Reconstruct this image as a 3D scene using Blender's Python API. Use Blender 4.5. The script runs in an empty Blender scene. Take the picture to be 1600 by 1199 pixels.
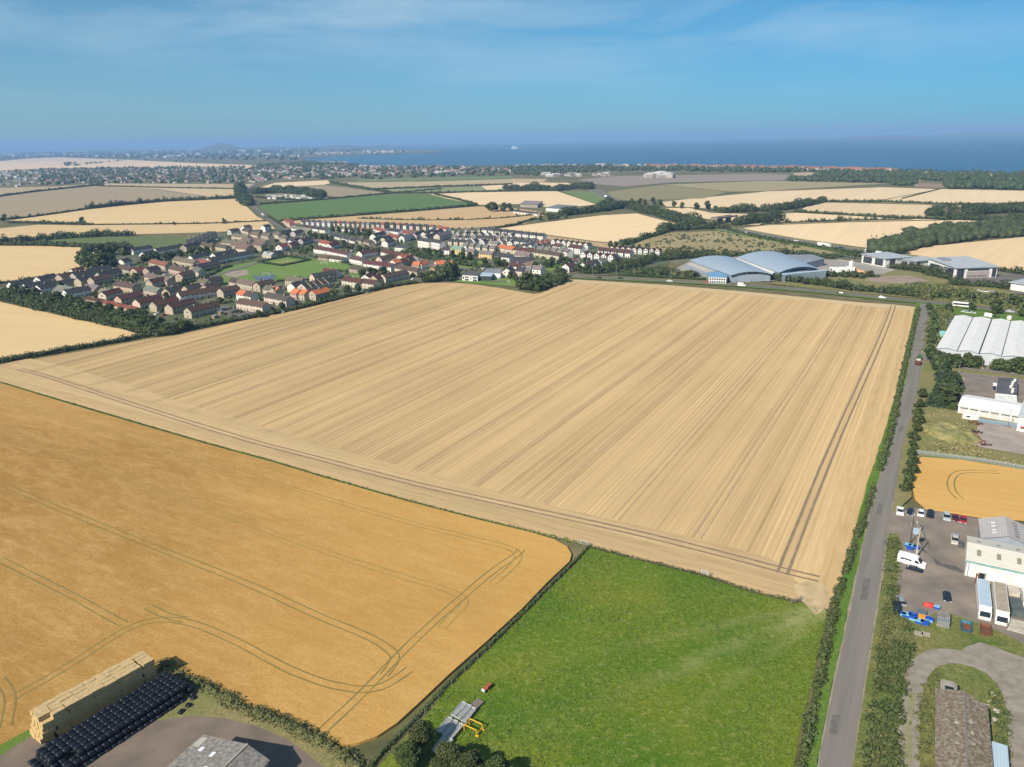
import bpy, bmesh, math, random
import numpy as np
from mathutils import Matrix, Vector
rnd = random.Random(7)
rng = np.random.default_rng(7)
SC = bpy.context.scene
COL = SC.collection
R = math.radians

# ---------------------------------------------------------------- camera, sky, sun
CAM_H = 105.0; FPX = 1200.0; PITCH = R(17.6); ROLL = R(1.0)
cd = bpy.data.cameras.new('camera'); cam = bpy.data.objects.new('camera', cd); COL.objects.link(cam)
cd.sensor_width = 36; cd.sensor_fit = 'HORIZONTAL'; cd.lens = 36*FPX/1600
cd.clip_start = 1; cd.clip_end = 120000
cam.matrix_world = Matrix.Translation((0, 0, CAM_H)) @ Matrix.Rotation(R(90)-PITCH, 4, 'X') @ Matrix.Rotation(-ROLL, 4, 'Z')
SC.camera = cam
SC.render.resolution_x = 1024; SC.render.resolution_y = 767
SC.view_settings.view_transform = 'Standard'; SC.view_settings.look = 'None'
SC.view_settings.gamma = 1; SC.view_settings.exposure = 0.4
SUN_AZ = 47.0      # the way shadows run on the ground, counter-clockwise from +X
SUN_EL = 37.0
W = bpy.data.worlds.new('World'); SC.world = W; W.use_nodes = True
nt = W.node_tree; nt.nodes.clear()
def wn(t, **k):
    n = nt.nodes.new(t)
    for a, b in k.items(): setattr(n, a, b)
    return n
wo = wn('ShaderNodeOutputWorld'); bg = wn('ShaderNodeBackground'); bg.inputs[1].default_value = 0.06
sky = wn('ShaderNodeTexSky', sky_type='NISHITA'); sky.sun_disc = False
sky.sun_elevation = R(SUN_EL); sky.sun_rotation = R(90-(SUN_AZ+180))
sky.air_density = 1.0; sky.dust_density = 0.1; sky.ozone_density = 3.0
tcn = wn('ShaderNodeTexCoord')
mp = wn('ShaderNodeMapping'); mp.inputs['Scale'].default_value = (2.2, 2.2, 13.0)
cn = wn('ShaderNodeTexNoise'); cn.inputs['Scale'].default_value = 1.5; cn.inputs['Detail'].default_value = 7; cn.inputs['Roughness'].default_value = 0.55; cn.inputs['Distortion'].default_value = 0.35
cr = wn('ShaderNodeMapRange'); cr.inputs['From Min'].default_value = 0.42; cr.inputs['From Max'].default_value = 0.68; cr.inputs['To Max'].default_value = 0.75
sx = wn('ShaderNodeSeparateXYZ'); hz = wn('ShaderNodeMapRange'); hz.inputs['From Min'].default_value = 0.03; hz.inputs['From Max'].default_value = 0.19
mu = wn('ShaderNodeMath', operation='MULTIPLY'); mx = wn('ShaderNodeMix', data_type='RGBA')
mx.inputs['B'].default_value = (6.6, 8.8, 10.2, 1)
tint = wn('ShaderNodeMix', data_type='RGBA', blend_type='MULTIPLY'); tint.inputs[0].default_value = 1.0
tz = wn('ShaderNodeMapRange'); tz.inputs['From Min'].default_value = 0.0; tz.inputs['From Max'].default_value = 0.2
tx = wn('ShaderNodeMapRange'); tx.inputs['From Min'].default_value = -0.55; tx.inputs['From Max'].default_value = 0.6
ta = wn('ShaderNodeMix', data_type='RGBA'); ta.inputs['A'].default_value = (0.45, 0.83, 1.25, 1); ta.inputs['B'].default_value = (0.70, 1.17, 1.27, 1)
tb = wn('ShaderNodeMix', data_type='RGBA'); tb.inputs['A'].default_value = (1.14, 1.03, 1.0, 1); tb.inputs['B'].default_value = (0.44, 0.73, 0.86, 1)
tm = wn('ShaderNodeMix', data_type='RGBA', blend_type='MULTIPLY'); tm.inputs[0].default_value = 1.0
L = nt.links.new
L(tcn.outputs['Generated'], mp.inputs[0]); L(mp.outputs[0], cn.inputs['Vector']); L(cn.outputs[0], cr.inputs[0])
L(tcn.outputs['Generated'], sx.inputs[0]); L(sx.outputs['Z'], hz.inputs[0]); L(hz.outputs[0], mu.inputs[0]); L(cr.outputs[0], mu.inputs[1])
L(sx.outputs['Z'], tz.inputs[0]); L(sx.outputs['X'], tx.inputs[0]); L(tz.outputs[0], ta.inputs[0]); L(tx.outputs[0], tb.inputs[0])
L(ta.outputs['Result'], tm.inputs['A']); L(tb.outputs['Result'], tm.inputs['B']); L(tm.outputs['Result'], tint.inputs['B'])
L(sky.outputs[0], tint.inputs['A'])
L(mu.outputs[0], mx.inputs[0]); L(tint.outputs['Result'], mx.inputs['A']); L(mx.outputs['Result'], bg.inputs[0]); L(bg.outputs[0], wo.inputs[0])
sd = bpy.data.lights.new('sun', 'SUN'); sun = bpy.data.objects.new('sun', sd); COL.objects.link(sun)
sd.energy = 5.0; sd.angle = R(0.5); sd.color = (1.0, 0.91, 0.78)
d = Vector((math.cos(R(SUN_AZ))*math.cos(R(SUN_EL)), math.sin(R(SUN_AZ))*math.cos(R(SUN_EL)), -math.sin(R(SUN_EL))))
sun.rotation_euler = d.to_track_quat('-Z', 'Y').to_euler(); sun.location = (0, 0, 400)

# ---------------------------------------------------------------- helpers
def G(x, y, z=0.0):
    """surveyed photo point -> place on the ground (or on a level z above it)"""
    u = x-800; v = 599.5-y; c, s = math.cos(ROLL), math.sin(ROLL)
    a = c*u+s*v; b = -s*u+c*v
    dy = FPX*math.cos(PITCH)+b*math.sin(PITCH); dz = -FPX*math.sin(PITCH)+b*math.cos(PITCH)
    t = (CAM_H-z)/-dz
    return Vector((a*t, dy*t, z))
def PX(p):
    v = cam_inv @ Vector(p); return (800+FPX*v.x/-v.z, 599.5-FPX*v.y/-v.z)
cam_inv = cam.matrix_world.inverted()

class MB:
    def __init__(s): s.v = []; s.f = []; s.m = []
    def poly(s, pts, mi=0):
        i = len(s.v); s.v += [tuple(p) for p in pts]; s.f.append(tuple(range(i, i+len(pts)))); s.m.append(mi); return s
    def ext(s, pts, z0, z1, mi=0, mt=None):
        n = len(pts); i = len(s.v)
        zz0 = z0 if isinstance(z0, (list, tuple)) else [z0]*n; zz1 = z1 if isinstance(z1, (list, tuple)) else [z1]*n
        s.v += [(p[0], p[1], zz0[k]) for k, p in enumerate(pts)]+[(p[0], p[1], zz1[k]) for k, p in enumerate(pts)]
        s.f.append(tuple(range(i+n-1, i-1, -1))); s.m.append(mi)
        s.f.append(tuple(range(i+n, i+2*n))); s.m.append(mi if mt is None else mt)
        for k in range(n):
            j = (k+1) % n; s.f.append((i+k, i+j, i+n+j, i+n+k)); s.m.append(mi)
        return s
    def box(s, x0, y0, z0, x1, y1, z1, mi=0):
        return s.ext([(x0, y0), (x1, y0), (x1, y1), (x0, y1)], z0, z1, mi)
    def obox(s, c, sx_, sy_, sz_, rz=0., mi=0):
        ca, sa = math.cos(rz), math.sin(rz)
        pts = [(c[0]+ca*a-sa*b, c[1]+sa*a+ca*b) for a, b in ((-sx_/2, -sy_/2), (sx_/2, -sy_/2), (sx_/2, sy_/2), (-sx_/2, sy_/2))]
        return s.ext(pts, c[2], c[2]+sz_, mi)
    def tube(s, p0, p1, r0, r1=None, n=8, mi=0):
        p0 = Vector(p0); p1 = Vector(p1); r1 = r0 if r1 is None else r1
        a = (p1-p0).normalized(); u = a.orthogonal().normalized(); w = a.cross(u); i = len(s.v)
        for p, r in ((p0, r0), (p1, r1)):
            for k in range(n):
                t = 2*math.pi*k/n; s.v.append(tuple(p+u*(r*math.cos(t))+w*(r*math.sin(t))))
        for k in range(n):
            j = (k+1) % n; s.f.append((i+k, i+j, i+n+j, i+n+k)); s.m.append(mi)
        s.f.append(tuple(range(i+n-1, i-1, -1))); s.m.append(mi); s.f.append(tuple(range(i+n, i+2*n))); s.m.append(mi)
        return s
    def prof(s, pts, y0, y1, mi=0, ins=0.0):
        """side outline (x,z) drawn across the width y0..y1"""
        n = len(pts); i = len(s.v)
        s.v += [(p[0], y0+(ins*p[2] if len(p) > 2 else 0), p[1]) for p in pts]+[(p[0], y1-(ins*p[2] if len(p) > 2 else 0), p[1]) for p in pts]
        s.f.append(tuple(range(i, i+n))); s.m.append(mi); s.f.append(tuple(range(i+2*n-1, i+n-1, -1))); s.m.append(mi)
        for k in range(n):
            j = (k+1) % n; s.f.append((i+j, i+k, i+n+k, i+n+j)); s.m.append(mi)
        return s
    def blob(s, c, r, seed=0, amp=.18, mi=0, sub=1):
        v, f = ICO[sub]; i = len(s.v); rr = random.Random(seed)
        for p in v:
            k = 1+rr.uniform(-amp, amp); s.v.append((c[0]+p[0]*r[0]*k, c[1]+p[1]*r[1]*k, c[2]+p[2]*r[2]*k))
        for t in f: s.f.append((i+t[0], i+t[1], i+t[2])); s.m.append(mi)
        return s
    def mesh(s, name, mats):
        me = bpy.data.meshes.new(name); me.from_pydata(s.v, [], s.f)
        for m in (mats if isinstance(mats, (list, tuple)) else [mats]): me.materials.append(m)
        me.polygons.foreach_set('material_index', s.m); me.update(); return me
def ico_table():
    out = {}
    for sub in (1, 2, 3):
        bm = bmesh.new(); bmesh.ops.create_icosphere(bm, subdivisions=sub, radius=1)
        bm.verts.ensure_lookup_table(); out[sub] = ([tuple(v.co) for v in bm.verts], [tuple(v.index for v in f.verts) for f in bm.faces]); bm.free()
    return out
ICO = ico_table()
def npmesh(name, quads, mats, mb=None):
    """quads: (4n,3) array of loose faces, joined with the faces of mb"""
    q = np.asarray(quads, dtype=np.float32); nq = len(q)//4
    v0 = np.array(mb.v, dtype=np.float32).reshape(-1, 3) if mb else np.zeros((0, 3), np.float32); nb = len(v0)
    verts = np.vstack([v0, q]); me = bpy.data.meshes.new(name)
    fl = [f for f in mb.f] if mb else []
    ls = [len(f) for f in fl]; loops = [i for f in fl for i in f]
    me.vertices.add(len(verts)); me.vertices.foreach_set('co', verts.ravel())
    li = np.concatenate([np.array(loops, dtype=np.int32), np.arange(nb, nb+4*nq, dtype=np.int32)])
    tot = np.concatenate([np.array(ls, dtype=np.int32), np.full(nq, 4, np.int32)])
    st = np.concatenate([[0], np.cumsum(tot)[:-1]]).astype(np.int32)
    me.loops.add(len(li)); me.loops.foreach_set('vertex_index', li)
    me.polygons.add(len(tot)); me.polygons.foreach_set('loop_start', st)
    me.polygons.foreach_set('material_index', np.concatenate([np.array(mb.m if mb else [], np.int32), np.zeros(nq, np.int32)]))
    me.update(calc_edges=True); me.validate()
    for m in (mats if isinstance(mats, (list, tuple)) else [mats]): me.materials.append(m)
    return me
def quads_at(c, size, up=0.35, outward=None):
    """one leaf-clump face at each centre c (n,3)"""
    n = len(c); nr = rng.normal(size=(n, 3))
    if outward is not None: nr = nr*0.85+outward*0.8
    nr[:, 2] += up; nr /= np.linalg.norm(nr, axis=1, keepdims=True)+1e-9
    a = rng.normal(size=(n, 3)); u = np.cross(nr, a); u /= np.linalg.norm(u, axis=1, keepdims=True)+1e-9; w = np.cross(nr, u)
    sz = (size*rng.uniform(.6, 1.25, size=(n, 1)))/2
    q = np.stack([c-u*sz-w*sz*.8, c+u*sz*.8-w*sz, c+u*sz+w*sz*.8, c-u*sz*.8+w*sz], axis=1)
    return q.reshape(-1, 3)
def cloud(n, c, r, size, lo=.72):
    dd = rng.normal(size=(n, 3)); dd /= np.linalg.norm(dd, axis=1, keepdims=True)
    rad = rng.uniform(lo, 1.22, size=(n, 1))
    return quads_at(np.array(c)+dd*rad*np.array(r), size, outward=dd)
def link(o, parent=None):
    COL.objects.link(o)
    if parent is not None: o.parent = parent
    return o
def part(name, mb, mats, parent, loc=None, label=None):
    me = mb if isinstance(mb, bpy.types.Mesh) else mb.mesh(name, mats)
    o = bpy.data.objects.new(name, me); link(o, parent)
    if loc: o.location = loc
    if label: o['label'] = label
    return o
def thing(name, label, cat, loc=(0, 0, 0), rz=0., group=None, mesh=None):
    o = bpy.data.objects.new(name, mesh); link(o); o.location = loc; o.rotation_euler = (0, 0, rz)
    o['label'] = label; o['category'] = cat
    if group: o['group'] = group
    return o
def struct(name, mb, mats, kind='structure', label=None, cat=None):
    me = mb if isinstance(mb, bpy.types.Mesh) else mb.mesh(name, mats)
    o = bpy.data.objects.new(name, me); link(o); o['kind'] = kind
    o['label'] = label or name.replace('_', ' '); o['category'] = cat or name.split('_')[-1]
    return o
def dup(root, loc, rz, label, group=None, scale=None, color=None):
    r = root.copy(); COL.objects.link(r); r.location = loc; r.rotation_euler = (0, 0, rz); r['label'] = label
    if group: r['group'] = group
    if scale is not None: r.scale = scale if isinstance(scale, (tuple, list)) else (scale,)*3
    for ch in root.children:
        c = ch.copy(); COL.objects.link(c); c.parent = r
        if color and ch.get('tinted'): c.color = color
        for g in ch.children:
            e = g.copy(); COL.objects.link(e); e.parent = c
    return r
ORD = ['leftmost', 'second', 'third', 'fourth', 'fifth', 'sixth', 'seventh', 'eighth', 'ninth', 'tenth', 'eleventh', 'twelfth', 'thirteenth', 'fourteenth', 'fifteenth', 'sixteenth', 'seventeenth', 'eighteenth', 'nineteenth', 'twentieth']
TENS = {2: 'twenty', 3: 'thirty', 4: 'forty', 5: 'fifty'}
def nth(i):
    if i < 20: return ORD[i]
    k = i+1
    if k % 10 == 0: return {30: 'thirtieth', 40: 'fortieth', 50: 'fiftieth', 60: 'sixtieth'}[k]
    return TENS[k//10]+'-'+['', 'first', 'second', 'third', 'fourth', 'fifth', 'sixth', 'seventh', 'eighth', 'ninth'][k % 10]

# ---------------------------------------------------------------- materials
def newmat(name):
    m = bpy.data.materials.new(name); m.use_nodes = True; t = m.node_tree; b = t.nodes['Principled BSDF']; return m, t, b
def rgb(c): return (c[0], c[1], c[2], 1)
def setp(b, rough=.8, spec=.3, metal=0.):
    b.inputs['Roughness'].default_value = rough; b.inputs['Metallic'].default_value = metal
    b.inputs['Specular IOR Level'].default_value = spec
def posnode(t, ang=0., scale=(1, 1, 1)):
    g = t.nodes.new('ShaderNodeNewGeometry'); m = t.nodes.new('ShaderNodeMapping')
    if ang:
        vr = t.nodes.new('ShaderNodeVectorRotate'); vr.rotation_type = 'Z_AXIS'; vr.inputs['Angle'].default_value = -R(ang)
        t.links.new(g.outputs['Position'], vr.inputs['Vector']); t.links.new(vr.outputs[0], m.inputs[0])
    else: t.links.new(g.outputs['Position'], m.inputs[0])
    m.inputs['Scale'].default_value = scale; return m
def noisen(t, vec, scale=1., detail=4, rough=.55, dist=0.):
    n = t.nodes.new('ShaderNodeTexNoise'); n.inputs['Scale'].default_value = scale; n.inputs['Detail'].default_value = detail
    n.inputs['Roughness'].default_value = rough; n.inputs['Distortion'].default_value = dist
    if vec is not None: t.links.new(vec.outputs[0], n.inputs['Vector'])
    return n
def ramp(t, src, stops):
    r = t.nodes.new('ShaderNodeValToRGB'); e = r.color_ramp.elements
    while len(e) < len(stops): e.new(.5)
    for k, (p, c) in enumerate(stops): e[k].position = p; e[k].color = rgb(c)
    t.links.new(src, r.inputs[0]); return r
def mixc(t, fac, a, b, bt='MIX'):
    m = t.nodes.new('ShaderNodeMix'); m.data_type = 'RGBA'; m.blend_type = bt
    for inp, x in ((m.inputs[0], fac), (m.inputs['A'], a), (m.inputs['B'], b)):
        if isinstance(x, bpy.types.NodeSocket): t.links.new(x, inp)
        elif isinstance(x, (int, float)): inp.default_value = x
        else: inp.default_value = rgb(x)
    return m.outputs['Result']
def mrange(t, src, a, b, c=0., d_=1.):
    m = t.nodes.new('ShaderNodeMapRange'); t.links.new(src, m.inputs[0])
    for k, v in zip(('From Min', 'From Max', 'To Min', 'To Max'), (a, b, c, d_)): m.inputs[k].default_value = v
    return m.outputs[0]
def bumpn(t, b, h, strength=.4, dist=.1):
    n = t.nodes.new('ShaderNodeBump'); n.inputs['Strength'].default_value = strength; n.inputs['Distance'].default_value = dist
    t.links.new(h, n.inputs['Height']); t.links.new(n.outputs[0], b.inputs['Normal'])
_mc = {}
def M(name, c1, c2=None, scale=1., rough=.8, spec=.3, metal=0., detail=4, bump=0., lo=.35, hi=.65, bd=.05, ang=0., sv=(1, 1, 1)):
    if name in _mc: return _mc[name]
    m, t, b = newmat(name); setp(b, rough, spec, metal); _mc[name] = m
    if c2 is None: c2 = tuple(x*.82 for x in c1)
    n = noisen(t, posnode(t, ang, sv), scale, detail)
    r = ramp(t, n.outputs[0], [(lo, c1), (hi, c2)]); t.links.new(r.outputs[0], b.inputs['Base Color'])
    if bump: bumpn(t, b, n.outputs[0], bump, bd)
    return m
def MO(name, rough=.8, spec=.3, scale=.8, var=.25, lines=None):
    """colour comes from the object itself (paint, render, tiles), with wear"""
    if name in _mc: return _mc[name]
    m, t, b = newmat(name); setp(b, rough, spec); _mc[name] = m
    oi = t.nodes.new('ShaderNodeObjectInfo'); n = noisen(t, posnode(t), scale, 4)
    f = mrange(t, n.outputs[0], .3, .7, 1-var, 1+var*.3); hv = t.nodes.new('ShaderNodeVectorMath'); hv.operation = 'SCALE'
    t.links.new(oi.outputs['Color'], hv.inputs[0]); t.links.new(f, hv.inputs['Scale']); t.links.new(hv.outputs[0], b.inputs['Base Color'])
    return m
def field_mat(name, light, dark, ang, amps=(.5, .5, .35), fine=.25, green=0., bump=.15, gcol=(.16, .18, .05), patch=0., patchcol=(.3, .24, .14), scl=1.0, rowp=0.):
    """cut or standing crop with rows running along ang (degrees)"""
    if name in _mc: return _mc[name]
    m, t, b = newmat(name); setp(b, .95, .1); _mc[name] = m
    outs = []
    for k, (sv, am, det) in enumerate((((.0016, .035, 1), amps[0], 3), ((.003, .17, 1), amps[1], 3), ((.008, .62, 1), amps[2], 4), ((.12, 1.5, 1), fine, 5))):
        mpn = posnode(t, ang, (sv[0]*scl, sv[1]*scl, 1)); mpn.inputs['Location'].default_value = (k*3.7, k*11.3, 0)
        nn = noisen(t, mpn, 1., det, .5); outs.append(mrange(t, nn.outputs[0], .3, .7, -am, am))
    s = outs[0]
    for o in outs[1:]:
        a = t.nodes.new('ShaderNodeMath'); a.operation = 'ADD'; t.links.new(s, a.inputs[0]); t.links.new(o, a.inputs[1]); s = a.outputs[0]
    if rowp:   # combine swaths: each pass its own tone, fine straight rows inside, a thin dark line between passes
        def mth(op, a_, b_=None, c_=None):
            q = t.nodes.new('ShaderNodeMath'); q.operation = op
            for k_, x_ in enumerate((a_, b_, c_)):
                if x_ is None: continue
                if isinstance(x_, (int, float)): q.inputs[k_].default_value = x_
                else: t.links.new(x_, q.inputs[k_])
            return q.outputs[0]
        g2 = posnode(t, ang, (1, 1, 1)); sp = t.nodes.new('ShaderNodeSeparateXYZ'); t.links.new(g2.outputs[0], sp.inputs[0])
        jit = noisen(t, posnode(t, ang, (.06, .06, 1)), 1., 4, .6); v0 = mth('MULTIPLY_ADD', jit.outputs[0], .8, sp.outputs['Y']); v1 = mth('DIVIDE', v0, rowp)
        wn3 = t.nodes.new('ShaderNodeTexWhiteNoise'); wn3.noise_dimensions = '1D'; t.links.new(mth('FLOOR', v1), wn3.inputs['W'])
        tone = mrange(t, wn3.outputs['Value'], 0, 1, -.2, .2)
        fr = mth('FRACT', v1); edge = mrange(t, fr, 0., .08, -.50, 0.); edge2 = mrange(t, mth('ABSOLUTE', mth('SUBTRACT', fr, .55)), .0, .07, -.28, 0.); hump = mrange(t, mth('PINGPONG', fr, .5), 0., .5, -.16, .14)
        amp = noisen(t, posnode(t, ang, (.011, .05, 1)), 1., 5, .6); am2 = mrange(t, amp.outputs[0], .3, .65, .3, 1.9)
        fl = noisen(t, posnode(t, ang, (.0006, 1.25, 1)), 1., 2, .5); fl2 = noisen(t, posnode(t, ang, (.02, 2.6, 1)), 1., 3, .6)
        r_ = mth('MULTIPLY', mth('ADD', mth('ADD', edge, edge2), mth('ADD', hump, mrange(t, fl.outputs[0], .3, .7, -.42, .42))), am2)
        s = mth('ADD', mth('ADD', r_, mrange(t, fl2.outputs[0], .3, .7, -.35, .35)), mth('ADD', tone, mth('MULTIPLY', outs[0], 1.0)))
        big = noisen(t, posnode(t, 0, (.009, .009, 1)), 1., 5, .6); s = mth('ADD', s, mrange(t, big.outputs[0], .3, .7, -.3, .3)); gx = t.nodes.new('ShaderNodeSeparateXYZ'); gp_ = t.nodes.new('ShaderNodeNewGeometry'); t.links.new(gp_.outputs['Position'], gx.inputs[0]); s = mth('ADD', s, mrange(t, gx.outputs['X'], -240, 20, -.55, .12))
    f = mrange(t, s, -1.35 if rowp else -1., 1.2 if rowp else 1.)
    c = mixc(t, f, dark, light)
    if patch:
        pn = noisen(t, posnode(t, 0, (.02, .02, 1)), 1., 5, .6); c = mixc(t, mrange(t, pn.outputs[0], .5, .72, 0, patch), c, patchcol)
    if green:
        gn = noisen(t, posnode(t, ang, (.006, .03, 1)), 1., 6, .6); c = mixc(t, mrange(t, gn.outputs[0], .52, .75, 0, green), c, gcol)
    t.links.new(c, b.inputs['Base Color'])
    if bump: bumpn(t, b, s, bump, .15)
    return m
def foliage(name, c1, c2, c3, scale=.45, rvar=.7):
    if name in _mc: return _mc[name]
    m, t, b = newmat(name); setp(b, .65, .25); _mc[name] = m
    n = noisen(t, posnode(t), scale, 3); oi = t.nodes.new('ShaderNodeObjectInfo')
    c = mixc(t, mrange(t, n.outputs[0], .3, .7), c1, c2); n2 = noisen(t, posnode(t), scale*6, 3)
    c = mixc(t, mrange(t, n2.outputs[0], .35, .7, 0, .55), c, tuple(x*1.45 for x in c2)); c = mixc(t, mrange(t, n2.outputs[0], .5, .3, 0, .5), c, tuple(x*.6 for x in c1))
    c = mixc(t, mrange(t, oi.outputs['Random'], 0, 1, 0, rvar), c, c3)
    t.links.new(c, b.inputs['Base Color']); return m
def grass_mat(name, c1, c2, c3, s1=.05, s2=.8, bump=.4, k3=.6, band=None):
    if name in _mc: return _mc[name]
    m, t, b = newmat(name); setp(b, .9, .15); _mc[name] = m
    n1 = noisen(t, posnode(t), s1, 5, .6); n2 = noisen(t, posnode(t), s2, 6, .65); n3 = noisen(t, posnode(t), s2*3.1, 3, .6)
    c = mixc(t, mrange(t, n1.outputs[0], .35, .65), c1, c2)
    c = mixc(t, mrange(t, n2.outputs[0], .5, .72, 0, k3), c, c3)
    c = mixc(t, mrange(t, n3.outputs[0], .35, .65, .0, .6), c, tuple(x*.5 for x in c1))
    if band:
        bc, lines = band; nb_ = noisen(t, posnode(t, 0, (.12, .12, 1)), 1., 6, .65)
        for (x0, y0), (x1, y1), hw, k_ in lines:
            g3 = t.nodes.new('ShaderNodeNewGeometry'); mm = t.nodes.new('ShaderNodeVectorMath'); mm.operation = 'SUBTRACT'; t.links.new(g3.outputs['Position'], mm.inputs[0]); mm.inputs[1].default_value = (x0, y0, 0)
            vr = t.nodes.new('ShaderNodeVectorRotate'); vr.rotation_type = 'Z_AXIS'; vr.inputs['Angle'].default_value = -math.atan2(y1-y0, x1-x0); t.links.new(mm.outputs[0], vr.inputs['Vector'])
            sp = t.nodes.new('ShaderNodeSeparateXYZ'); t.links.new(vr.outputs[0], sp.inputs[0]); ab = t.nodes.new('ShaderNodeMath'); ab.operation = 'ABSOLUTE'; t.links.new(sp.outputs['Y'], ab.inputs[0])
            f1 = mrange(t, ab.outputs[0], hw*.2, hw*1.3, 1, 0); f2 = mrange(t, sp.outputs['X'], 0, math.hypot(x1-x0, y1-y0), 1, .1); f3 = mrange(t, nb_.outputs[0], .38, .62, .15, k_)
            q1 = t.nodes.new('ShaderNodeMath'); q1.operation = 'MULTIPLY'; t.links.new(f1, q1.inputs[0]); t.links.new(f2, q1.inputs[1]); q2 = t.nodes.new('ShaderNodeMath'); q2.operation = 'MULTIPLY'; t.links.new(q1.outputs[0], q2.inputs[0]); t.links.new(f3, q2.inputs[1])
            c = mixc(t, q2.outputs[0], c, bc)
    t.links.new(c, b.inputs['Base Color']); bumpn(t, b, n2.outputs[0], bump, .3); return m
# ================================================================ LAND, SEA, FIELDS, ROADS
ZC = [0.02]
def nz(step=.006): ZC[0] += step; return ZC[0]
def px_poly(pts, z=0.): return [G(x, y, 0) for x, y in pts]
def sheet(name, pts, mat, z=None, world=False, thick=0.):
    z = nz() if z is None else z
    w = pts if world else px_poly(pts)
    mb = MB()
    if thick: mb.ext([(p[0], p[1]) for p in w], z-.02, z+thick)
    else: mb.poly([(p[0], p[1], z) for p in w])
    o = struct(name, mb, mat); me = o.data
    if me.polygons and not thick and me.polygons[0].normal.z < 0: me.flip_normals()
    return o
def resample(pts, step):
    out = []; 
    for a, b in zip(pts[:-1], pts[1:]):
        a = Vector(a); b = Vector(b); n = max(1, int((b-a).length/step))
        for k in range(n): out.append(a.lerp(b, k/n))
    out.append(Vector(pts[-1])); return out
def smooth(pts, it=2):
    pts = [Vector(p) for p in pts]
    for _ in range(it):
        q = [pts[0]]
        for a, b in zip(pts[:-1], pts[1:]): q += [a.lerp(b, .25), a.lerp(b, .75)]
        pts = q+[pts[-1]]
    return pts
def offs(pts, i):
    a = pts[max(0, i-1)]; b = pts[min(len(pts)-1, i+1)]; d = (b-a); d.z = 0; d.normalize(); return Vector((-d.y, d.x, 0))
def strip_mb(path, width, z, mb=None, off=0., jit=0.):
    mb = mb or MB(); n = len(path); ws = width if isinstance(width, (list, tuple)) else [width]*n; i0 = len(mb.v)
    for i, p in enumerate(path):
        o = offs(path, i); w = ws[i]/2
        j1 = rnd.uniform(-jit, jit); j2 = rnd.uniform(-jit, jit)
        mb.v += [(p.x+o.x*(off+w+j1), p.y+o.y*(off+w+j1), z), (p.x+o.x*(off-w+j2), p.y+o.y*(off-w+j2), z)]
    for i in range(n-1):
        k = i0+2*i; mb.f.append((k+1, k+3, k+2, k)); mb.m.append(0)
    return mb
def road(name, px, width, mat, z=None, sm=2, world=False, off=0., step=None, jit=0.):
    p = [Vector(q) for q in px] if world else px_poly(px)
    p = smooth(p, sm) if sm else p
    if step: p = resample(p, step)
    return struct(name, strip_mb(p, width, nz() if z is None else z, off=off, jit=jit), mat)

m_land = grass_mat('countryside_ground', (.13, .13, .055), (.22, .18, .09), (.08, .09, .035), .004, .05, .2)
coast = [(1900, 281), (1600, 271.5), (1500, 270), (1400, 267.5), (1250, 262.5), (1100, 259.5), (1000, 257.8), (900, 258), (800, 259), (700, 259.3), (600, 259.2), (560, 258), (520, 255), (480, 251), (470, 248.5), (500, 245.5), (560, 242.5), (620, 240.3), (680, 238.6), (700, 237), (660, 235), (600, 234)]
land = [(9000, -3000, 0), (9000, 1500, 0)]+[tuple(G(*c)) for c in coast]+[(-9000, 30000, 0), (-22000, 58000, 0), (-58000, 58000, 0), (-58000, -3000, 0)]
o = sheet('ground', land, m_land, z=0., world=True)
m_sea, t, b = newmat('sea_water'); setp(b, .42, .35); b.inputs['Base Color'].default_value = (.018, .085, .17, 1)
mpn = posnode(t, 20, (.0006, .004, 1)); n = noisen(t, mpn, 1., 6, .6)
c = mixc(t, mrange(t, n.outputs[0], .35, .65), (.016, .08, .16), (.028, .115, .21)); t.links.new(c, b.inputs['Base Color'])
n2 = noisen(t, posnode(t, 0, (.05, .05, 1)), 1., 4); bumpn(t, b, n2.outputs[0], .5, 2.)
struct('sea', MB().poly([(-40000, 900, -2), (58000, 900, -2), (58000, 58000, -2), (-40000, 58000, -2)]), m_sea)

# far hills and the opposite shore, real heights at their real distance
def hillfield(name, cx, cy, sx_, sy_, nx, ny, hf, mat, rz=0.):
    mb = MB(); ca, sa = math.cos(rz), math.sin(rz)
    for j in range(ny+1):
        for i in range(nx+1):
            u = i/nx*2-1; v = j/ny*2-1; x = u*sx_; y = v*sy_
            mb.v.append((cx+ca*x-sa*y, cy+sa*x+ca*y, max(-2.5, hf(u, v))))
    for j in range(ny):
        for i in range(nx):
            k = j*(nx+1)+i; mb.f.append((k, k+1, k+nx+2, k+nx+1)); mb.m.append(0)
    o = struct(name, mb, mat)
    for p in o.data.polygons: p.use_smooth = True
    return o
from mathutils import noise as mn
m_hill = M('distant_hill', (.08, .10, .05), (.15, .13, .08), .004, .95, .1)
hc = G(348, 236.5)
def seat(u, v):
    prof = [(-1, 0), (-.8, 38), (-.6, 74), (-.42, 96), (-.25, 112), (-.12, 136), (-.02, 141), (.08, 128), (.22, 124), (.36, 96), (.55, 66), (.8, 42), (1, 0)]
    for (a, ha), (b_, hb) in zip(prof[:-1], prof[1:]):
        if a <= u <= b_:
            h = ha+(hb-ha)*(u-a)/(b_-a); return h*(1-abs(v)**2.2)+mn.noise((u*4, v*4, 1))*10*(1-abs(u))*(1-abs(v))-1
    return -1
hillfield('volcanic_hill', hc.x, hc.y, 480, 500, 26, 16, seat, m_hill, rz=math.atan2(hc.y, hc.x)-math.pi/2)
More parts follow.
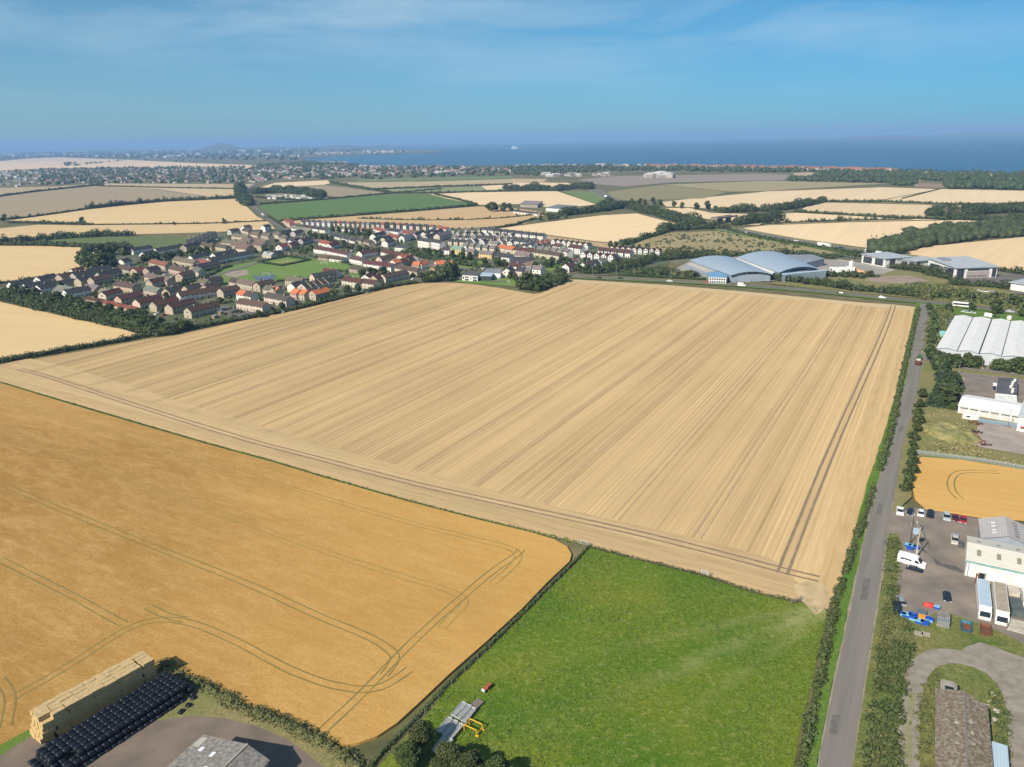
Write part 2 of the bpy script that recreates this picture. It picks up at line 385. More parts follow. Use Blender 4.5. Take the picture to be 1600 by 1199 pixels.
for k, (x0, x1, yb, hh, sd_) in enumerate([(-150, 330, 235.5, 95, 3), (360, 620, 233.5, 70, 8), (880, 1300, 217.2, 90, 5), (1250, 2100, 211., 110, 9)]):
    a = G(x0, yb+(x0-(x0+x1)/2)*-.0175); b2 = G(x1, yb+(x1-(x0+x1)/2)*-.0175); c0 = (a+b2)/2; hl = (b2-a).length/2
    def hf(u, v, sd_=sd_, hh=hh):
        e = (1-abs(v)**2)*min(1, (1-abs(u))*4); return hh*e*(.55+.9*mn.noise((u*3.1+sd_, v*.6, 2.))+.25*mn.noise((u*11+sd_, v, 1.)))-1
    hillfield('distant_hills' if k < 2 else 'far_shore_hills', c0.x, c0.y+1200, hl, 1500, 60, 8, hf, m_hill, rz=math.atan2(b2.y-a.y, b2.x-a.x))

# ---- fields
A60 = 60.6
STUB_L = (.68, .475, .24); STUB_D = (.30, .20, .095)
m_main = field_mat('stubble_rows_main', STUB_L, STUB_D, A60, (.26, .30, .55), .6, green=.12, gcol=(.30, .27, .12), rowp=8.6)
m_head = field_mat('stubble_headland_bottom', (.60, .425, .22), (.37, .255, .13), -31, (.3, .4, .3), .45, green=.35, gcol=(.27, .26, .11), scl=.7)
m_headr = field_mat('stubble_headland_right', (.64, .45, .23), (.44, .30, .14), A60, (.3, .5, .5), .45, scl=.8)
F1 = [(-30, 590), (0, 597), (136, 636.5), (247, 669), (336, 695), (428, 720), (500, 742), (636, 781), (747, 809.5), (848, 835), (921, 853.5), (1000, 874), (1096, 897), (1175, 924), (1250, 940), (1293, 952), (1322, 887), (1356, 783), (1371, 725), (1400, 620), (1413, 556), (1432, 480), (1395, 476), (1340, 472.5), (1246, 463.5), (1160, 455.5), (1040, 445.5), (1005, 443.5), (891, 436.5), (846, 458), (832, 459.5), (782, 450.5), (740, 444.5), (702, 441.5), (665, 442.5), (627, 446.5), (590, 455), (540, 466), (485, 480), (405, 495.5), (360, 505.5), (292, 520.5), (238, 529), (127, 549), (0, 570.5), (-30, 576)]
F1N = sheet('stubble_field', F1, m_main)
sheet('field_headland', [(-30, 590), (0, 597), (136, 636.5), (247, 669), (336, 695), (428, 720), (500, 742), (636, 781), (747, 809.5), (848, 835), (921, 853.5), (1000, 874), (1096, 897), (1175, 924), (1250, 940), (1293, 952), (1298, 925), (1200, 872), (1130, 851), (1000, 822), (870, 793), (760, 764), (600, 722), (470, 685), (330, 643), (200, 602), (110, 575), (45, 560), (0, 570.5), (-30, 576)], m_head)
sheet('field_headland', [(1293, 950), (1322, 887), (1356, 783), (1371, 725), (1400, 620), (1413, 556), (1431, 482), (1402, 480), (1385, 540), (1345, 660), (1285, 800), (1240, 905)], m_headr)
m_far_strip = field_mat('stubble_headland_top', (.57, .44, .25), (.44, .31, .16), -33, (.3, .4, .3), .3)
sheet('field_headland', [(1432, 480), (1395, 476), (1340, 472.5), (1246, 463.5), (1160, 455.5), (1040, 445.5), (1005, 443.5), (891, 436.5), (870, 447), (885, 442), (1000, 448), (1160, 461), (1340, 478), (1429, 486)], m_far_strip)

BAR_L = (.56, .315, .085); BAR_D = (.40, .215, .055)
m_barley, t, b = newmat('ripe_barley'); setp(b, .95, .08)
n1 = noisen(t, posnode(t, -31, (.007, .016, 1)), 1., 6, .6, .6); n2 = noisen(t, posnode(t, -31, (.10, .30, 1)), 1., 6, .65, .8); n3 = noisen(t, posnode(t, -10, (1.6, 2.4, 1)), 1., 5, .7); n4 = noisen(t, posnode(t, -31, (.02, .9, 1)), 1., 3, .5)
c = mixc(t, mrange(t, n1.outputs[0], .3, .7), (.30, .165, .042), (.49, .29, .092)); c = mixc(t, mrange(t, n2.outputs[0], .42, .68, 0, .5), c, (.58, .38, .15)); c = mixc(t, mrange(t, n4.outputs[0], .4, .7, 0, .22), c, (.27, .14, .035)); c = mixc(t, mrange(t, n3.outputs[0], .56, .40, 0, .45), c, (.23, .12, .028))
gx = t.nodes.new('ShaderNodeSeparateXYZ'); gg = t.nodes.new('ShaderNodeNewGeometry'); t.links.new(gg.outputs['Position'], gx.inputs[0]); c = mixc(t, mrange(t, gx.outputs['X'], -110, 15, 0, .5), c, (.62, .36, .10))
t.links.new(c, b.inputs['Base Color']); bumpn(t, b, n3.outputs[0], .5, .25)
F2 = [(-60, 583), (0, 600), (136, 641.5), (247, 674), (336, 700), (428, 725), (500, 747), (636, 786), (747, 815), (830, 835), (866, 846), (886, 857), (893, 869), (890, 880), (856, 912), (815, 955), (762, 1004), (702, 1057), (658, 1099), (620, 1134), (590, 1154), (560, 1165), (540, 1168), (518, 1163), (496, 1147), (450, 1127), (405, 1113), (369, 1101), (330, 1078), (300, 1062), (275, 1048), (255, 1045), (110, 1130), (60, 1146), (0, 1175), (-90, 1235)]
sheet('barley_field', F2, m_barley, thick=.55)
zb = ZC[0]+.55
def track(name, px, mat, gauge=1.9, w=.38, z=None, sm=2, jit=.06):
    p = smooth(px_poly(px), sm); p = resample(p, 3.)
    z = nz() if z is None else z; mb = MB()
    for s in (-1, 1): strip_mb(p, w, z, mb, off=s*gauge/2, jit=jit)
    return struct(name, mb, mat)
m_tl = M('crop_track', (.24, .175, .055), (.20, .16, .05), .8, .95, .1)
m_tl2 = M('crop_track_pale', (.27, .19, .055), (.34, .24, .08), .4, .95, .1)
m_rut = M('stubble_rut', (.21, .155, .10), (.28, .205, .13), .5, .95, .1)
for px, mt in [([(0, 877), (60, 907), (125, 940), (180, 972), (195, 979)], m_tl), ([(0, 758), (110, 805), (260, 865), (400, 920), (500, 968), (570, 995), (600, 1012), (618, 1026), (616, 1040), (600, 1060)], m_tl),
               ([(0, 676), (150, 733), (330, 800), (520, 870), (640, 908), (700, 925), (725, 938), (727, 948), (712, 962), (690, 985)], m_tl2), ([(0, 622), (200, 686), (420, 755), (620, 815), (760, 850), (800, 860), (813, 872), (800, 890), (770, 915)], m_tl2),
               ([(500, 1150), (560, 1095), (640, 1010), (712, 945), (770, 895), (808, 870), (815, 862)], m_tl), ([(20, 1095), (100, 1050), (190, 990), (235, 972), (290, 972), (370, 1005), (440, 1045), (500, 1070), (555, 1082), (590, 1080), (612, 1070), (640, 1050)], m_tl),
               ([(232, 952), (265, 968), (290, 972)], m_tl), ([(0, 1065), (20, 1090), (10, 1140)], m_tl)]:
    track('crop_track', px, mt, z=zb+.004+rnd.random()*.02)
track('wheel_track', [(30, 577), (60, 584), (130, 607), (260, 649), (400, 692), (500, 717), (640, 755), (800, 790), (900, 812), (1000, 834), (1100, 859), (1200, 885), (1240, 896), (1280, 905)], m_rut, 2.4, .8)
track('wheel_track', [(1222, 897), (1260, 800), (1300, 700), (1350, 590), (1385, 510), (1396, 478)], m_rut, 2.4, .75)
# thin sprayer lines every 24 m across the stubble, cut to the field
u = Vector((math.cos(R(A60)), math.sin(R(A60)), 0)); nrm = Vector((-u.y, u.x, 0))
F1W = [(p.x, p.y) for p in px_poly(F1)]
def inside(x, y, P):
    c = False; j = len(P)-1
    for i in range(len(P)):
        if (P[i][1] > y) != (P[j][1] > y) and x < (P[j][0]-P[i][0])*(y-P[i][1])/(P[j][1]-P[i][1])+P[i][0]: c = not c
        j = i
    return c
o0 = G(1222, 897); m_tl3 = M('stubble_line', (.33, .25, .15), (.42, .30, .17), .3, .95, .1)
for k in range(1, 17):
    base = o0+nrm*(24*k); ts = [t_ for t_ in np.arange(-420, 520, 4.) if inside(base.x+u.x*t_, base.y+u.y*t_, F1W)]
    if not ts: continue
    p = resample([base+u*(ts[0]+16), base+u*(ts[-1]-8)], 6.); mb = MB(); z = nz(.002)
    for s in (-1, 1): strip_mb(p, .42, z, mb, off=s*1.0, jit=.08)
    struct('sprayer_line', mb, m_tl3)

m_past = grass_mat('pasture_grass', (.068, .155, .008), (.19, .212, .02), (.33, .31, .10), .035, .7, .9, k3=.7, band=((.30, .29, .12), [(tuple(G(1270, 958).xy), tuple(G(960, 1090).xy), 2.6, .9), (tuple(G(1275, 970).xy), tuple(G(1080, 1110).xy), 1.6, .6), (tuple(G(1262, 950).xy), tuple(G(880, 1030).xy), 1.8, .5)]))
F3 = [(921, 856), (1000, 877), (1096, 901), (1175, 927), (1250, 943), (1292, 953), (1287, 985), (1268, 1070), (1250, 1140), (1238, 1215), (1230, 1500), (500, 1500), (560, 1230), (600, 1190), (664, 1120), (705, 1070), (765, 1015), (858, 922), (902, 880)]
sheet('pasture', F3, m_past)
m_worn = M('worn_gateway_soil', (.54, .40, .23), (.40, .30, .17), .3, .95, .1)
sheet('gateway_track', [(1240, 915), (1262, 908), (1285, 912), (1294, 926), (1292, 948), (1283, 956), (1274, 962), (1266, 952), (1260, 946), (1252, 939), (1244, 928)], m_worn)
m_worn2 = M('worn_grass', (.22, .23, .08), (.14, .19, .05), .25, .95, .1)
p = smooth(px_poly([(1270, 958), (1235, 980), (1150, 1020), (1050, 1060), (950, 1090)]), 2)

m_verge = grass_mat('verge_grass', (.085, .19, .02), (.14, .21, .035), (.26, .24, .09), .1, .9, .5)
m_dry = grass_mat('dry_grass', (.20, .20, .07), (.30, .24, .11), (.12, .15, .045), .06, .6, .5)

def Fm(tag_, light, ang, dark=None, **k):
    dark = dark or tuple(x*.8 for x in light); k.setdefault('amps', (.25, .35, .2)); k.setdefault('fine', .1); k.setdefault('bump', 0)
    return field_mat('field_'+tag_, light, dark, ang, **k)
cream = (.78, .59, .36); tan = (.64, .46, .24); gold = (.68, .49, .25); brown = (.30, .235, .15); grn = (.10, .17, .05); olive = (.24, .22, .10)
FL = [  # name, tint, row angle, outline in photo points
 ('gold_a', gold, -20, [(-40, 463), (0, 472), (70, 488), (150, 506), (226, 522.5), (150, 540), (60, 555), (0, 564), (-40, 572)]),
 ('gold_b', gold, -25, [(-40, 384), (100, 385), (200, 391), (196, 400), (150, 402), (125, 412), (125, 418), (162, 421.5), (100, 429), (60, 436), (0, 440), (-40, 444)]),
 ('green_a', (.13, .165, .06), 20, [(25, 383), (75, 376), (150, 369), (250, 370.5), (332, 372), (312, 383), (250, 388.5), (205, 390.5), (100, 384.5)]),
 ('tan_a', tan, 35, [(-40, 362), (0, 357), (60, 351.5), (130, 352.5), (250, 350.5), (400, 345.5), (418, 346), (430, 358), (380, 361), (330, 363), (270, 365), (200, 366.5), (150, 369), (60, 375), (0, 379), (-40, 381)]),
 ('gold_c', gold, 40, [(14, 345), (60, 338.5), (130, 328.5), (200, 321), (260, 315.5), (330, 312.5), (375, 311), (385, 323), (402, 339), (415, 345), (300, 349), (150, 350), (80, 347)]),
 ('brown_a', (.36, .28, .17), 30, [(-40, 315), (0, 308), (60, 300), (150, 291), (245, 296.5), (330, 308.5), (250, 313.5), (150, 323.5), (50, 338), (0, 341), (-40, 342)]),
 ('tan_b', (.50, .38, .23), 30, [(165, 287), (398, 288), (388, 295), (160, 291)]),
 ('tan_c', (.58, .44, .26), 30, [(160, 292), (385, 296), (366, 306), (330, 308), (248, 296)]),
 ('tan_d', (.45, .34, .2), 30, [(-40, 295), (90, 291.5), (148, 287.5), (158, 289), (60, 299.5), (-40, 308)]),
 ('cream_hill', (.75, .55, .36), 30, [(-60, 256), (0, 252), (50, 247.5), (90, 246), (200, 250), (300, 255), (400, 258.5), (450, 262), (430, 265), (200, 261.5), (60, 264), (-60, 270)]),
 ('cream_b', cream, 50, [(400, 295), (430, 286), (512, 282), (517, 286.5), (505, 289)]),
 ('brown_b', (.33, .27, .17), 50, [(402, 297), (505, 289.5), (612, 302), (500, 312.5), (470, 309)]),
 ('green_b', (.115, .185, .055), 50, [(402, 321), (495, 314), (620, 303), (680, 305.5), (745, 321), (600, 333), (500, 341), (438, 345.5), (420, 335)]),
 ('tan_e', (.46, .37, .22), 50, [(527, 285.5), (660, 284), (800, 280), (862, 285), (800, 288), (700, 291.5), (580, 296)]),
 ('olive_a', (.26, .27, .13), 50, [(582, 297), (750, 291.5), (802, 297), (672, 302.5), (615, 302)]),
 ('cream_c', cream, 55, [(672, 304), (730, 301), (870, 299), (932, 320), (870, 326), (820, 319), (748, 320.5), (700, 311)]),
 ('green_c', (.16, .22, .07), 55, [(878, 299), (924, 299), (956, 317), (932, 319.5)]),
 ('cream_d', cream, 55, [(790, 290), (802, 286), (886, 286), (907, 291.5), (870, 293), (800, 293.5)]),
 ('tan_f', (.5, .38, .22), 55, [(800, 279.5), (856, 280), (846, 285.5), (800, 285.5)]),
 ('cream_d2', cream, 55, [(752, 291), (800, 288.5), (800, 296), (760, 297)]),
 ('tan_g', (.56, .385, .20), -28, [(432, 347), (540, 339), (640, 332), (745, 323), (805, 326), (862, 333.5), (838, 341), (820, 350), (700, 360), (690, 353), (560, 347), (448, 350)]),
 ('cream_e', (.80, .60, .35), 40, [(775, 358), (870, 345.5), (940, 337), (995, 334), (1062, 351.5), (1020, 367), (970, 380.5), (930, 377.5), (850, 366.5), (780, 360)]),
 ('tan_h', (.48, .35, .19), -40, [(778, 361), (850, 368), (930, 379), (972, 382), (955, 389), (930, 385), (850, 375), (780, 366)]),
 ('cream_f', cream, 55, [(1022, 326), (1075, 325), (1110, 333), (1180, 335.5), (1212, 338), (1200, 345), (1150, 346), (1100, 342), (1060, 335)]),
 ('cream_g', (.74, .56, .35), 55, [(1035, 316), (1080, 311), (1200, 299.5), (1380, 293), (1466, 296), (1365, 315), (1290, 315), (1250, 322), (1200, 326), (1120, 327), (1075, 324), (1040, 323)]),
 ('cream_h', (.76, .58, .36), 60, [(1471, 296), (1600, 298.5), (1700, 300), (1700, 322), (1600, 320), (1555, 322), (1432, 319), (1365, 316)]),
 ('tan_i', (.70, .53, .32), 58, [(1288, 317), (1425, 320), (1550, 323.5), (1490, 329), (1455, 341), (1400, 341), (1320, 336), (1245, 332), (1260, 323)]),
 ('cream_i', cream, 60, [(1200, 336), (1245, 333), (1320, 337), (1400, 342), (1470, 343.5), (1425, 344.5), (1300, 347), (1200, 351.5), (1160, 352), (1150, 348), (1205, 345)]),
 ('cream_j', (.80, .60, .36), 62, [(1160, 357), (1200, 352.5), (1325, 348), (1500, 344.5), (1600, 349), (1700, 352), (1700, 360), (1575, 350), (1425, 367), (1355, 388), (1200, 367)]),
 ('cream_k', (.74, .54, .32), 50, [(1405, 398), (1450, 385.5), (1600, 371), (1700, 362), (1700, 440), (1600, 426.5), (1557, 421.5), (1465, 408), (1420, 402)]),
 ('olive_b', (.27, .235, .12), 20, [(950, 300), (1035, 289.5), (1137, 300), (1100, 310.5), (975, 314.5), (955, 307)]),
 ('rough_a', (.36, .30, .16), 20, [(1035, 289), (1200, 283), (1390, 287), (1240, 296), (1200, 299), (1142, 300)]),
 ('plain_a', (.30, .245, .20), 10, [(905, 280.5), (975, 275), (1200, 272), (1235, 274), (1225, 282), (1050, 285.5), (975, 292), (925, 288)]),
 ('green_d', (.17, .22, .09), 20, [(560, 280), (680, 278), (800, 275), (800, 279), (690, 282), (560, 284.5)]),
 ('tan_j', (.5, .36, .22), 20, [(1382, 281), (1440, 280), (1436, 284), (1388, 284)]),
 ('brown_c', (.3, .22, .15), 20, [(1428, 286), (1478, 288), (1474, 294), (1430, 293)]),
 ('tan_k', (.5, .38, .24), 20, [(1240, 270.5), (1280, 269.5), (1290, 273), (1270, 276), (1240, 274)]),
 ('tan_l', (.5, .38, .24), 20, [(1445, 273), (1480, 273.5), (1470, 275.5), (1445, 275.5)]),
 ('tan_m', (.46, .33, .17), -60, [(540, 347), (685, 354), (680, 359), (560, 352), (470, 351)]),
 ('far_a', (.42, .34, .24), 20, [(930, 257.9), (985, 257.5), (985, 260), (935, 260.5)]),
 ('far_b', (.40, .32, .22), 20, [(480, 252), (545, 253), (540, 255), (485, 254)]),
]
for tg, col, ang, pts in FL:
    nm = 'grass_field' if tg.startswith(('green', 'olive')) else 'field'
    sheet(nm, pts, Fm(tg, col, ang, green=.3 if tg.startswith(('rough', 'olive')) else (.0 if tg.startswith('green') else .08)))
m_crop2 = field_mat('ripe_crop_small', (.60, .37, .12), (.50, .29, .085), -25, (.3, .3, .3), .5, bump=.3)
sheet('small_crop_field', [(1430, 722), (1440, 718), (1500, 722), (1600, 738), (1720, 755), (1720, 835), (1600, 816), (1530, 811), (1445, 797), (1429, 783), (1424, 760)], m_crop2, thick=.5)
zc2 = ZC[0]+.504
track('crop_track', [(1500, 784), (1487, 772), (1484, 757), (1490, 745), (1505, 740), (1560, 742)], m_tl, z=zc2)
# town ground, scrub ground, woods floor
m_town = M('garden_ground', (.075, .10, .038), (.15, .135, .10), .05, .9, .2, detail=8, lo=.45, hi=.6)
m_park = M('park_grass', (.12, .205, .035), (.16, .22, .06), .03, .9, .15, detail=6)
m_scrubg = grass_mat('scrub_ground', (.33, .27, .13), (.42, .33, .17), (.14, .15, .06), .015, .09, .3, k3=.8)
m_floor = M('wood_floor', (.06, .07, .03), (.09, .09, .045), .3, .95, .1)
sheet('village_ground', [(-60, 447), (0, 441), (60, 437), (100, 430), (162, 423), (125, 418), (118, 400), (180, 392), (250, 389), (312, 383), (330, 364), (380, 361), (430, 358), (450, 350), (560, 351), (690, 357), (775, 358.5), (850, 376), (950, 389), (990, 392), (1050, 400), (1040, 420), (970, 430), (893, 433), (880, 445), (835, 455), (806, 449), (740, 443), (665, 441), (627, 445), (590, 453), (540, 464), (485, 478), (405, 494), (360, 504), (292, 519), (240, 527), (150, 505), (70, 487), (0, 471), (-60, 458)], m_town)
sheet('scrub_land', [(985, 386), (1010, 374), (1050, 364), (1125, 361.5), (1200, 375), (1300, 394), (1352, 400), (1330, 403), (1300, 406), (1240, 402), (1180, 402), (1140, 400), (1080, 396), (1000, 392)], m_scrubg)
for pts in ([(278, 450), (300, 441), (342, 420), (360, 416), (404, 409), (446, 402), (490, 404), (545, 413), (546, 420), (491, 436), (472, 440), (435, 442), (410, 446), (390, 443), (347, 441), (305, 450)],
            [(709, 440.5), (720, 433.5), (795, 436), (806, 438), (809, 449), (740, 444)], [(545, 416), (575, 420), (572, 428), (546, 430)], [(542, 431), (565, 430), (562, 437), (545, 437)], [(545, 397), (572, 395), (565, 402), (545, 402)],
            [(640, 395), (668, 392), (700, 402), (750, 412), (760, 422), (720, 420), (660, 406)], [(728, 405), (760, 410), (745, 418), (722, 412)], [(842, 418), (870, 412), (885, 416), (860, 425)]):
    sheet('park_lawn', pts, m_park)
sheet('bowling_lawn', [(422, 411.2), (441, 414), (468, 409.3), (449, 405.8)], M('bowling_lawn', (.24, .24, .08), (.20, .22, .07), .1, .9, .1))
sheet('playground_surface', [(352, 426), (386, 422.5), (388, 430), (366, 434), (350, 431)], M('playground_sand', (.36, .29, .24), (.25, .2, .17), .2, .9, .1))
sheet('sports_court', [(395, 434), (424, 431.5), (431, 437), (404, 440)], M('court_blue', (.10, .14, .22), (.13, .17, .24), .2, .8, .2))

# roads
m_asph = M('asphalt', (.215, .192, .165), (.165, .15, .13), .5, .9, .2, detail=7, ang=60.6, sv=(.05, 1.6, 1), lo=.3, hi=.7)
m_asph2 = M('asphalt_far', (.17, .152, .135), (.13, .118, .106), .06, .9, .2)
m_patch = M('asphalt_patch', (.125, .115, .105), (.16, .148, .135), .8, .9, .2)
m_mark = M('road_paint', (.62, .61, .58), (.5, .5, .47), 1., .7, .2)
LANE = [(1296, 1500), (1302, 1260), (1305.5, 1199), (1324, 1090), (1340, 1000), (1358.5, 900), (1374, 810), (1386, 760), (1402, 700), (1421.5, 622), (1433, 560), (1441, 505), (1446, 476)]
lane_w = px_poly(LANE)
road('lane', LANE, 6.0, m_asph, sm=2)
MAIN = [(760, 423), (830, 430), (893, 433), (936, 434.8), (986, 437), (1046, 440), (1080, 441.5), (1160, 446.5), (1246, 453), (1312, 459), (1381, 466.5), (1435, 471.5), (1465, 474), (1510, 479), (1545, 483.5), (1581, 488), (1640, 496), (1800, 520)]
for q in ([(1349, 905), (1360, 906), (1355, 940), (1343, 940)], [(1372, 790), (1379, 790), (1376, 806), (1369, 806)], [(1405, 668), (1413, 668), (1411, 676), (1403, 676)], [(1300, 1120), (1312, 1121), (1308, 1150), (1295, 1149)]): sheet('road_patch', q, m_patch)
road('lane_edge_dirt', LANE, .45, M('edge_dirt', (.30, .26, .19), (.22, .2, .13), .6, .95, .1), off=2.85, step=3, jit=.18); road('lane_edge_dirt', LANE, .5, M('edge_dirt', (.3, .26, .19)), off=-2.85, step=3, jit=.2)
road('main_road', MAIN, 8.2, m_asph2)
road('verge', MAIN[2:], 2.6, m_dry, off=5.6); road('verge', MAIN[2:], 4.0, m_verge, off=-6.2)
road('verge', LANE, 2.5, m_verge, off=4.25, step=4, jit=.25); road('verge', LANE[4:], 2.4, m_verge, off=-4.2, step=4, jit=.25)
p = resample(smooth(px_poly(MAIN), 1), 2.); mb = MB()
for k in range(0, len(p)-3, 5):
    strip_mb(p[k:k+2], .14, .3, mb)
z = nz(); mb.v = [(a, b_, z) for a, b_, c_ in mb.v]
struct('road_marking', mb, m_mark, cat='road marking')
MOT = [(905, 288), (917, 291), (940, 304), (965, 317), (1000, 331), (1060, 345), (1132, 358), (1200, 371), (1250, 379.5), (1290, 386), (1362, 396), (1390, 400), (1440, 407), (1560, 428), (1700, 452)]
road('dual_carriageway', MOT, 22, m_asph2, z=nz())
road('central_reservation', MOT, 2.2, m_dry, z=nz())
road('verge', MOT[6:], 7, m_verge, off=-15); road('verge', MOT[6:], 8, m_dry, off=15)
for s in (-1, 1): road('road_marking', MOT, .5, m_mark, off=s*10.3, z=nz())
VR = [(445, 276), (415, 283), (396, 289), (384, 298), (383, 308), (395, 321), (412, 338), (430, 350), (448, 359), (472, 368), (497, 377), (520, 383), (560, 390), (622, 398), (665, 408), (715, 421), (760, 423)]
road('village_road', VR, 8, m_asph2)
for px, w in (([(0, 446), (60, 441), (110, 434)], 5), ([(60, 462), (150, 455), (200, 452), (270, 470), (340, 478), (400, 493)], 5), ([(200, 440), (260, 446), (330, 434), (420, 423 - 16), (440, 396)], 5), ([(340, 482), (370, 497), (420, 490)], 6),
              ([(440, 396), (400, 388), (340, 380)], 5), ([(440, 396), (470, 380), (450, 362)], 5), ([(540, 440), (620, 432), (660, 438), (700, 436), (790, 441)], 5), ([(545, 408), (620, 414), (665, 424)], 5),
              ([(700, 395), (790, 404), (870, 412), (905, 418), (935, 428)], 5.5), ([(700, 380), (800, 390), (880, 398), (905, 405), (900, 418)], 5), ([(720, 368), (820, 378), (850, 386)], 5), ([(905, 405), (960, 404), (1030, 402)], 5), ([(450, 356), (560, 360), (690, 366)], 5)):
    road('village_street', px, w, m_asph2)
m_conc = M('pale_concrete', (.40, .37, .34), (.33, .31, .28), .15, .85, .2)
road('service_road', [(1288, 404), (1340, 413), (1395, 424), (1420, 430)], 9, m_conc)
road('service_road', [(1395, 424), (1440, 428), (1480, 446), (1520, 452), (1620, 462)], 7, m_asph2)
sheet('depot_yard', [(1080, 408), (1160, 398), (1250, 398), (1340, 414), (1400, 426), (1390, 432), (1290, 432), (1200, 441), (1145, 440), (1075, 432), (1050, 424)], M('depot_yard', (.34, .31, .27), (.25, .24, .2), .03, .9, .2))
sheet('rough_ground', [(1395, 424), (1480, 430), (1620, 470), (1720, 500), (1720, 520), (1581, 486), (1465, 471), (1380, 463), (1246, 450), (1197, 444), (1290, 434), (1380, 430)], m_dry)
sheet('bare_ground', [(1360, 434), (1420, 432), (1452, 440), (1440, 444), (1380, 444), (1350, 440)], M('bare_ground', (.34, .26, .2), (.25, .2, .15), .1, .9, .1))
sheet('office_car_park', [(1478, 432), (1500, 428), (1600, 432), (1600, 450), (1520, 450), (1482, 444)], m_asph2)

# right hand side
m_yard = M('yard_tarmac', (.27, .22, .17), (.15, .13, .11), .14, .9, .25, detail=9, lo=.3, hi=.7)
sheet('roadside_ground', [(1454, 478), (1720, 510), (1720, 760), (1600, 740), (1500, 722), (1437, 719), (1424, 740), (1424, 780), (1394, 806), (1410, 700), (1432, 620), (1444, 560)], m_dry)
m_bank = grass_mat('bank_grass', (.10, .15, .03), (.23, .21, .07), (.30, .25, .12), .09, .7, .7, k3=.9)
sheet('roadside_ground', [(1392, 836), (1404, 838), (1720, 850), (1720, 1500), (1345, 1500), (1332, 1199), (1364, 1000)], m_bank)
sheet('works_yard', [(1388, 812), (1394, 802), (1403, 802), (1436, 797), (1526, 813), (1600, 840), (1720, 850), (1720, 1010), (1600, 1010), (1560, 990), (1500, 968), (1470, 958), (1440, 972), (1402, 962), (1400, 930), (1404, 880), (1411, 858), (1402, 838), (1383, 838)], m_yard)
sheet('wet_patch', [(1436, 857), (1450, 868), (1470, 884), (1492, 888), (1509, 898), (1500, 899), (1480, 892), (1462, 886), (1455, 872), (1440, 864)], M('wet_tarmac', (.09, .08, .072), (.12, .105, .092), .5, .6, .4))
m_grav = M('gravel_track', (.30, .265, .215), (.215, .19, .15), .5, .95, .15, detail=7)
gp = smooth(px_poly([(1420, 1300), (1419, 1199), (1419, 1150), (1421, 1105), (1430, 1058), (1447, 1036), (1478, 1027), (1520, 1036), (1560, 1055), (1586, 1085), (1597, 1130), (1602, 1199), (1604, 1300)]), 2)
struct('gravel_track', strip_mb(gp, [3.4+1.4*min(1, max(0, (i-14)/10)) for i in range(len(gp))], nz(), jit=.12), m_grav)
mg = M('track_centre_grass', (.19, .20, .09), (.26, .24, .13), .6, .95, .1)
struct('track_centre_grass', strip_mb(resample(gp[:16], 1.), .8, nz(), jit=.2), mg)
sheet('gravel_apron', [(1496, 1024), (1510, 1015), (1530, 1008), (1550, 1014), (1575, 1024), (1605, 1034), (1612, 1075), (1592, 1078), (1560, 1050), (1515, 1034)], m_grav)
sheet('depot_apron', [(1486, 582), (1556, 590), (1640, 600), (1640, 690), (1585, 662), (1494, 646), (1484, 634)], M('brown_car_park', (.24, .2, .165), (.17, .145, .125), .2, .9, .2, detail=6))
sheet('side_road', [(1436, 563), (1500, 578), (1640, 596), (1640, 588), (1500, 571), (1440, 556)], m_asph)
sheet('scrap_yard', [(1528, 664), (1640, 672), (1640, 718), (1596, 713), (1545, 704), (1520, 700)], M('scrap_yard_concrete', (.36, .30, .26), (.28, .235, .2), .2, .9, .2))
sheet('lawn', [(1480, 492), (1484, 483), (1530, 487), (1640, 503), (1640, 512), (1560, 505)], m_verge)
# bottom left farmyard
m_farm = M('farmyard', (.20, .155, .12), (.15, .12, .095), .18, .95, .15, detail=6)
sheet('farmyard', [(0, 1183), (47, 1152), (78, 1170), (100, 1165), (240, 1130), (300, 1123), (318, 1121), (352, 1125), (400, 1137), (450, 1158), (505, 1186), (560, 1240), (560, 1500), (-160, 1500), (-140, 1270)], m_farm)
sheet('rough_grass', [(255, 1045), (300, 1062), (369, 1102), (405, 1114), (450, 1128), (496, 1148), (518, 1165), (560, 1190), (540, 1230), (450, 1160), (400, 1139), (352, 1127), (300, 1124), (240, 1132), (260, 1090)], m_dry)
sheet('rough_grass', [(0, 1170), (50, 1143), (56, 1152), (0, 1187), (-90, 1240), (-90, 1232)], m_verge)
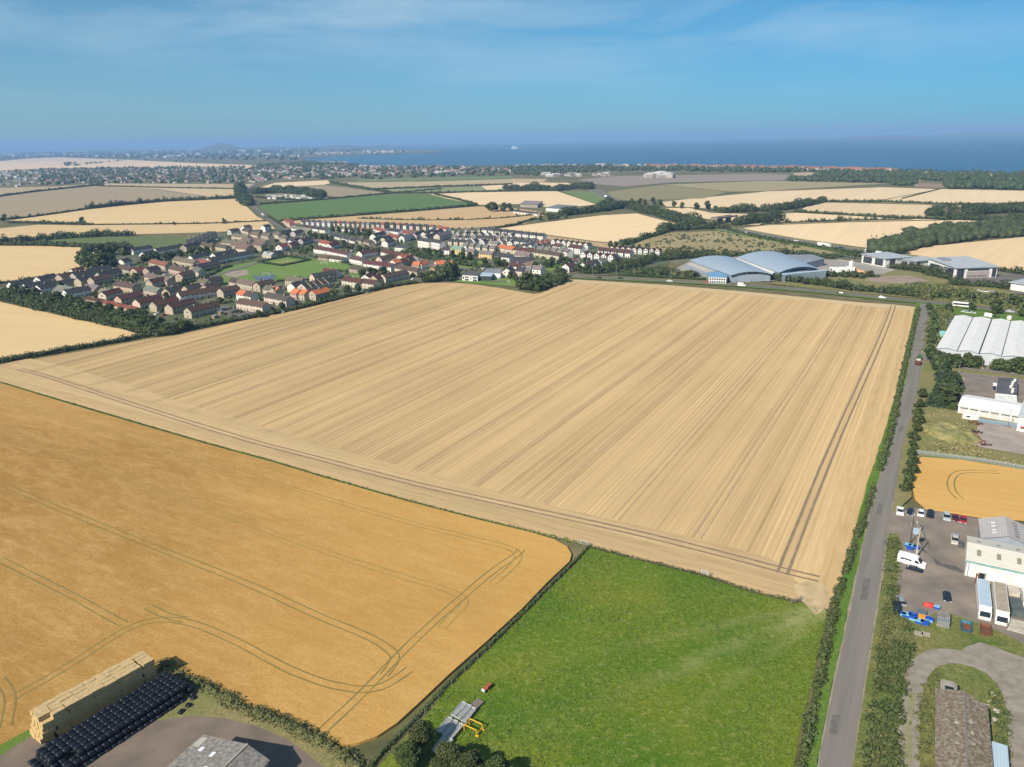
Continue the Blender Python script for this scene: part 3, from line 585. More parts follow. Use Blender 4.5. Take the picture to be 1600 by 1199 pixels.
# ================================================================ TREES, HEDGES, SCRUB
m_leaf = foliage('leaves_broad', (.034, .062, .016), (.075, .105, .028), (.058, .066, .022), .5, .8)
m_leafw = foliage('leaves_wood', (.030, .055, .017), (.062, .085, .026), (.05, .058, .024), .35, .6)
m_con = foliage('needles', (.028, .058, .026), (.055, .09, .045), (.045, .075, .025), .6, .6)
m_hedge = foliage('hedge_leaves', (.045, .07, .02), (.085, .11, .035), (.075, .075, .03), .35, .4)
m_cyp = foliage('clipped_hedge', (.025, .05, .018), (.045, .075, .026), (.03, .05, .02), .4, .4)
m_scrub = foliage('scrub_leaves', (.05, .078, .022), (.115, .13, .038), (.14, .12, .055), .22, .5)
m_bark = M('bark', (.12, .09, .065), (.08, .06, .045), 3., .95, .1)
def broad_proto(k, h=10., r=3.7, nq=900, leaf=.75, mat=m_leaf, lobes=8, low=.18):
    rr = random.Random(100+k); mb = MB(); q = []
    for i in range(lobes):
        a = i/lobes*6.283+rr.uniform(-.4, .4); zz = rr.uniform(low+.12, .8)*h; d_ = rr.uniform(.25, .62)*r*(1.15-abs(zz/h-.5)); lr = rr.uniform(.36, .56)*r
        if i == 0: d_ = 0; zz = h*.8; lr = .46*r
        c = (math.cos(a)*d_, math.sin(a)*d_, min(zz, h-lr*.9)); rad = (lr, lr*rr.uniform(.85, 1.1), lr*rr.uniform(.75, 1.))
        mb.blob(c, tuple(x*.72 for x in rad), seed=k*31+i, amp=.16, sub=2 if nq > 2000 else 1); q.append(cloud(int(nq/lobes), c, rad, leaf))
    mb.blob((0, 0, h*.5), (r*.55, r*.55, h*.3), seed=k)
    crown = npmesh('crown', np.vstack(q), mat, mb)
    tb = MB().tube((0, 0, -.2), (rr.uniform(-.2, .2), rr.uniform(-.2, .2), h*.45), .26*h/10, .16*h/10, 8)
    for i in range(4):
        a = i*1.57+rr.random(); tb.tube((0, 0, h*(.25+.05*i)), (math.cos(a)*r*.5, math.sin(a)*r*.5, h*(.5+.06*i)), .11*h/10, .04, 6)
    return crown, tb.mesh('trunk', m_bark)
def con_proto(k, h=10., r=2.6, nq=900, leaf=.6, mat=None):
    rr = random.Random(300+k); mb = MB(); q = []
    tiers = 7
    for i in range(tiers):
        f = i/(tiers-1); zz = h*(.14+.8*f); rad = r*(1-f*.86)*rr.uniform(.85, 1.1)
        nb = max(3, int(6*(1-f)+2))
        for j in range(nb):
            a = j/nb*6.283+rr.random(); c = (math.cos(a)*rad*.6, math.sin(a)*rad*.6, zz-.04*h)
            q.append(cloud(int(nq/tiers/nb*1.2)+2, c, (rad*.5, rad*.5, h*.07), leaf))
        mb.blob((0, 0, zz), (rad*.6, rad*.6, h*.1), seed=k*17+i)
    crown = npmesh('crown', np.vstack(q), mat or m_con, mb)
    return crown, MB().tube((0, 0, -.2), (0, 0, h*.9), .22*h/10, .05, 8).mesh('trunk', m_bark)
PB = [broad_proto(k, nq=700, leaf=.85, mat=m_leafw if k % 2 else m_leaf, lobes=7+k % 3, low=.08) for k in range(7)]
PC = [con_proto(k) for k in range(3)]
PN = [broad_proto(20+k, nq=9000, leaf=.34, mat=m_leaf, lobes=11, low=.1) for k in range(3)]
PS = [broad_proto(40+k, h=10, r=5.5, nq=500, leaf=1.2, mat=m_hedge if k % 2 else m_scrub, lobes=6, low=-.1) for k in range(4)]   # bushes, scaled down
PNS = [broad_proto(50+k, h=10, r=6.0, nq=3500, leaf=.8, mat=m_hedge if k % 2 else m_leaf, lobes=9, low=-.1) for k in range(3)]
NT = [0]
def tree(x, y, h, label, kind='b', group=None, loc=None, wide=1., cat='tree'):
    NT[0] += 1
    P = {'b': PB, 'c': PC, 'n': PN, 's': PS, 'm': PNS}[kind]; crown, trunk = P[rnd.randrange(len(P))]
    nm = {'b': 'broadleaf_tree', 'c': 'conifer_tree', 'n': 'broadleaf_tree', 's': 'bush', 'm': 'bush'}[kind]
    if kind in 'sm': cat = 'bush'
    p = loc if loc is not None else G(x, y)
    o = thing(nm, label, cat, p, rnd.uniform(0, 6.28), group)
    s = h/10; o.scale = (s*wide*rnd.uniform(.9, 1.1), s*wide*rnd.uniform(.9, 1.1), s)
    part('crown', crown, None, o)
    part('trunk', trunk, None, o)
    return o
def belt(pts, n, h, phrase, kind='b', group=None, jx=4., jy=1.2, wide=1., hv=.2, kinds=None, noun=None):
    """n trees set along a line of photo points, told apart by their order from the left"""
    P = [Vector((a, b_, 0)) for a, b_ in pts]; ls = [(b_-a).length for a, b_ in zip(P[:-1], P[1:])]; T = sum(ls); items = []
    for i in range(n):
        s = (i+.5)/n*T; k = 0
        while k < len(ls)-1 and s > ls[k]: s -= ls[k]; k += 1
        q = P[k].lerp(P[k+1], s/ls[k]); items.append((q.x+rnd.uniform(-jx, jx), q.y+rnd.uniform(-jy, jy)))
    items.sort()
    noun = noun or {'b': 'tree', 'c': 'conifer', 'n': 'tree', 's': 'bush', 'm': 'bush'}[kind]
    for i, (x, y) in enumerate(items):
        kd = kind if not kinds else rnd.choice(kinds)
        tree(x, y, h*rnd.uniform(1-hv, 1+hv), f"{nth(i)} {noun} from the left {phrase}" if i else f"leftmost {noun} {phrase}", kd, group or noun+'s '+phrase, wide=wide)

# the belts that stand out
belt([(2, 466), (70, 482), (150, 500), (228, 519)], 17, 9, 'in the dark belt above the left golden field', group='trees in the dark belt', wide=1.15, jy=1.)
belt([(18, 462), (90, 478), (160, 493), (250, 514)], 14, 9.5, 'in the back row of the dark belt', group='trees in the dark belt', wide=1.15, jy=1.)
belt([(232, 524), (268, 521), (300, 514)], 5, 7, 'at the tip of the dark belt', group='trees in the dark belt', wide=1.2, jy=.5)
belt([(122, 411), (130, 417), (160, 420), (178, 416)], 8, 13, 'in the front of the rounded copse', group='trees of the rounded copse', wide=1.3)
belt([(128, 404), (150, 400), (200, 398)], 6, 12, 'in the back of the rounded copse', group='trees of the rounded copse', wide=1.3)
belt([(215, 412), (260, 408), (330, 398)], 9, 9, 'behind the beige terraces', wide=1.2)
belt([(655, 442), (690, 441), (712, 439)], 6, 9, 'at the village edge above the stubble', wide=1.35, jy=.6)
belt([(700, 436), (712, 433), (718, 432)], 3, 12, 'left of the white school', wide=1.2)
belt([(808, 451), (820, 454), (840, 455), (862, 449), (880, 442), (890, 438)], 10, 7.5, 'in the front of the dense clump above the field notch', group='trees of the dense clump', wide=1.35, jy=.5)
belt([(812, 443), (840, 445), (870, 438), (885, 432)], 7, 8, 'in the back of the dense clump above the field notch', group='trees of the dense clump', wide=1.3)
belt([(482, 371), (505, 377), (520, 380)], 5, 8, 'beside the village road bend', wide=1.2)
belt([(516, 362), (560, 368), (582, 374)], 8, 10, 'behind the white cottages', wide=1.0, kinds=['b', 'c'])
belt([(534, 387), (560, 392), (592, 400)], 8, 7, 'in the green strip below the white cottages', wide=1.2, noun='tree')
belt([(565, 436), (585, 437), (604, 434)], 5, 9, 'between the long white terraces', wide=1.2)
belt([(660, 397), (675, 400), (688, 402)], 4, 8, 'on the green below the tall white block', wide=1.2)
belt([(706, 404), (735, 408)], 4, 8, 'below the yellow gabled house', wide=1.1)
belt([(757, 414), (775, 414), (790, 420), (800, 434)], 5, 8, 'above the flat roofed school', wide=1.2)
belt([(835, 420), (858, 418), (880, 408), (885, 424)], 7, 7, 'left of the lone white gable by the road', wide=1.1)
belt([(900, 425), (910, 428), (945, 427), (960, 420), (975, 412)], 9, 7, 'beside the white gabled house at the road', wide=1.2)
belt([(960, 428), (975, 422), (1000, 416), (1030, 408)], 7, 7, 'left of the white railings', wide=1.1)
belt([(985, 430), (1020, 432), (1060, 433), (1082, 434)], 8, 5.5, 'behind the white railings', wide=1.4, kinds=['b', 's'], noun='tree')
belt([(945, 389), (965, 386), (990, 390), (1015, 396)], 6, 7, 'behind the pink roofed terrace', wide=1.1)
belt([(1035, 404), (1065, 402), (1100, 401), (1136, 403)], 11, 7, 'behind the curved roof depot', wide=1.1)
belt([(757, 330), (775, 331), (800, 330)], 6, 13, 'in the clump left of the farm', wide=1.2)
belt([(840, 346), (865, 345), (889, 343)], 5, 9, 'at the top of the big pale field', wide=1.2)
belt([(880, 337), (915, 334), (960, 328), (985, 322)], 12, 11, 'in the row above the pale field', wide=1.1)
belt([(985, 322), (1010, 320), (1034, 323)], 5, 11, 'beyond the road cutting', wide=1.1)
belt([(985, 328), (1020, 336), (1060, 346), (1085, 352)], 10, 11, 'along the motorway bank', wide=1.1)
belt([(1035, 362), (1060, 360), (1090, 358), (1122, 358)], 9, 9, 'beside the motorway bridge', wide=1.1)
for i, (x, y, h) in enumerate([(1053, 325, 11), (1065, 326, 10), (1088, 328, 11), (1105, 329, 15), (1118, 332, 10)]): tree(x, y, h, f"{nth(i)} of five round trees standing along the pale field edge", 'b', 'round field edge trees', wide=1.15)
for x, y, h, l in [(128, 351, 11, 'lone tall round tree on the hedge line in the left golden fields'), (350, 350, 8, 'small dark tree on the hedge at the right of the golden fields'), (273, 352, 5, 'small bush on the hedge line in the middle of the golden fields'), (7, 347, 12, 'round tree at the left edge of the photo between golden fields')]:
    tree(x, y, h, l, 'b')
belt([(1195, 437), (1260, 445), (1330, 455), (1440, 466)], 17, 5.6, 'in the green screen behind the main road', group='trees of the roadside screen', wide=1.5, jy=.8, jx=2)
belt([(1283, 432), (1320, 436), (1368, 435)], 6, 5.5, 'right of the depot', wide=1.4)
belt([(1440, 470), (1470, 466), (1510, 470), (1560, 474), (1600, 478)], 11, 6, 'beyond the bus on the main road', wide=1.3, kinds=['b', 's'], noun='tree')
belt([(1452, 482), (1462, 500), (1458, 520), (1452, 540), (1448, 555)], 8, 5, 'along the lane beside the white warehouse', wide=1.2, kinds=['s', 'b'], noun='tree')
for x, y, h, l in [(1556, 492, 10, 'large dark tree right of the bus and above the warehouse'), (1517, 487, 6, 'small brownish tree just right of the bus'), (1601, 497, 9, 'dark tree at the right edge above the warehouse'), (1482, 489, 6, 'olive tree left of the bus'), (1500, 512, 4, 'low bush at the warehouse corner near the bus')]:
    if x != 1500: tree(x, y, h, l, 'b', wide=1.25)
belt([(1452, 562), (1465, 573), (1490, 577), (1508, 576), (1528, 578)], 9, 7.5, 'in front of the white ribbed warehouse', wide=1.15)
belt([(1548, 580), (1565, 582), (1590, 584), (1605, 586)], 5, 7.5, 'at the right below the ribbed warehouse', wide=1.15)
belt([(1462, 590), (1475, 600), (1470, 618), (1460, 634), (1470, 640), (1484, 622), (1482, 606)], 14, 8.5, 'in the conifer clump by the lane', kinds=['c', 'c', 'b'], noun='conifer', wide=1.35, jx=6)
belt([(1440, 618), (1434, 650), (1428, 690), (1422, 730), (1416, 775)], 12, 4.2, 'in the dark strip right of the lane', wide=1.3, jx=1.5)
tree(1488, 642, 3.5, 'round green bush at the left end of the garage block', 'm', wide=1.0)
# near trees, lower edge of the picture
for x, y, h, l in [(660, 1175, 6.5, 'dark leafy tree left of the lowest slatted racks'), (640, 1200, 5.5, 'low tree at the bottom edge left of the racks'), (706, 1212, 6.5, 'dark tree at the bottom edge in front of the racks'), (735, 1222, 6, 'middle tree at the bottom edge under the yellow frame'), (778, 1228, 6, 'pale olive tree at the bottom edge casting a long shadow'), (800, 1236, 4.5, 'rightmost tree showing at the bottom edge of the pasture')]:
    tree(x, y, h, l, 'n', wide=1.15)
tree(688, 1224, 5, 'small tree at the bottom edge between two darker trees', 'n', wide=1.2)
# garden trees and shrubs scattered in the village
gard = [(60, 455), (95, 452), (128, 447), (105, 462), (150, 466), (205, 448), (212, 438), (242, 436), (290, 446), (215, 455), (232, 470), (345, 476), (262, 470), (384, 478), (400, 397), (415, 394), (425, 390), (432, 398), (470, 398), (480, 397), (487, 393), (500, 392), (456, 375), (447, 372), (470, 360), (408, 366), (372, 384), (360, 398), (405, 497), (418, 488), (440, 484), (500, 472), (545, 460), (560, 455), (520, 467), (626, 378), (640, 388), (628, 380), (612, 396), (550, 405), (535, 400), (600, 420), (645, 434), (700, 420), (832, 431), (806, 441), (797, 437), (795, 394), (850, 383), (775, 395), (812, 405), (905, 421), (888, 412), (915, 410), (870, 425)]
gard.sort()
for i, (x, y) in enumerate(gard):
    tree(x, y, rnd.uniform(4, 7), f"{nth(i)} of the scattered village garden trees, counted from the left" if i else 'leftmost of the scattered village garden trees', 'b', 'village garden trees', wide=1.2)
print('trees', NT[0])

# ---- hedges: each one a single thing
def hedge(name, label, px, w, h, mat=m_hedge, leaf=.5, dens=22, lump=.25, gaps=(), cat='hedge', world=False, trees=0., core=True, sm=1, group=None):
    P = [Vector(q) for q in px] if world else px_poly(px)
    P = smooth(P, sm) if sm else P; P = resample(P, max(.7, w*.55)); mb = MB(); q = []; L_ = 0
    org = P[0].copy()
    for i, p in enumerate(P):
        f = i/len(P)
        if any(a < f < b_ for a, b_ in gaps): continue
        o = offs(P, i)
        big = 1+(trees if rnd.random() < .16 else 0)*rnd.uniform(.6, 1.2)
        hh = h*(1+rnd.uniform(-lump, lump))*big; ww = w*(1+rnd.uniform(-lump, lump)*.7)*(1+(big-1)*.6)
        c = p-org+o*rnd.uniform(-lump, lump)*w*.4
        rad = (ww*.62, ww*.62, hh*.55); cc = (c.x, c.y, hh*.48)
        if core: mb.blob(cc, (rad[0]*.7, rad[1]*.7, rad[2]*.75), seed=i*7+int(w*10), amp=.2)
        q.append(cloud(max(6, int(dens*max(1.2, w*.55)*ww*hh/(leaf*leaf)/14)), cc, rad, leaf, lo=.8))
    if not q: return
    me = npmesh(name, np.vstack(q), mat, mb)
    return thing(name, label, cat, org, 0, group, mesh=me)
hedge('hedge', 'long dark roadside hedge between the pasture, stubble field and the lane', [(1246, 1230), (1262, 1150), (1280, 1070), (1296, 985), (1306, 940), (1322, 893), (1340, 840), (1357, 790), (1367, 758)], 1.5, 1.2, leaf=.3, dens=34, lump=.6, gaps=((.53, .545), (.885, .9)))
hedge('hedge', 'dark roadside hedge between the far stubble and the lane', [(1374, 738), (1388, 690), (1398, 650), (1408, 595), (1418, 552), (1428, 512), (1435, 483)], 1.7, 1.6, leaf=.42, dens=26, lump=.55)
hedge('hedge', 'dark field hedge running from the left edge up to the tree belt', [(-30, 574), (0, 567), (50, 559), (127, 545), (180, 536), (232, 526)], 3.0, 2.6, leaf=.6, trees=.3, mat=m_leafw)
hedge('hedge', 'village edge hedge along the top left of the stubble field', [(250, 525), (310, 513), (380, 500), (440, 489), (500, 475), (560, 460), (610, 449), (650, 443)], 3.0, 2.4, leaf=.7, trees=.35, mat=m_leafw)
hedge('hedge', 'bushy hedge between the ripe barley and the farmyard track', [(258, 1040), (275, 1054), (300, 1068), (335, 1086), (372, 1108), (410, 1122), (452, 1137), (492, 1158), (520, 1176), (560, 1200)], 2.6, 1.5, leaf=.28, dens=34, mat=m_scrub)
hedge('hedge', 'low dark hedge and fence line between barley and pasture', [(918, 857), (901, 876), (858, 917), (810, 966), (764, 1010), (704, 1066), (662, 1112), (625, 1150), (596, 1178), (570, 1215)], .8, .75, leaf=.22, dens=30, mat=m_leaf)
hedge('grass_margin', 'green unmown grass margin between the barley and the stubble', [(-20, 592), (0, 598), (136, 639), (247, 671.5), (336, 697.5), (428, 722.5), (500, 744.5), (636, 783.5), (747, 812), (850, 836), (921, 854)], 1.1, .5, leaf=.25, dens=22, mat=m_verge, cat='grass strip', core=False)
hedge('grass_margin', 'overgrown grass margin at the top of the green pasture', [(921, 855), (1000, 875.5), (1096, 899), (1175, 926), (1248, 941)], 1.0, .6, leaf=.22, dens=26, mat=m_leaf, cat='grass strip', core=False)
hedge('hedge', 'trimmed dark hedge in front of the curved roof depot', [(968, 431), (1010, 433.5), (1080, 436.5), (1147, 440.5)], 2.2, 2.0, leaf=.6, mat=m_cyp, lump=.05)
hedge('hedge', 'clipped hedge around the bowling green', [(404, 411), (441, 416.5), (485, 407.5), (448, 402), (406, 410.5)], 2.5, 2.0, leaf=.7, mat=m_cyp, lump=.05, sm=0)
FH = [('forming the tall screen along the main road below the depot', [(1197, 436), (1260, 444), (1330, 454), (1440, 466)], 5.5, 4.6, .1), ('right of the depot yard above the screen', [(1283, 431), (1330, 434), (1368, 434)], 5, 4, .2), ('filling the dark belt above the left golden field', [(4, 466), (70, 482), (150, 500), (228, 518), (262, 522)], 11, 6.5, .25), ('along the road cutting above the pale field', [(880, 337), (915, 333), (960, 327), (990, 321)], 13, 8, .3), ('on the bank left of the motorway', [(985, 327), (1020, 335), (1055, 344), (1088, 353)], 14, 8, .3), ('beside the bridge above the scrub', [(1035, 361), (1060, 359), (1090, 358), (1125, 357)], 13, 7, .3), ('behind the railings on the main road', [(985, 429), (1020, 430), (1060, 431), (1085, 433)], 9, 4.5, .3), ('around the white gabled house by the main road', [(902, 424), (925, 429), (950, 426), (975, 414)], 7, 4.5, .4), ('between the maroon terraces and the depot', [(975, 420), (1000, 414), (1030, 408), (1070, 403), (1136, 403)], 8, 5, .4), ('at the far left under the brown field', [(-20, 345), (15, 343.5), (60, 338.5), (140, 327)], 3, 3, .5), ('in the tree dotted line above the golden field', [(135, 327), (200, 320.5), (260, 315), (320, 313)], 5, 6, .7), ('right end of the tree dotted line by the road', [(325, 312), (352, 311), (376, 309)], 5, 5, .6),
      ('below the golden field at the far left', [(15, 349), (80, 350), (145, 352)], 4, 3.5, .8), ('along the thin line under the golden field', [(150, 352), (250, 351), (330, 350), (415, 346)], 1.5, 1.5, 1.), ('behind the village green at the left', [(-10, 382), (60, 375.5), (150, 370), (205, 369)], 7, 6, .4), ('in front of the village green', [(0, 384), (60, 384), (110, 386), (160, 388), (205, 392)], 5, 4, .8),
      ('above the village at the left edge', [(-20, 447), (20, 443), (60, 438), (110, 431)], 3, 3, .4), ('on the long line up to the left town', [(-20, 312), (0, 307), (60, 299.5), (160, 288.5)], 4, 3.5, .3), ('between the two tan strips at the left', [(150, 291), (250, 294), (385, 296)], 2.5, 2.5, .3),
      ('beside the caravan park road', [(376, 292), (374, 305), (388, 322)], 14, 9, .5), ('above the green field', [(405, 320), (495, 313.5), (612, 302.5), (690, 296)], 3.5, 3, .3), ('below the green field', [(438, 346.5), (500, 342), (600, 334), (745, 322)], 4, 3.5, .2), ('right of the brown field', [(516, 286), (560, 294), (612, 302)], 5, 4, .4),
      ('along the far right of the green field', [(680, 305), (712, 312), (746, 321)], 3, 3, .3), ('on the line above the pale stubble', [(580, 296.5), (690, 292), (800, 288.5)], 3, 3, .3), ('under the pale fields by the farm', [(612, 302.5), (700, 302), (800, 299), (870, 298.5)], 3.5, 3, .4), ('in the dark line of trees before the coast road', [(790, 296.5), (830, 297), (870, 299)], 14, 9, .4),
      ('right of the dark line by the coast road', [(872, 298), (900, 294), (921, 296)], 16, 9, .4), ('on the thin line over the new estate', [(560, 342), (640, 345), (760, 344), (860, 334)], 1.5, 1.2, 2.), ('above the new estate on the right', [(750, 361), (800, 354), (838, 342)], 3, 2.5, .3), ('down the right side of the big pale field', [(970, 384), (1010, 373), (1040, 363), (1070, 353)], 5, 4, .4),
      ('around the scrub land and depot', [(1138, 402), (1200, 399), (1250, 398), (1300, 406)], 6, 4, .3), ('on the motorway bank above the scrub', [(1140, 361), (1200, 375), (1260, 384), (1350, 399)], 5, 2.5, .2), ('in the tree clump right of the round trees', [(1130, 333), (1170, 331), (1215, 330), (1260, 322), (1285, 316)], 11, 8, .4),
      ('between the two far pale fields', [(1288, 316), (1362, 315.5), (1440, 319), (1555, 322)], 3.5, 3.5, .3), ('in the right field corner by the edge', [(1555, 322), (1600, 319), (1660, 315)], 4, 3.5, .3), ('down the middle right pale fields', [(1244, 332), (1320, 337), (1400, 341.5), (1470, 343)], 4, 3.5, .2), ('on the dotted line across the pale fields', [(1190, 351.5), (1240, 349), (1300, 346.5), (1425, 343.5)], 2.5, 2.5, 1.4),
      ('in the long wood strip at the right edge', [(1500, 338), (1540, 333), (1580, 332), (1640, 334)], 18, 10, .3), ('in the copse around the red farmhouse', [(1456, 338), (1470, 333), (1490, 335)], 16, 9, .3), ('under the red farmhouse', [(1470, 343), (1540, 344.5), (1640, 348)], 10, 6, .3), ('left of the red farmhouse on the thin line', [(1410, 311), (1467, 296.5)], 1.5, 1.5, .2),
      ('along the motorway beyond the bridge', [(1150, 352), (1180, 349), (1215, 345)], 12, 9, .3), ('right of the white offices', [(1556, 424), (1600, 430), (1680, 442)], 5, 4, .3), ('between the office blocks', [(1395, 419), (1440, 425), (1475, 436)], 8, 4.5, .4), ('behind the left office block', [(1310, 402), (1350, 405), (1366, 410)], 9, 4.5, .3), ('in front of the right office block', [(1490, 446), (1530, 449), (1600, 452)], 7, 4.5, .5),
      ('around the caravan park', [(402, 309), (440, 312), (480, 314), (503, 311)], 6, 3, .3), ('behind the caravan park', [(400, 303), (430, 301), (470, 303), (500, 309)], 20, 12, .3), ('below the new estate by the village road', [(420, 340), (440, 352), (446, 357)], 3, 2.5, .3), ('above the school lawn by the road', [(560, 420), (600, 417)], 3, 2, .3),
      ('through the middle of the village green strip', [(640, 396), (680, 408), (720, 414), (760, 420)], 8, 3.5, .4), ('at the farm in the middle distance', [(800, 330), (840, 337), (900, 336)], 3, 3, .5), ('beside the railway bridge at the cutting', [(940, 318), (955, 316)], 8, 5, .5),
      ('around the playing field on its left side', [(278, 449), (320, 436), (348, 421), (362, 417)], 2.5, 2.2, .3), ('beyond the playing field on its top side', [(490, 404), (520, 409), (546, 414)], 2.2, 2., .3), ('between terraces and the playing field', [(400, 445), (440, 441), (490, 436)], 2.5, 2.2, .4)]
for ph, px, w, h, tr in FH:
    dist = sum((px_poly(px)[0]).xy.length for _ in (0,)); leaf = .8 if dist < 700 else (1.3 if dist < 1600 else 2.2)
    hedge('hedgerow', f"dark hedgerow {ph}" if w < 9 else f"wide band of trees and bushes {ph}", px, w, h, m_leafw, leaf=leaf, dens=14, lump=.35, trees=tr, cat='hedgerow')
# scrub too thick to count
def scatter_stuff(name, label, poly, n, size, hgt, mat, leafsize, cat='scrub', blob=0, world=False, patchy=0.):
    P = [(p.x, p.y) for p in (poly if world else px_poly(poly))]; xs = [p[0] for p in P]; ys = [p[1] for p in P]; q = []; mb = MB(); k = 0; tr = 0
    while k < n and tr < n*30:
        tr += 1; x = rnd.uniform(min(xs), max(xs)); y = rnd.uniform(min(ys), max(ys))
        if not inside(x, y, P): continue
        if patchy and mn.noise((x*.03*patchy, y*.03*patchy, 5.)) < rnd.uniform(-.35, .35): continue
        k += 1; s = size*rnd.uniform(.5, 1.3); h = hgt*rnd.uniform(.5, 1.3)
        if blob: mb.blob((x, y, h*.4), (s*.6, s*.6, h*.4), seed=k, amp=.25)
        q.append(cloud(max(2, int(leafsize[1])), (x, y, h*.42), (s, s, h*.6), leafsize[0], lo=.5))
    me = npmesh(name, np.vstack(q), mat, mb if blob else None)
    return struct(name, me, None, kind='stuff', label=label, cat=cat)
m_tuft = foliage('grass_tufts', (.11, .17, .03), (.09, .16, .02), (.16, .18, .05), .08, .1)
scatter_stuff('scrub', 'thick green and brown scrub on the bank right of the lane', [(1388, 850), (1402, 842), (1408, 880), (1403, 930), (1408, 968), (1425, 985), (1432, 1010), (1420, 1040), (1412, 1090), (1408, 1150), (1408, 1260), (1346, 1260), (1356, 1150), (1372, 1020), (1384, 920)], 950, 1.1, .95, m_scrub, (.32, 38), blob=1, patchy=1.5)
scatter_stuff('scrub', 'darker green brambles among the scrub right of the lane', [(1388, 850), (1402, 842), (1408, 880), (1403, 930), (1408, 968), (1425, 985), (1432, 1010), (1420, 1040), (1412, 1090), (1408, 1150), (1408, 1260), (1346, 1260), (1356, 1150), (1372, 1020), (1384, 920)], 380, 1.2, 1.25, m_leaf, (.34, 44), blob=1, patchy=2.6)
scatter_stuff('scrub', 'olive scrub inside the loop of the gravel track', [(1432, 1200), (1430, 1130), (1440, 1075), (1464, 1052), (1466, 1120), (1463, 1260), (1432, 1260)], 260, .9, 1.0, m_scrub, (.28, 34), blob=1)
scatter_stuff('scrub', 'dark green scrub beside the broken slabs', [(1545, 1085), (1565, 1090), (1578, 1120), (1578, 1180), (1570, 1260), (1560, 1200), (1552, 1130)], 170, .9, 1.0, m_hedge, (.28, 34), blob=1)
scatter_stuff('scrub', 'weedy scrub below the works yard', [(1430, 975), (1480, 990), (1500, 1000), (1486, 1014), (1450, 1016), (1432, 1030), (1424, 1010)], 160, .7, .6, m_scrub, (.26, 26))
scatter_stuff('scrub', 'scrubby bushes between the main road and the offices', [(1440, 468), (1400, 462), (1380, 452), (1440, 446), (1480, 450), (1520, 456), (1600, 468), (1700, 485), (1700, 500), (1600, 488), (1510, 474)], 330, 3.0, 3.0, m_scrub, (1.0, 26), blob=1)
scatter_stuff('scrub', 'brown and green bushes between the lane and the warehouse', [(1454, 484), (1480, 482), (1494, 494), (1480, 520), (1462, 548), (1450, 562), (1444, 556), (1448, 520)], 150, 2.2, 2.2, m_scrub, (.8, 30), blob=1)
scatter_stuff('scrub', 'small dark bushes dotted over the dry scrub land', [(1000, 388), (1040, 368), (1125, 363), (1200, 377), (1300, 396), (1230, 400), (1180, 400), (1080, 396)], 230, 1.6, 2.0, m_leafw, (1.0, 12), blob=1, patchy=1.)
scatter_stuff('scrub', 'tall weeds at the head of the gravel loop', [(1445, 1056), (1470, 1042), (1520, 1046), (1556, 1068), (1574, 1100), (1546, 1082), (1505, 1062), (1466, 1070)], 260, .7, .6, m_scrub, (.24, 24), patchy=3.)
scatter_stuff('scrub', 'rough weeds between the yard clutter and the gravel track', [(1440, 985), (1500, 972), (1600, 1000), (1600, 1018), (1545, 1004), (1500, 1008), (1460, 1020), (1436, 1020)], 420, .7, .5, m_hedge, (.22, 22), patchy=3.)
scatter_stuff('scrub', 'weedy ground beside the works yard fence', [(1528, 985), (1560, 992), (1600, 1012), (1600, 1030), (1560, 1012), (1530, 1000)], 90, .7, .5, m_scrub, (.26, 22))
scatter_stuff('scrub', 'weeds along the farmyard edge by the bale stack', [(262, 1052), (300, 1072), (330, 1096), (320, 1112), (270, 1118), (262, 1090)], 150, .6, .45, m_scrub, (.2, 26), patchy=2.)
scatter_stuff('grass_tufts', 'pale tufts of long grass scattered over the green pasture', F3[:8]+[(1205, 1240), (640, 1240), (664, 1130)]+F3[-4:], 9000, .5, .28, m_tuft, (.22, 5), cat='grass', patchy=1.6)
m_pale_grass = foliage('trampled_grass', (.19, .20, .06), (.25, .24, .09), (.2, .2, .08), .2, .1)
m_dock = foliage('dark_weeds', (.05, .09, .02), (.08, .12, .03), (.06, .08, .03), .3, .2)
scatter_stuff('weed_patch', 'dark weed patches in the middle of the pasture', [(790, 1040), (830, 1030), (842, 1052), (800, 1064)], 26, .4, .16, m_dock, (.2, 12), cat='weeds')
# dry mound beside the lane
mc = G(1484, 680); mh_ = M('dry_mound', (.30, .25, .11), (.13, .145, .05), .45, .95, .1, detail=6, bump=.5, bd=.4)
mg_ = MB(); N = 22
for j in range(N+1):
    for i in range(N+1):
        u_ = i/N*2-1; v_ = j/N*2-1; e = max(0, 1-(abs(u_)**2.4+abs(v_)**2.4)); mg_.v.append((mc.x+u_*9-v_*2, mc.y+v_*12+u_*1, .02+e*3.2*(1+.35*mn.noise((u_*3, v_*3, 0)))+(.25*mn.noise((u_*9, v_*9, 3)) if e > .1 else 0)))
for j in range(N):
    for i in range(N):
        k = j*(N+1)+i; mg_.f.append((k, k+1, k+N+2, k+N+1)); mg_.m.append(0)
struct('mound', mg_, mh_, cat='mound')
scatter_stuff('scrub', 'dry tussocks and brambles around the mound', [(1440, 655), (1470, 640), (1515, 655), (1522, 700), (1600, 718), (1600, 734), (1500, 716), (1438, 708)], 500, .9, 1.2, foliage('dry_scrub', (.20, .19, .07), (.30, .26, .12), (.1, .12, .04), .2, .3), (.4, 24), patchy=2.)
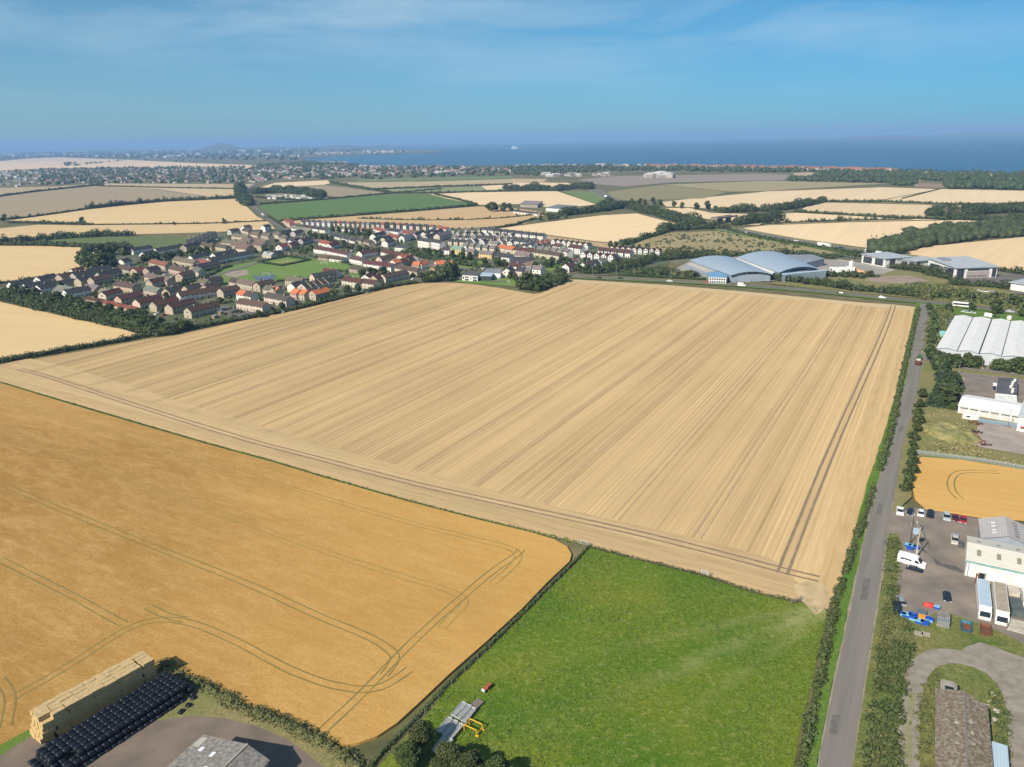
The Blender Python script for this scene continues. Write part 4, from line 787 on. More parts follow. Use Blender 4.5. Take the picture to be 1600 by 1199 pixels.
# distant woods, past the nearest trees: one mass
def far_woods(name, label, polys, mat, size):
    mb = MB(); q = []; k = 0
    for poly, n, h in polys:
        P = [(p.x, p.y) for p in px_poly(poly)]; xs = [p[0] for p in P]; ys = [p[1] for p in P]; c = 0; tr = 0
        while c < n and tr < n*40:
            tr += 1; x = rnd.uniform(min(xs), max(xs)); y = rnd.uniform(min(ys), max(ys))
            if not inside(x, y, P): continue
            c += 1; k += 1; hh = h*rnd.uniform(.6, 1.25); r = hh*rnd.uniform(.5, .9)
            mb.blob((x, y, hh*.45), (r*.85, r*.85, hh*.5), seed=k, amp=.3); q.append(cloud(26, (x, y, hh*.5), (r, r, hh*.6), size*hh/13))
    me = npmesh(name, np.vstack(q), mat, mb); return struct(name, me, None, kind='stuff', label=label, cat='woodland')
far_woods('woodland', 'long broad wood between the pale fields at the right', [([(1352, 393), (1365, 386), (1395, 378), (1425, 368), (1480, 360), (1575, 351), (1720, 362), (1720, 372), (1600, 371), (1540, 374), (1450, 386), (1405, 398), (1370, 398)], 420, 9)], m_leafw, 1.4)
far_woods('woodland', 'distant woods and shelter belts before the coast', [
    ([(1225, 281), (1300, 280), (1400, 284), (1390, 287), (1300, 285), (1225, 283)], 110, 10), ([(1390, 289), (1410, 284), (1435, 284), (1420, 292)], 60, 11), ([(1480, 288), (1600, 290), (1700, 292), (1700, 298), (1600, 298), (1480, 295)], 220, 12),
    ([(1270, 276), (1290, 268), (1440, 271), (1600, 275), (1700, 277), (1700, 288), (1600, 287), (1480, 285), (1400, 279), (1300, 279)], 520, 11), ([(800, 262), (900, 261), (1000, 262), (1130, 264), (1250, 267), (1250, 270), (1130, 269), (1000, 267), (900, 270), (840, 275), (800, 273)], 520, 11),
    ([(560, 264), (640, 262), (800, 263), (800, 274), (680, 277), (600, 281), (560, 279)], 300, 10), ([(400, 258), (480, 253), (560, 258), (560, 280), (500, 281), (440, 279), (400, 285)], 620, 10), ([(1100, 260), (1250, 264), (1300, 267), (1270, 269), (1130, 264)], 110, 9),
    ([(60, 265), (200, 262), (400, 261), (400, 285), (300, 287), (170, 287), (60, 290)], 900, 9), ([(0, 268), (60, 266), (60, 288), (0, 290)], 30, 8), ([(100, 256), (118, 254), (122, 259), (100, 260)], 24, 12), ([(125, 257), (190, 251), (191, 252.5), (126, 258.5)], 22, 10), ([(0, 252), (90, 246), (200, 250), (300, 255), (300, 252), (200, 247), (90, 243), (0, 249)], 60, 14)], m_leafw, 2.2)
# ================================================================ HOUSES
m_wall = MO('rendered_wall', .85, .2, .5, .18); m_roof = MO('roof_tiles', .85, .15, .9, .3)
m_glass = M('window_glass', (.03, .035, .045), (.05, .06, .07), .3, .15, .6); m_wfr = M('window_frame_white', (.7, .7, .68), None, 1, .5)
m_stack = M('chimney_render', (.42, .36, .28), (.32, .27, .22), 1., .9); m_door = M('house_door', (.16, .06, .04), (.07, .08, .12), .05, .6)
WC = {'beige': (.46, .38, .275), 'cream': (.58, .50, .38), 'white': (.74, .70, .64), 'grey': (.45, .42, .38), 'stone': (.42, .34, .25), 'yellow': (.66, .48, .22), 'pink': (.62, .45, .38)}
RC = {'slate': (.062, .06, .064), 'brown': (.10, .075, .06), 'grey': (.19, .175, .16), 'maroon': (.10, .05, .042), 'red': (.25, .085, .06), 'orange': (.52, .17, .075), 'tan': (.16, .125, .095), 'green': (.22, .29, .23), 'pale': (.4, .4, .4)}
HM = {}
def rq(x, s=.5): return max(s, round(x/s)*s)
def house_meshes(Lx, D, H, pitch, units, gable_win):
    key = (Lx, D, H, pitch, units, gable_win)
    if key in HM: return HM[key]
    rh = D/2*math.tan(R(pitch)); w = MB()
    i = 0; w.v += [(0, 0, -.3), (Lx, 0, -.3), (Lx, D, -.3), (0, D, -.3), (0, 0, H), (Lx, 0, H), (Lx, D, H), (0, D, H), (0, D/2, H+rh), (Lx, D/2, H+rh)]
    w.f += [(0, 1, 5, 4), (1, 2, 6, 9, 5), (2, 3, 7, 6), (3, 0, 4, 8, 7), (4, 5, 9, 8), (8, 9, 6, 7), (3, 2, 1, 0)]; w.m += [0]*7
    r = MB(); ov = .35; th = .16; e = ov*math.tan(R(pitch))
    for sgn in (0, 1):
        y0, y1 = ((-ov, D/2) if sgn == 0 else (D+ov, D/2)); z0 = H-e+.03; z1 = H+rh+.03
        a = [(-.25, y0, z0), (Lx+.25, y0, z0), (Lx+.25, y1, z1), (-.25, y1, z1)]; b_ = [(p[0], p[1], p[2]+th) for p in a]; k = len(r.v); r.v += a+b_
        F = [(3, 2, 1, 0), (4, 5, 6, 7), (0, 1, 5, 4), (1, 2, 6, 5), (2, 3, 7, 6), (3, 0, 4, 7)]
        for f in F: r.f.append(tuple(k+x for x in (f if sgn == 0 else f[::-1]))); r.m.append(0)
    ch = MB().box(-.45, -.3, -.6, .45, .3, 1.05).box(-.3, -.12, 1.05, -.08, .12, 1.3).box(.08, -.12, 1.05, .3, .12, 1.3)
    wi = MB().box(-.65, -.05, -.6, .65, .06, .6).box(-.57, -.07, -.52, -.03, -.045, .52, 1).box(.03, -.07, -.52, .57, -.045, .52, 1)
    dr = MB().box(-.5, -.06, 0, .5, .05, 2.05)
    HM[key] = dict(wall=w.mesh('wall', m_wall), roof=r.mesh('roof', m_roof), ch=None, rh=rh)
    if 'ch' not in HM: HM['ch'] = ch.mesh('chimney', m_stack); HM['wi'] = wi.mesh('window', [m_wfr, m_glass]); HM['dr'] = dr.mesh('door', m_door)
    return HM[key]
HOUSES = []
def house(p, rz, Lx, D, H, wall, roof, units, pitch=35, win=True, across=False, kind='terrace', chim=True):
    Lx = rq(Lx); D = rq(D); hm_ = house_meshes(Lx, D, H, pitch, units, across)
    name = {'terrace': 'terraced_houses', 'house': 'detached_house', 'bungalow': 'bungalow', 'garage': 'garage_row'}[kind]
    o = thing(name, 'x', {'terrace': 'terrace', 'house': 'house', 'bungalow': 'bungalow', 'garage': 'garages'}[kind], p, rz)
    w = part('wall', hm_['wall'], None, o); w.color = (*[c*rnd.uniform(.93, 1.05) for c in WC[wall]], 1)
    r = part('roof', hm_['roof'], None, o); r.color = (*[c*rnd.uniform(.88, 1.1) for c in RC[roof]], 1)
    if chim:
        for k in range(max(1, units//2)):
            c = part('chimney', HM['ch'], None, r, ((k+.5)*Lx/max(1, units//2) if units > 1 else Lx*.8, D/2, H+hm_['rh']+.1))
    if win:
        uw = Lx/units; fl = 2 if H > 4 else 1
        for k in range(units):
            for f in range(fl):
                for q in ((.3, .72) if uw > 5 else (.5,)):
                    if f == 0 and q == .72: part('door', HM['dr'], None, o, (uw*(k+q), 0, 0))
                    else: part('window', HM['wi'], None, o, (uw*(k+q), 0, 1.5+f*2.65))
        if across or rnd.random() < .3:
            for f in range(fl):
                for q in ((.3, .7) if across else (.5,)):
                    c = part('window', HM['wi'], None, o, (0, D*(1-q), 1.5+f*2.65)); c.rotation_euler = (0, 0, -math.pi/2)
    HOUSES.append((o, wall, roof, kind, across)); return o
def T(x0, y0, x1, y1, wall='beige', roof='brown', n=1, H=4.7, D=7., gap=3.5, across=False, kind=None, uw=6.5, pitch=35, win=None, ph=None, jr=0., roofs=None, walls=None):
    a = G(x0, y0); b_ = G(x1, y1); d = b_-a; Lt = d.length; d.normalize(); rz = math.atan2(d.y, d.x); Lx = (Lt-gap*(n-1))/n; out = []
    far = a.y > 800
    for i in range(n):
        p = a+d*(i*(Lx+gap)); wl = rnd.choice(walls) if walls else wall; rf = rnd.choice(roofs) if roofs else roof
        kd = kind or ('terrace' if Lx > 12 else 'house'); un = max(1, int(round(Lx/uw)))
        wn_ = win if win is not None else True
        if across:
            q = p+d*Lx; o = house(q, rz+math.pi/2+R(rnd.uniform(-jr, jr)), D, Lx, H, wl, rf, max(1, int(D/5)), pitch, wn_, True, 'house')
        else: o = house(p, rz+R(rnd.uniform(-jr, jr)), Lx, D, H, wl, rf, un, pitch, wn_, False, kd)
        o['px'] = x0+(x1-x0)*(i+.5)/n; o['py'] = (y0+y1)/2; out.append(o)
    return out
H_ = [  # front line of each block in photo points, wall, roof, extras
 (22, 456, 53, 450, 'white', 'slate', {}), (44, 459, 86, 451, 'white', 'slate', {}), (65, 461, 90, 456, 'white', 'slate', {}), (65, 447, 92, 441, 'white', 'slate', {}), (98, 443, 136, 435, 'beige', 'brown', {}), (140, 434, 176, 427, 'beige', 'slate', {}), (118, 434, 136, 430, 'white', 'maroon', {}),
 (90, 451, 120, 446, 'white', 'slate', {'H': 2.8}), (82, 461, 105, 465, 'grey', 'grey', {'kind': 'bungalow', 'H': 2.8, 'D': 11}), (107, 469, 144, 462, 'white', 'slate', {}), (148, 448, 176, 442, 'beige', 'brown', {}), (178, 455, 208, 460, 'beige', 'brown', {}),
 (120, 441, 145, 436, 'grey', 'slate', {'H': 4.8}), (128, 449, 150, 444, 'beige', 'slate', {}), (160, 440, 192, 432, 'grey', 'slate', {}), (130, 456, 150, 458, 'stone', 'grey', {'H': 2.8}), (153, 463, 166, 465, 'white', 'grey', {'H': 2.8}),
 (129, 472, 152, 476, 'stone', 'maroon', {'kind': 'garage', 'H': 2.4, 'D': 6, 'pitch': 8, 'win': False}), (153, 477, 166, 480, 'stone', 'red', {'kind': 'garage', 'H': 2.4, 'D': 6, 'pitch': 8, 'win': False}), (167, 480, 187, 485, 'stone', 'red', {'kind': 'garage', 'H': 2.4, 'D': 6, 'pitch': 8, 'win': False}), (188, 485, 208, 490, 'stone', 'red', {'kind': 'garage', 'H': 2.4, 'D': 6, 'pitch': 8, 'win': False}),
 (167, 472, 194, 465, 'cream', 'maroon', {}), (191, 479, 226, 471, 'beige', 'maroon', {}), (220, 485, 256, 476, 'pink', 'maroon', {}), (246, 489, 284, 480, 'beige', 'maroon', {}), (271, 493, 308, 483, 'beige', 'maroon', {}), (300, 499, 345, 488, 'beige', 'maroon', {}),
 (283, 473, 342, 464, 'white', 'maroon', {}), (184, 427, 203, 431, 'beige', 'brown', {}), (195, 418, 208, 415, 'white', 'slate', {}), (209, 399, 240, 394, 'white', 'slate', {}), (247, 400, 290, 392, 'white', 'slate', {}), (228, 406, 246, 402, 'white', 'slate', {}), (292, 394, 314, 388, 'stone', 'slate', {}),
 (233, 418, 259, 424, 'beige', 'red', {}), (215, 433, 232, 429, 'beige', 'red', {}), (234, 432, 252, 428, 'stone', 'slate', {}), (270, 414, 303, 420, 'beige', 'tan', {}), (303, 412, 330, 406, 'white', 'slate', {}), (338, 408, 372, 401, 'white', 'slate', {}), (330, 416, 398, 403, 'white', 'slate', {'uw': 6}), (307, 418, 326, 421, 'beige', 'red', {}), (306, 428, 345, 420, 'stone', 'slate', {}),
 (264, 428, 286, 433, 'beige', 'brown', {}), (286, 441, 306, 436, 'beige', 'brown', {}), (299, 431, 311, 434, 'cream', 'tan', {}), (226, 441, 244, 445, 'beige', 'tan', {}), (245, 445, 262, 449, 'beige', 'tan', {}), (239, 452, 262, 447, 'beige', 'maroon', {}), (225, 462, 246, 467, 'beige', 'grey', {}), (266, 467, 289, 461, 'beige', 'slate', {}), (296, 463, 318, 457, 'beige', 'brown', {}), (308, 450, 322, 453, 'beige', 'tan', {}), (326, 461, 346, 455, 'beige', 'brown', {}), (322, 451, 350, 446, 'stone', 'slate', {}),
 (358, 449, 368, 451, 'beige', 'brown', {}), (369, 451, 395, 456, 'beige', 'tan', {}), (350, 467, 377, 461, 'beige', 'brown', {}), (370, 470, 380, 472, 'white', 'orange', {}), (380.5, 472, 392, 474, 'white', 'brown', {}), (370, 484, 411, 491, 'cream', 'brown', {}), (413, 474, 448, 481, 'cream', 'brown', {}),
 (407, 457, 432, 451, 'beige', 'brown', {}), (411, 462, 421, 464, 'cream', 'tan', {}), (421.5, 464, 431, 466, 'cream', 'orange', {}), (431.5, 466, 440, 464, 'beige', 'slate', {}), (446, 447, 471, 450, 'beige', 'tan', {}), (461, 458, 476, 454, 'white', 'slate', {}), (478, 459, 488, 456, 'cream', 'slate', {}), (487, 457, 497, 454, 'cream', 'brown', {}), (496, 455, 506, 452, 'cream', 'brown', {}), (505, 453, 515, 450, 'cream', 'brown', {}), (514, 451, 524, 448, 'cream', 'slate', {}),
 (454, 468, 464, 470, 'beige', 'orange', {}), (465, 469, 476, 471, 'beige', 'orange', {}), (494, 471, 518, 465, 'beige', 'orange', {}), (492, 443, 528, 437, 'cream', 'slate', {}), (534, 447, 562, 452, 'cream', 'maroon', {}), (563, 451, 584, 454, 'cream', 'maroon', {}), (503, 433, 523, 436, 'white', 'maroon', {}), (546, 426, 577, 430, 'beige', 'brown', {'H': 3.2}), (546, 412, 566, 416, 'white', 'brown', {}), (568, 420, 611, 426, 'white', 'maroon', {}),
 (497, 407, 512, 409, 'stone', 'brown', {'H': 3}), (514, 409, 534, 412, 'white', 'brown', {'H': 3}), (490, 396, 508, 399, 'white', 'maroon', {}), (509, 399, 523, 402, 'white', 'maroon', {}), (523, 402, 542, 406, 'white', 'maroon', {}), (410, 403, 424, 405, 'cream', 'pale', {'H': 3.2}), (424, 404, 444, 400, 'stone', 'slate', {'H': 3.2}),
 (360, 390, 389, 394, 'beige', 'tan', {}), (367, 395, 385, 397, 'cream', 'tan', {}), (394, 391, 409, 394, 'beige', 'tan', {'H': 6}), (362, 375, 386, 378, 'beige', 'tan', {}), (391, 376, 403, 378, 'cream', 'tan', {'H': 7}), (407, 377, 420, 380, 'beige', 'tan', {'H': 7}), (427, 376, 436, 378, 'cream', 'tan', {'H': 7}), (437, 380, 447, 382, 'beige', 'tan', {'H': 6}), (402, 384, 414, 386, 'cream', 'tan', {}), (392, 382, 402, 384, 'beige', 'tan', {}), (376, 382, 390, 384, 'beige', 'tan', {}),
 (345, 386, 383, 389, 'cream', 'tan', {}), (335, 392, 353, 395, 'beige', 'brown', {}), (313, 390, 331, 393, 'stone', 'brown', {}), (441, 394, 455, 390, 'white', 'red', {}), (456, 391, 468, 388, 'stone', 'maroon', {}), (458, 386, 472, 382, 'white', 'slate', {}), (474, 384, 490, 380, 'grey', 'slate', {}), (498, 386, 513, 389, 'white', 'red', {}), (518, 392, 532, 388, 'white', 'maroon', {}),
 (448, 384, 456, 386, 'white', 'slate', {}), (440, 372, 458, 368, 'stone', 'slate', {}), (462, 371, 476, 368, 'grey', 'slate', {}), (458, 377, 472, 380, 'beige', 'brown', {'H': 3}), (415, 363, 425, 361, 'white', 'slate', {'H': 6}), (384, 364, 395, 362, 'white', 'brown', {'H': 6}), (455, 362, 482, 369, 'white', 'grey', {}), (378, 366, 388, 368, 'beige', 'brown', {}), (362, 368, 376, 366, 'grey', 'slate', {}),
 (566, 405, 592, 400, 'white', 'maroon', {}), (597, 414, 620, 409, 'cream', 'brown', {}), (595, 401, 609, 405, 'white', 'maroon', {}), (610, 405, 628, 409, 'white', 'maroon', {}), (630, 408, 642, 412, 'white', 'maroon', {}), (617, 393, 638, 395, 'white', 'slate', {'H': 4.2}), (618, 420, 628, 418, 'white', 'orange', {}), (629, 418, 640, 416, 'stone', 'maroon', {}), (630, 412, 640, 409, 'white', 'orange', {}), (640, 414, 652, 410, 'stone', 'maroon', {}), (644, 423, 655, 423.5, 'beige', 'orange', {}), (659, 423, 670, 420, 'white', 'orange', {}), (672, 424, 679, 425, 'yellow', 'tan', {'H': 3}), (682, 422, 696, 421, 'white', 'orange', {}), (700, 419, 706, 419, 'beige', 'orange', {'H': 3}),
 (617, 427, 631, 430, 'cream', 'brown', {}), (632, 430, 651, 434, 'cream', 'brown', {}), (603, 444, 640, 436, 'cream', 'brown', {}), (590, 446, 603, 442, 'beige', 'maroon', {}), (577, 444, 589, 440, 'white', 'maroon', {}),
 (587, 376, 604, 371, 'white', 'slate', {}), (588, 384, 602, 379, 'white', 'slate', {}), (603, 382, 614, 378, 'cream', 'slate', {}), (606, 387, 618, 383, 'white', 'slate', {}), (632, 379, 652, 374, 'white', 'grey', {}), (651, 375, 667, 369, 'white', 'slate', {}), (666, 373, 682, 367, 'white', 'slate', {}), (680, 372, 694, 367, 'white', 'slate', {}), (653, 387, 670, 390, 'white', 'slate', {'H': 7.5}), (672, 389, 687, 392, 'white', 'slate', {'H': 7.5}), (687, 378, 706, 372, 'cream', 'grey', {'H': 6}), (668, 378, 684, 374, 'grey', 'slate', {}),
 (560, 364, 577, 367, 'stone', 'red', {'H': 3.5}), (583, 363, 600, 368, 'white', 'red', {'H': 4}), (605, 373, 620, 377, 'stone', 'red', {'H': 3.5}), (605, 366, 622, 369, 'white', 'slate', {}), (627, 368, 649, 372, 'stone', 'red', {'H': 3.5}), (682, 362, 697, 364, 'white', 'red', {'H': 4}),
 (704, 399, 721, 400, 'yellow', 'green', {'H': 6}), (690, 398, 702, 399, 'white', 'slate', {}), (727, 401, 740, 402, 'cream', 'grey', {}), (748, 404, 768, 406, 'yellow', 'grey', {}), (773, 408, 796, 411, 'white', 'slate', {}), (803, 406, 826, 408, 'cream', 'grey', {}), (800, 417, 829, 417, 'stone', 'slate', {'H': 3.5, 'D': 14, 'pitch': 30}), (796, 422, 813, 424, 'white', 'maroon', {'H': 3.4}), (805, 432, 816, 433, 'cream', 'slate', {}), (818, 432, 828, 433, 'stone', 'grey', {}), (829, 432, 845, 433.5, 'white', 'grey', {'H': 6}), (820, 420, 830, 421, 'beige', 'tan', {'H': 3}),
 (889, 427, 901, 424, 'white', 'maroon', {}), (916, 425, 929, 421, 'white', 'brown', {}), (930, 418, 938, 416, 'white', 'slate', {'H': 3}), (940, 416, 950, 413, 'white', 'grey', {'H': 3}), (957, 409, 969, 406, 'white', 'grey', {'H': 3}),
 (765, 388, 776, 389, 'white', 'grey', {}),
]
for x0, y0, x1, y1, w, r, k in H_:
    T(x0, y0, x1, y1, w, r, **k)
WS = ['white', 'cream', 'white', 'white']; RS = ['slate', 'grey', 'slate', 'slate']
T(305, 388, 340, 373, 'stone', 'slate', n=6, across=True, gap=2, D=9)
T(523, 374, 554, 382, 'white', 'slate', n=3, H=3.2, D=8, kind='bungalow', gap=6); T(514, 371.5, 521, 373, 'white', 'slate', H=3.2, kind='bungalow'); T(556, 381, 577, 386, 'stone', 'brown', n=2, H=4.2, gap=5)
T(443, 353, 453, 357, 'pink', 'red', n=3, gap=1.5, across=True); T(470, 353, 516, 355, walls=WS, roofs=RS, n=6, gap=5, H=5.6); T(468, 360, 508, 366, walls=WS, roofs=['slate', 'maroon'], n=4, gap=3)
T(520, 355, 600, 358, walls=['white', 'cream', 'pink', 'cream'], roofs=['slate', 'red', 'slate', 'grey'], n=11, gap=4, H=5.4); T(600, 357, 676, 362, walls=['white', 'cream', 'pink', 'cream'], roofs=['slate', 'red', 'slate', 'maroon'], n=8, gap=6, H=5.4)
T(524, 362, 552, 366, walls=WS, roofs=['slate', 'tan'], n=3, gap=4)
T(753, 366, 848, 377, walls=['white', 'cream'], roof='slate', n=9, gap=3, H=5.4)
T(706, 366, 750, 365, walls=WS, roofs=['slate', 'grey'], n=5, gap=5); T(712, 371, 800, 375, walls=['white', 'cream', 'cream'], roofs=RS, n=8, gap=5, across=True); T(706, 378, 772, 380, walls=WS, roofs=RS, n=7, gap=3); T(776, 379, 836, 384, walls=['white', 'cream'], roofs=RS, n=6, gap=4)
T(735, 384, 800, 387, walls=WS, roofs=RS, n=5, gap=5, across=True, D=9); T(700, 384, 733, 386, walls=['cream', 'white'], roofs=RS, n=4, gap=3); T(722, 391, 772, 396, walls=['cream', 'white'], roof='grey', n=5, gap=3); T(803, 386, 832, 390, walls=WS, roof='slate', n=3, gap=3, H=6)
T(778, 394, 800, 398, 'cream', 'orange', n=2, gap=1.); T(801, 398, 833, 402, 'cream', 'maroon', n=3, gap=1.); T(834, 402, 873, 408, 'cream', 'brown', n=4, gap=1.)
T(811, 393, 836, 390, 'white', 'slate', n=3, gap=3, across=True); T(838, 389, 860, 386, 'pink', 'red', n=3, gap=1.5); T(838, 397, 868, 400, 'white', 'grey', n=3, gap=2); T(863, 394, 875, 396, 'white', 'maroon', n=1, gap=2, H=6)
T(861, 384, 918, 391, 'white', 'brown', n=7, gap=2, across=True); T(871, 402, 886, 405, 'white', 'grey', n=2, gap=2, H=6); T(887, 396, 906, 399, 'white', 'maroon', n=2, gap=2, H=6)
T(907, 405, 958, 410, 'white', 'maroon', n=5, gap=2, across=True); T(934, 399, 984, 404, 'white', 'maroon', n=5, gap=2); T(953, 395, 1030, 400, 'white', 'maroon', n=9, gap=2, across=True)
# labels: kind, colours and the order among their like, counted from the left
cnt = {}
HN = {'terrace': 'terraced block', 'house': 'house', 'bungalow': 'bungalow', 'garage': 'low garage row'}
def zone(px, py):
    if px < 210: return 'at the left end of the village'
    if px < 350: return 'between copse and playing field' if py < 440 else 'behind the dark belt tip'
    if py >= 440 and px < 660: return 'near the stubble edge of the village'
    if px < 500: return 'above the playing field'
    if px < 700: return 'in the upper middle of the village' if py < 392 else 'in the lower middle of the village'
    if px < 850: return 'in the right of the new estate' if py < 392 else 'around the school lawn'
    return 'in the far right of the village'
for h in HOUSES: cnt.setdefault((zone(h[0]['px'], h[0]['py']), h[1], h[2], h[3]), []).append(h[0])
for (zn, w, r, kd), os_ in cnt.items():
    os_.sort(key=lambda o: o['px'])
    for i, o in enumerate(os_):
        o['label'] = (f"{w} {HN[kd]}, {r} roof, {zn}" if len(os_) == 1 else f"{nth(i)} from left: {w} {HN[kd]}, {r} roof, {zn}"); o['group'] = 'village houses'
        del o['px']; del o['py']
print('houses', len(HOUSES))
# distant towns: thousands of roofs, one mass per town
def far_town(name, label, polys, wallm, roofm):
    mbw = MB(); k = 0
    for poly, n, s, cols in polys:
        P = [(p.x, p.y) for p in px_poly(poly)]; xs = [p[0] for p in P]; ys = [p[1] for p in P]; c = 0; tr = 0
        while c < n and tr < n*60:
            tr += 1; x = rnd.uniform(min(xs), max(xs)); y = rnd.uniform(min(ys), max(ys))
            if not inside(x, y, P): continue
            c += 1; a = R(rnd.choice([20, -70, -30, 60])+rnd.uniform(-8, 8)); L_ = s*rnd.uniform(.7, 1.8); D = s*rnd.uniform(.45, .6); H = rnd.uniform(3, 6)*s/14; rh = D*.33; ca, sa = math.cos(a), math.sin(a)
            def tp(u_, v_, z): return (x+ca*u_-sa*v_, y+sa*u_+ca*v_, z)
            i = len(mbw.v); mbw.v += [tp(-L_/2, -D/2, 0), tp(L_/2, -D/2, 0), tp(L_/2, D/2, 0), tp(-L_/2, D/2, 0), tp(-L_/2, -D/2, H), tp(L_/2, -D/2, H), tp(L_/2, D/2, H), tp(-L_/2, D/2, H), tp(-L_/2, 0, H+rh), tp(L_/2, 0, H+rh)]
            wm = rnd.choice([0, 0, 1]); rm = rnd.choice(cols)
            for f, m_ in (((0, 1, 5, 4), wm), ((1, 2, 6, 9, 5), wm), ((2, 3, 7, 6), wm), ((3, 0, 4, 8, 7), wm), ((4, 5, 9, 8), rm), ((8, 9, 6, 7), rm)): mbw.f.append(tuple(i+q for q in f)); mbw.m.append(m_)
    struct(name, mbw, [wallm, M('far_wall_beige', (.36, .31, .25), (.26, .22, .18), .01, .9), roofm, M('far_roof_red', (.34, .14, .09), (.26, .1, .07), .02, .9), M('far_roof_pale', (.36, .35, .34), (.5, .48, .46), .02, .7)], kind='stuff', label=label, cat='town')
fw = M('far_wall_white', (.46, .43, .39), (.30, .28, .25), .01, .9); fr = M('far_roof_slate', (.11, .10, .10), (.16, .13, .11), .02, .9)
far_town('distant_houses', 'far towns of small pale houses between the fields and the coast', [
    ([(60, 267), (200, 263), (400, 262.5), (400, 286), (300, 287), (170, 286.5), (60, 289)], 560, 12, [2, 2, 3, 2]), ([(400, 264), (440, 260), (560, 259.5), (700, 261), (800, 262), (800, 269), (690, 273), (560, 276), (480, 278), (400, 284)], 520, 14, [2, 3, 2, 4]),
    ([(0, 268), (60, 268), (60, 292), (0, 293)], 50, 14, [2, 4]), ([(800, 259.5), (1000, 259), (1000, 261.5), (800, 262.5)], 70, 16, [2, 4]), ([(1000, 259.5), (1200, 262), (1400, 267.8), (1400, 270), (1200, 265.5), (1040, 262.5)], 260, 17, [3, 3, 2, 3]), ([(1200, 262.3), (1400, 267.5), (1400, 269), (1200, 264)], 140, 17, [3, 3, 2]),
    ([(850, 274), (950, 272.5), (960, 276), (860, 277)], 26, 16, [2, 4]), ([(1000, 277), (1045, 274), (1050, 278), (1010, 280)], 16, 26, [4, 4]), ([(1440, 272), (1600, 276), (1600, 280), (1440, 276)], 18, 16, [2, 3])], fw, fr)
far_town('distant_city', 'hazy pale buildings of the far city below the hill', [([(-60, 242), (200, 240), (400, 241), (480, 243), (460, 249), (300, 248), (100, 245), (-60, 247)], 220, 34, [2, 4, 4]), ([(480, 243), (600, 240), (660, 238), (600, 237), (480, 240)], 40, 36, [4, 2]), ([(-60, 239), (480, 233.5), (480, 239), (-60, 242)], 90, 50, [4, 2])], fw, fr)
far_woods('distant_trees', 'bluish hazy woods spread over the far lowland under the hill', [([(-60, 248), (200, 242), (400, 243), (480, 245), (460, 252), (300, 249), (100, 246)], 260, 22), ([(-60, 241), (480, 235), (600, 236), (480, 243), (-60, 244)], 260, 34)], m_leafw, 3)
far_town('far_shore_town', 'tiny pale buildings along the opposite shore', [([(900, 219.5), (1280, 213.5), (1600, 208.5), (1600, 209.3), (1280, 214.3), (900, 220.5)], 24, 90, [4])], fw, fr)
# ================================================================ LARGE BUILDINGS, VEHICLES AND SMALL THINGS
m_white = M('white_cladding', (.78, .77, .73), (.60, .585, .54), .45, .6, .3, detail=5)
m_pale = M('pale_blue_cladding', (.42, .52, .60), (.36, .45, .53), .2, .5, .4)
m_black = M('flat_roof_felt', (.075, .08, .085), (.11, .11, .115), .35, .8, .2)
m_dark = M('dark_opening', (.02, .022, .025), None, 1, .6); m_metal = M('galvanised_steel', (.45, .46, .46), (.33, .34, .34), 2., .45, .5, .6)
m_rust = M('rusty_steel', (.22, .085, .045), (.13, .055, .035), 2.5, .85, .2); m_brick = M('red_brick', (.33, .13, .08), (.25, .1, .065), 2., .9, .1)
m_concr = M('weathered_concrete', (.36, .33, .28), (.24, .22, .18), .8, .95, .1, detail=7)
def ribbed(name, c1, c2, ang, pitch=1.0, rough=.5, dirt=.3, spec=.4):
    m, t, b = newmat(name); setp(b, rough, spec); mp_ = posnode(t, ang)
    sp = t.nodes.new('ShaderNodeSeparateXYZ'); t.links.new(mp_.outputs[0], sp.inputs[0])
    a = t.nodes.new('ShaderNodeMath'); a.operation = 'PINGPONG'; a.inputs[1].default_value = pitch/2; t.links.new(sp.outputs['Y'], a.inputs[0])
    n = noisen(t, posnode(t, ang, (.25, 1.2, 1)), 1., 6, .6)
    c = mixc(t, mrange(t, n.outputs[0], .4, .75, 0, dirt), c1, c2); c = mixc(t, mrange(t, a.outputs[0], pitch*.36, pitch*.5, 0, .45), c, tuple(x*.62 for x in c2))
    t.links.new(c, b.inputs['Base Color']); bumpn(t, b, a.outputs[0], .4, .05); return m
def w2(p, q): return math.degrees(math.atan2((q-p).y, (q-p).x))
def at_(P, z=0): return Vector((P[0], P[1], z))
# --- big white warehouse: four bays
p0 = G(1462.5, 544, 6); p1 = G(1492, 493, 6); ax = (p1-p0); LW = ax.length; ax.normalize(); bx = Vector((ax.y, -ax.x, 0)); bw = 9.0
wa = w2(Vector((0, 0, 0)), ax); t_ = thing('warehouse', 'long white ribbed warehouse with several low roof bays beside the lane', 'warehouse', at_(p0), R(wa-90))
def loc(a, b_): return (bx*a+ax*b_)
m_wr = ribbed('warehouse_roof', (.74, .73, .70), (.44, .42, .39), wa-90, 1.9, .6, .55)
nb = 12
for k in range(nb):
    x0 = k*bw; mb = MB(); v = [(x0+.3, -.5, 5.9), (x0+bw/2, -.5, 7.3), (x0+bw-.3, -.5, 5.9)]
    pts = [(q[0], q[2]) for q in v]; i = 0
    mb.v = [(a, y, z) for y in (-.5, LW) for a, z in [(x0+.25, 5.9), (x0+bw/2, 6.75), (x0+bw-.25, 5.9)]]; mb.f = [(0, 1, 4, 3), (1, 2, 5, 4)]; mb.m = [0, 0]
    mb.f = [(3, 4, 1, 0), (4, 5, 2, 1)]
    r = part('roof_bay', mb, m_wr, t_)

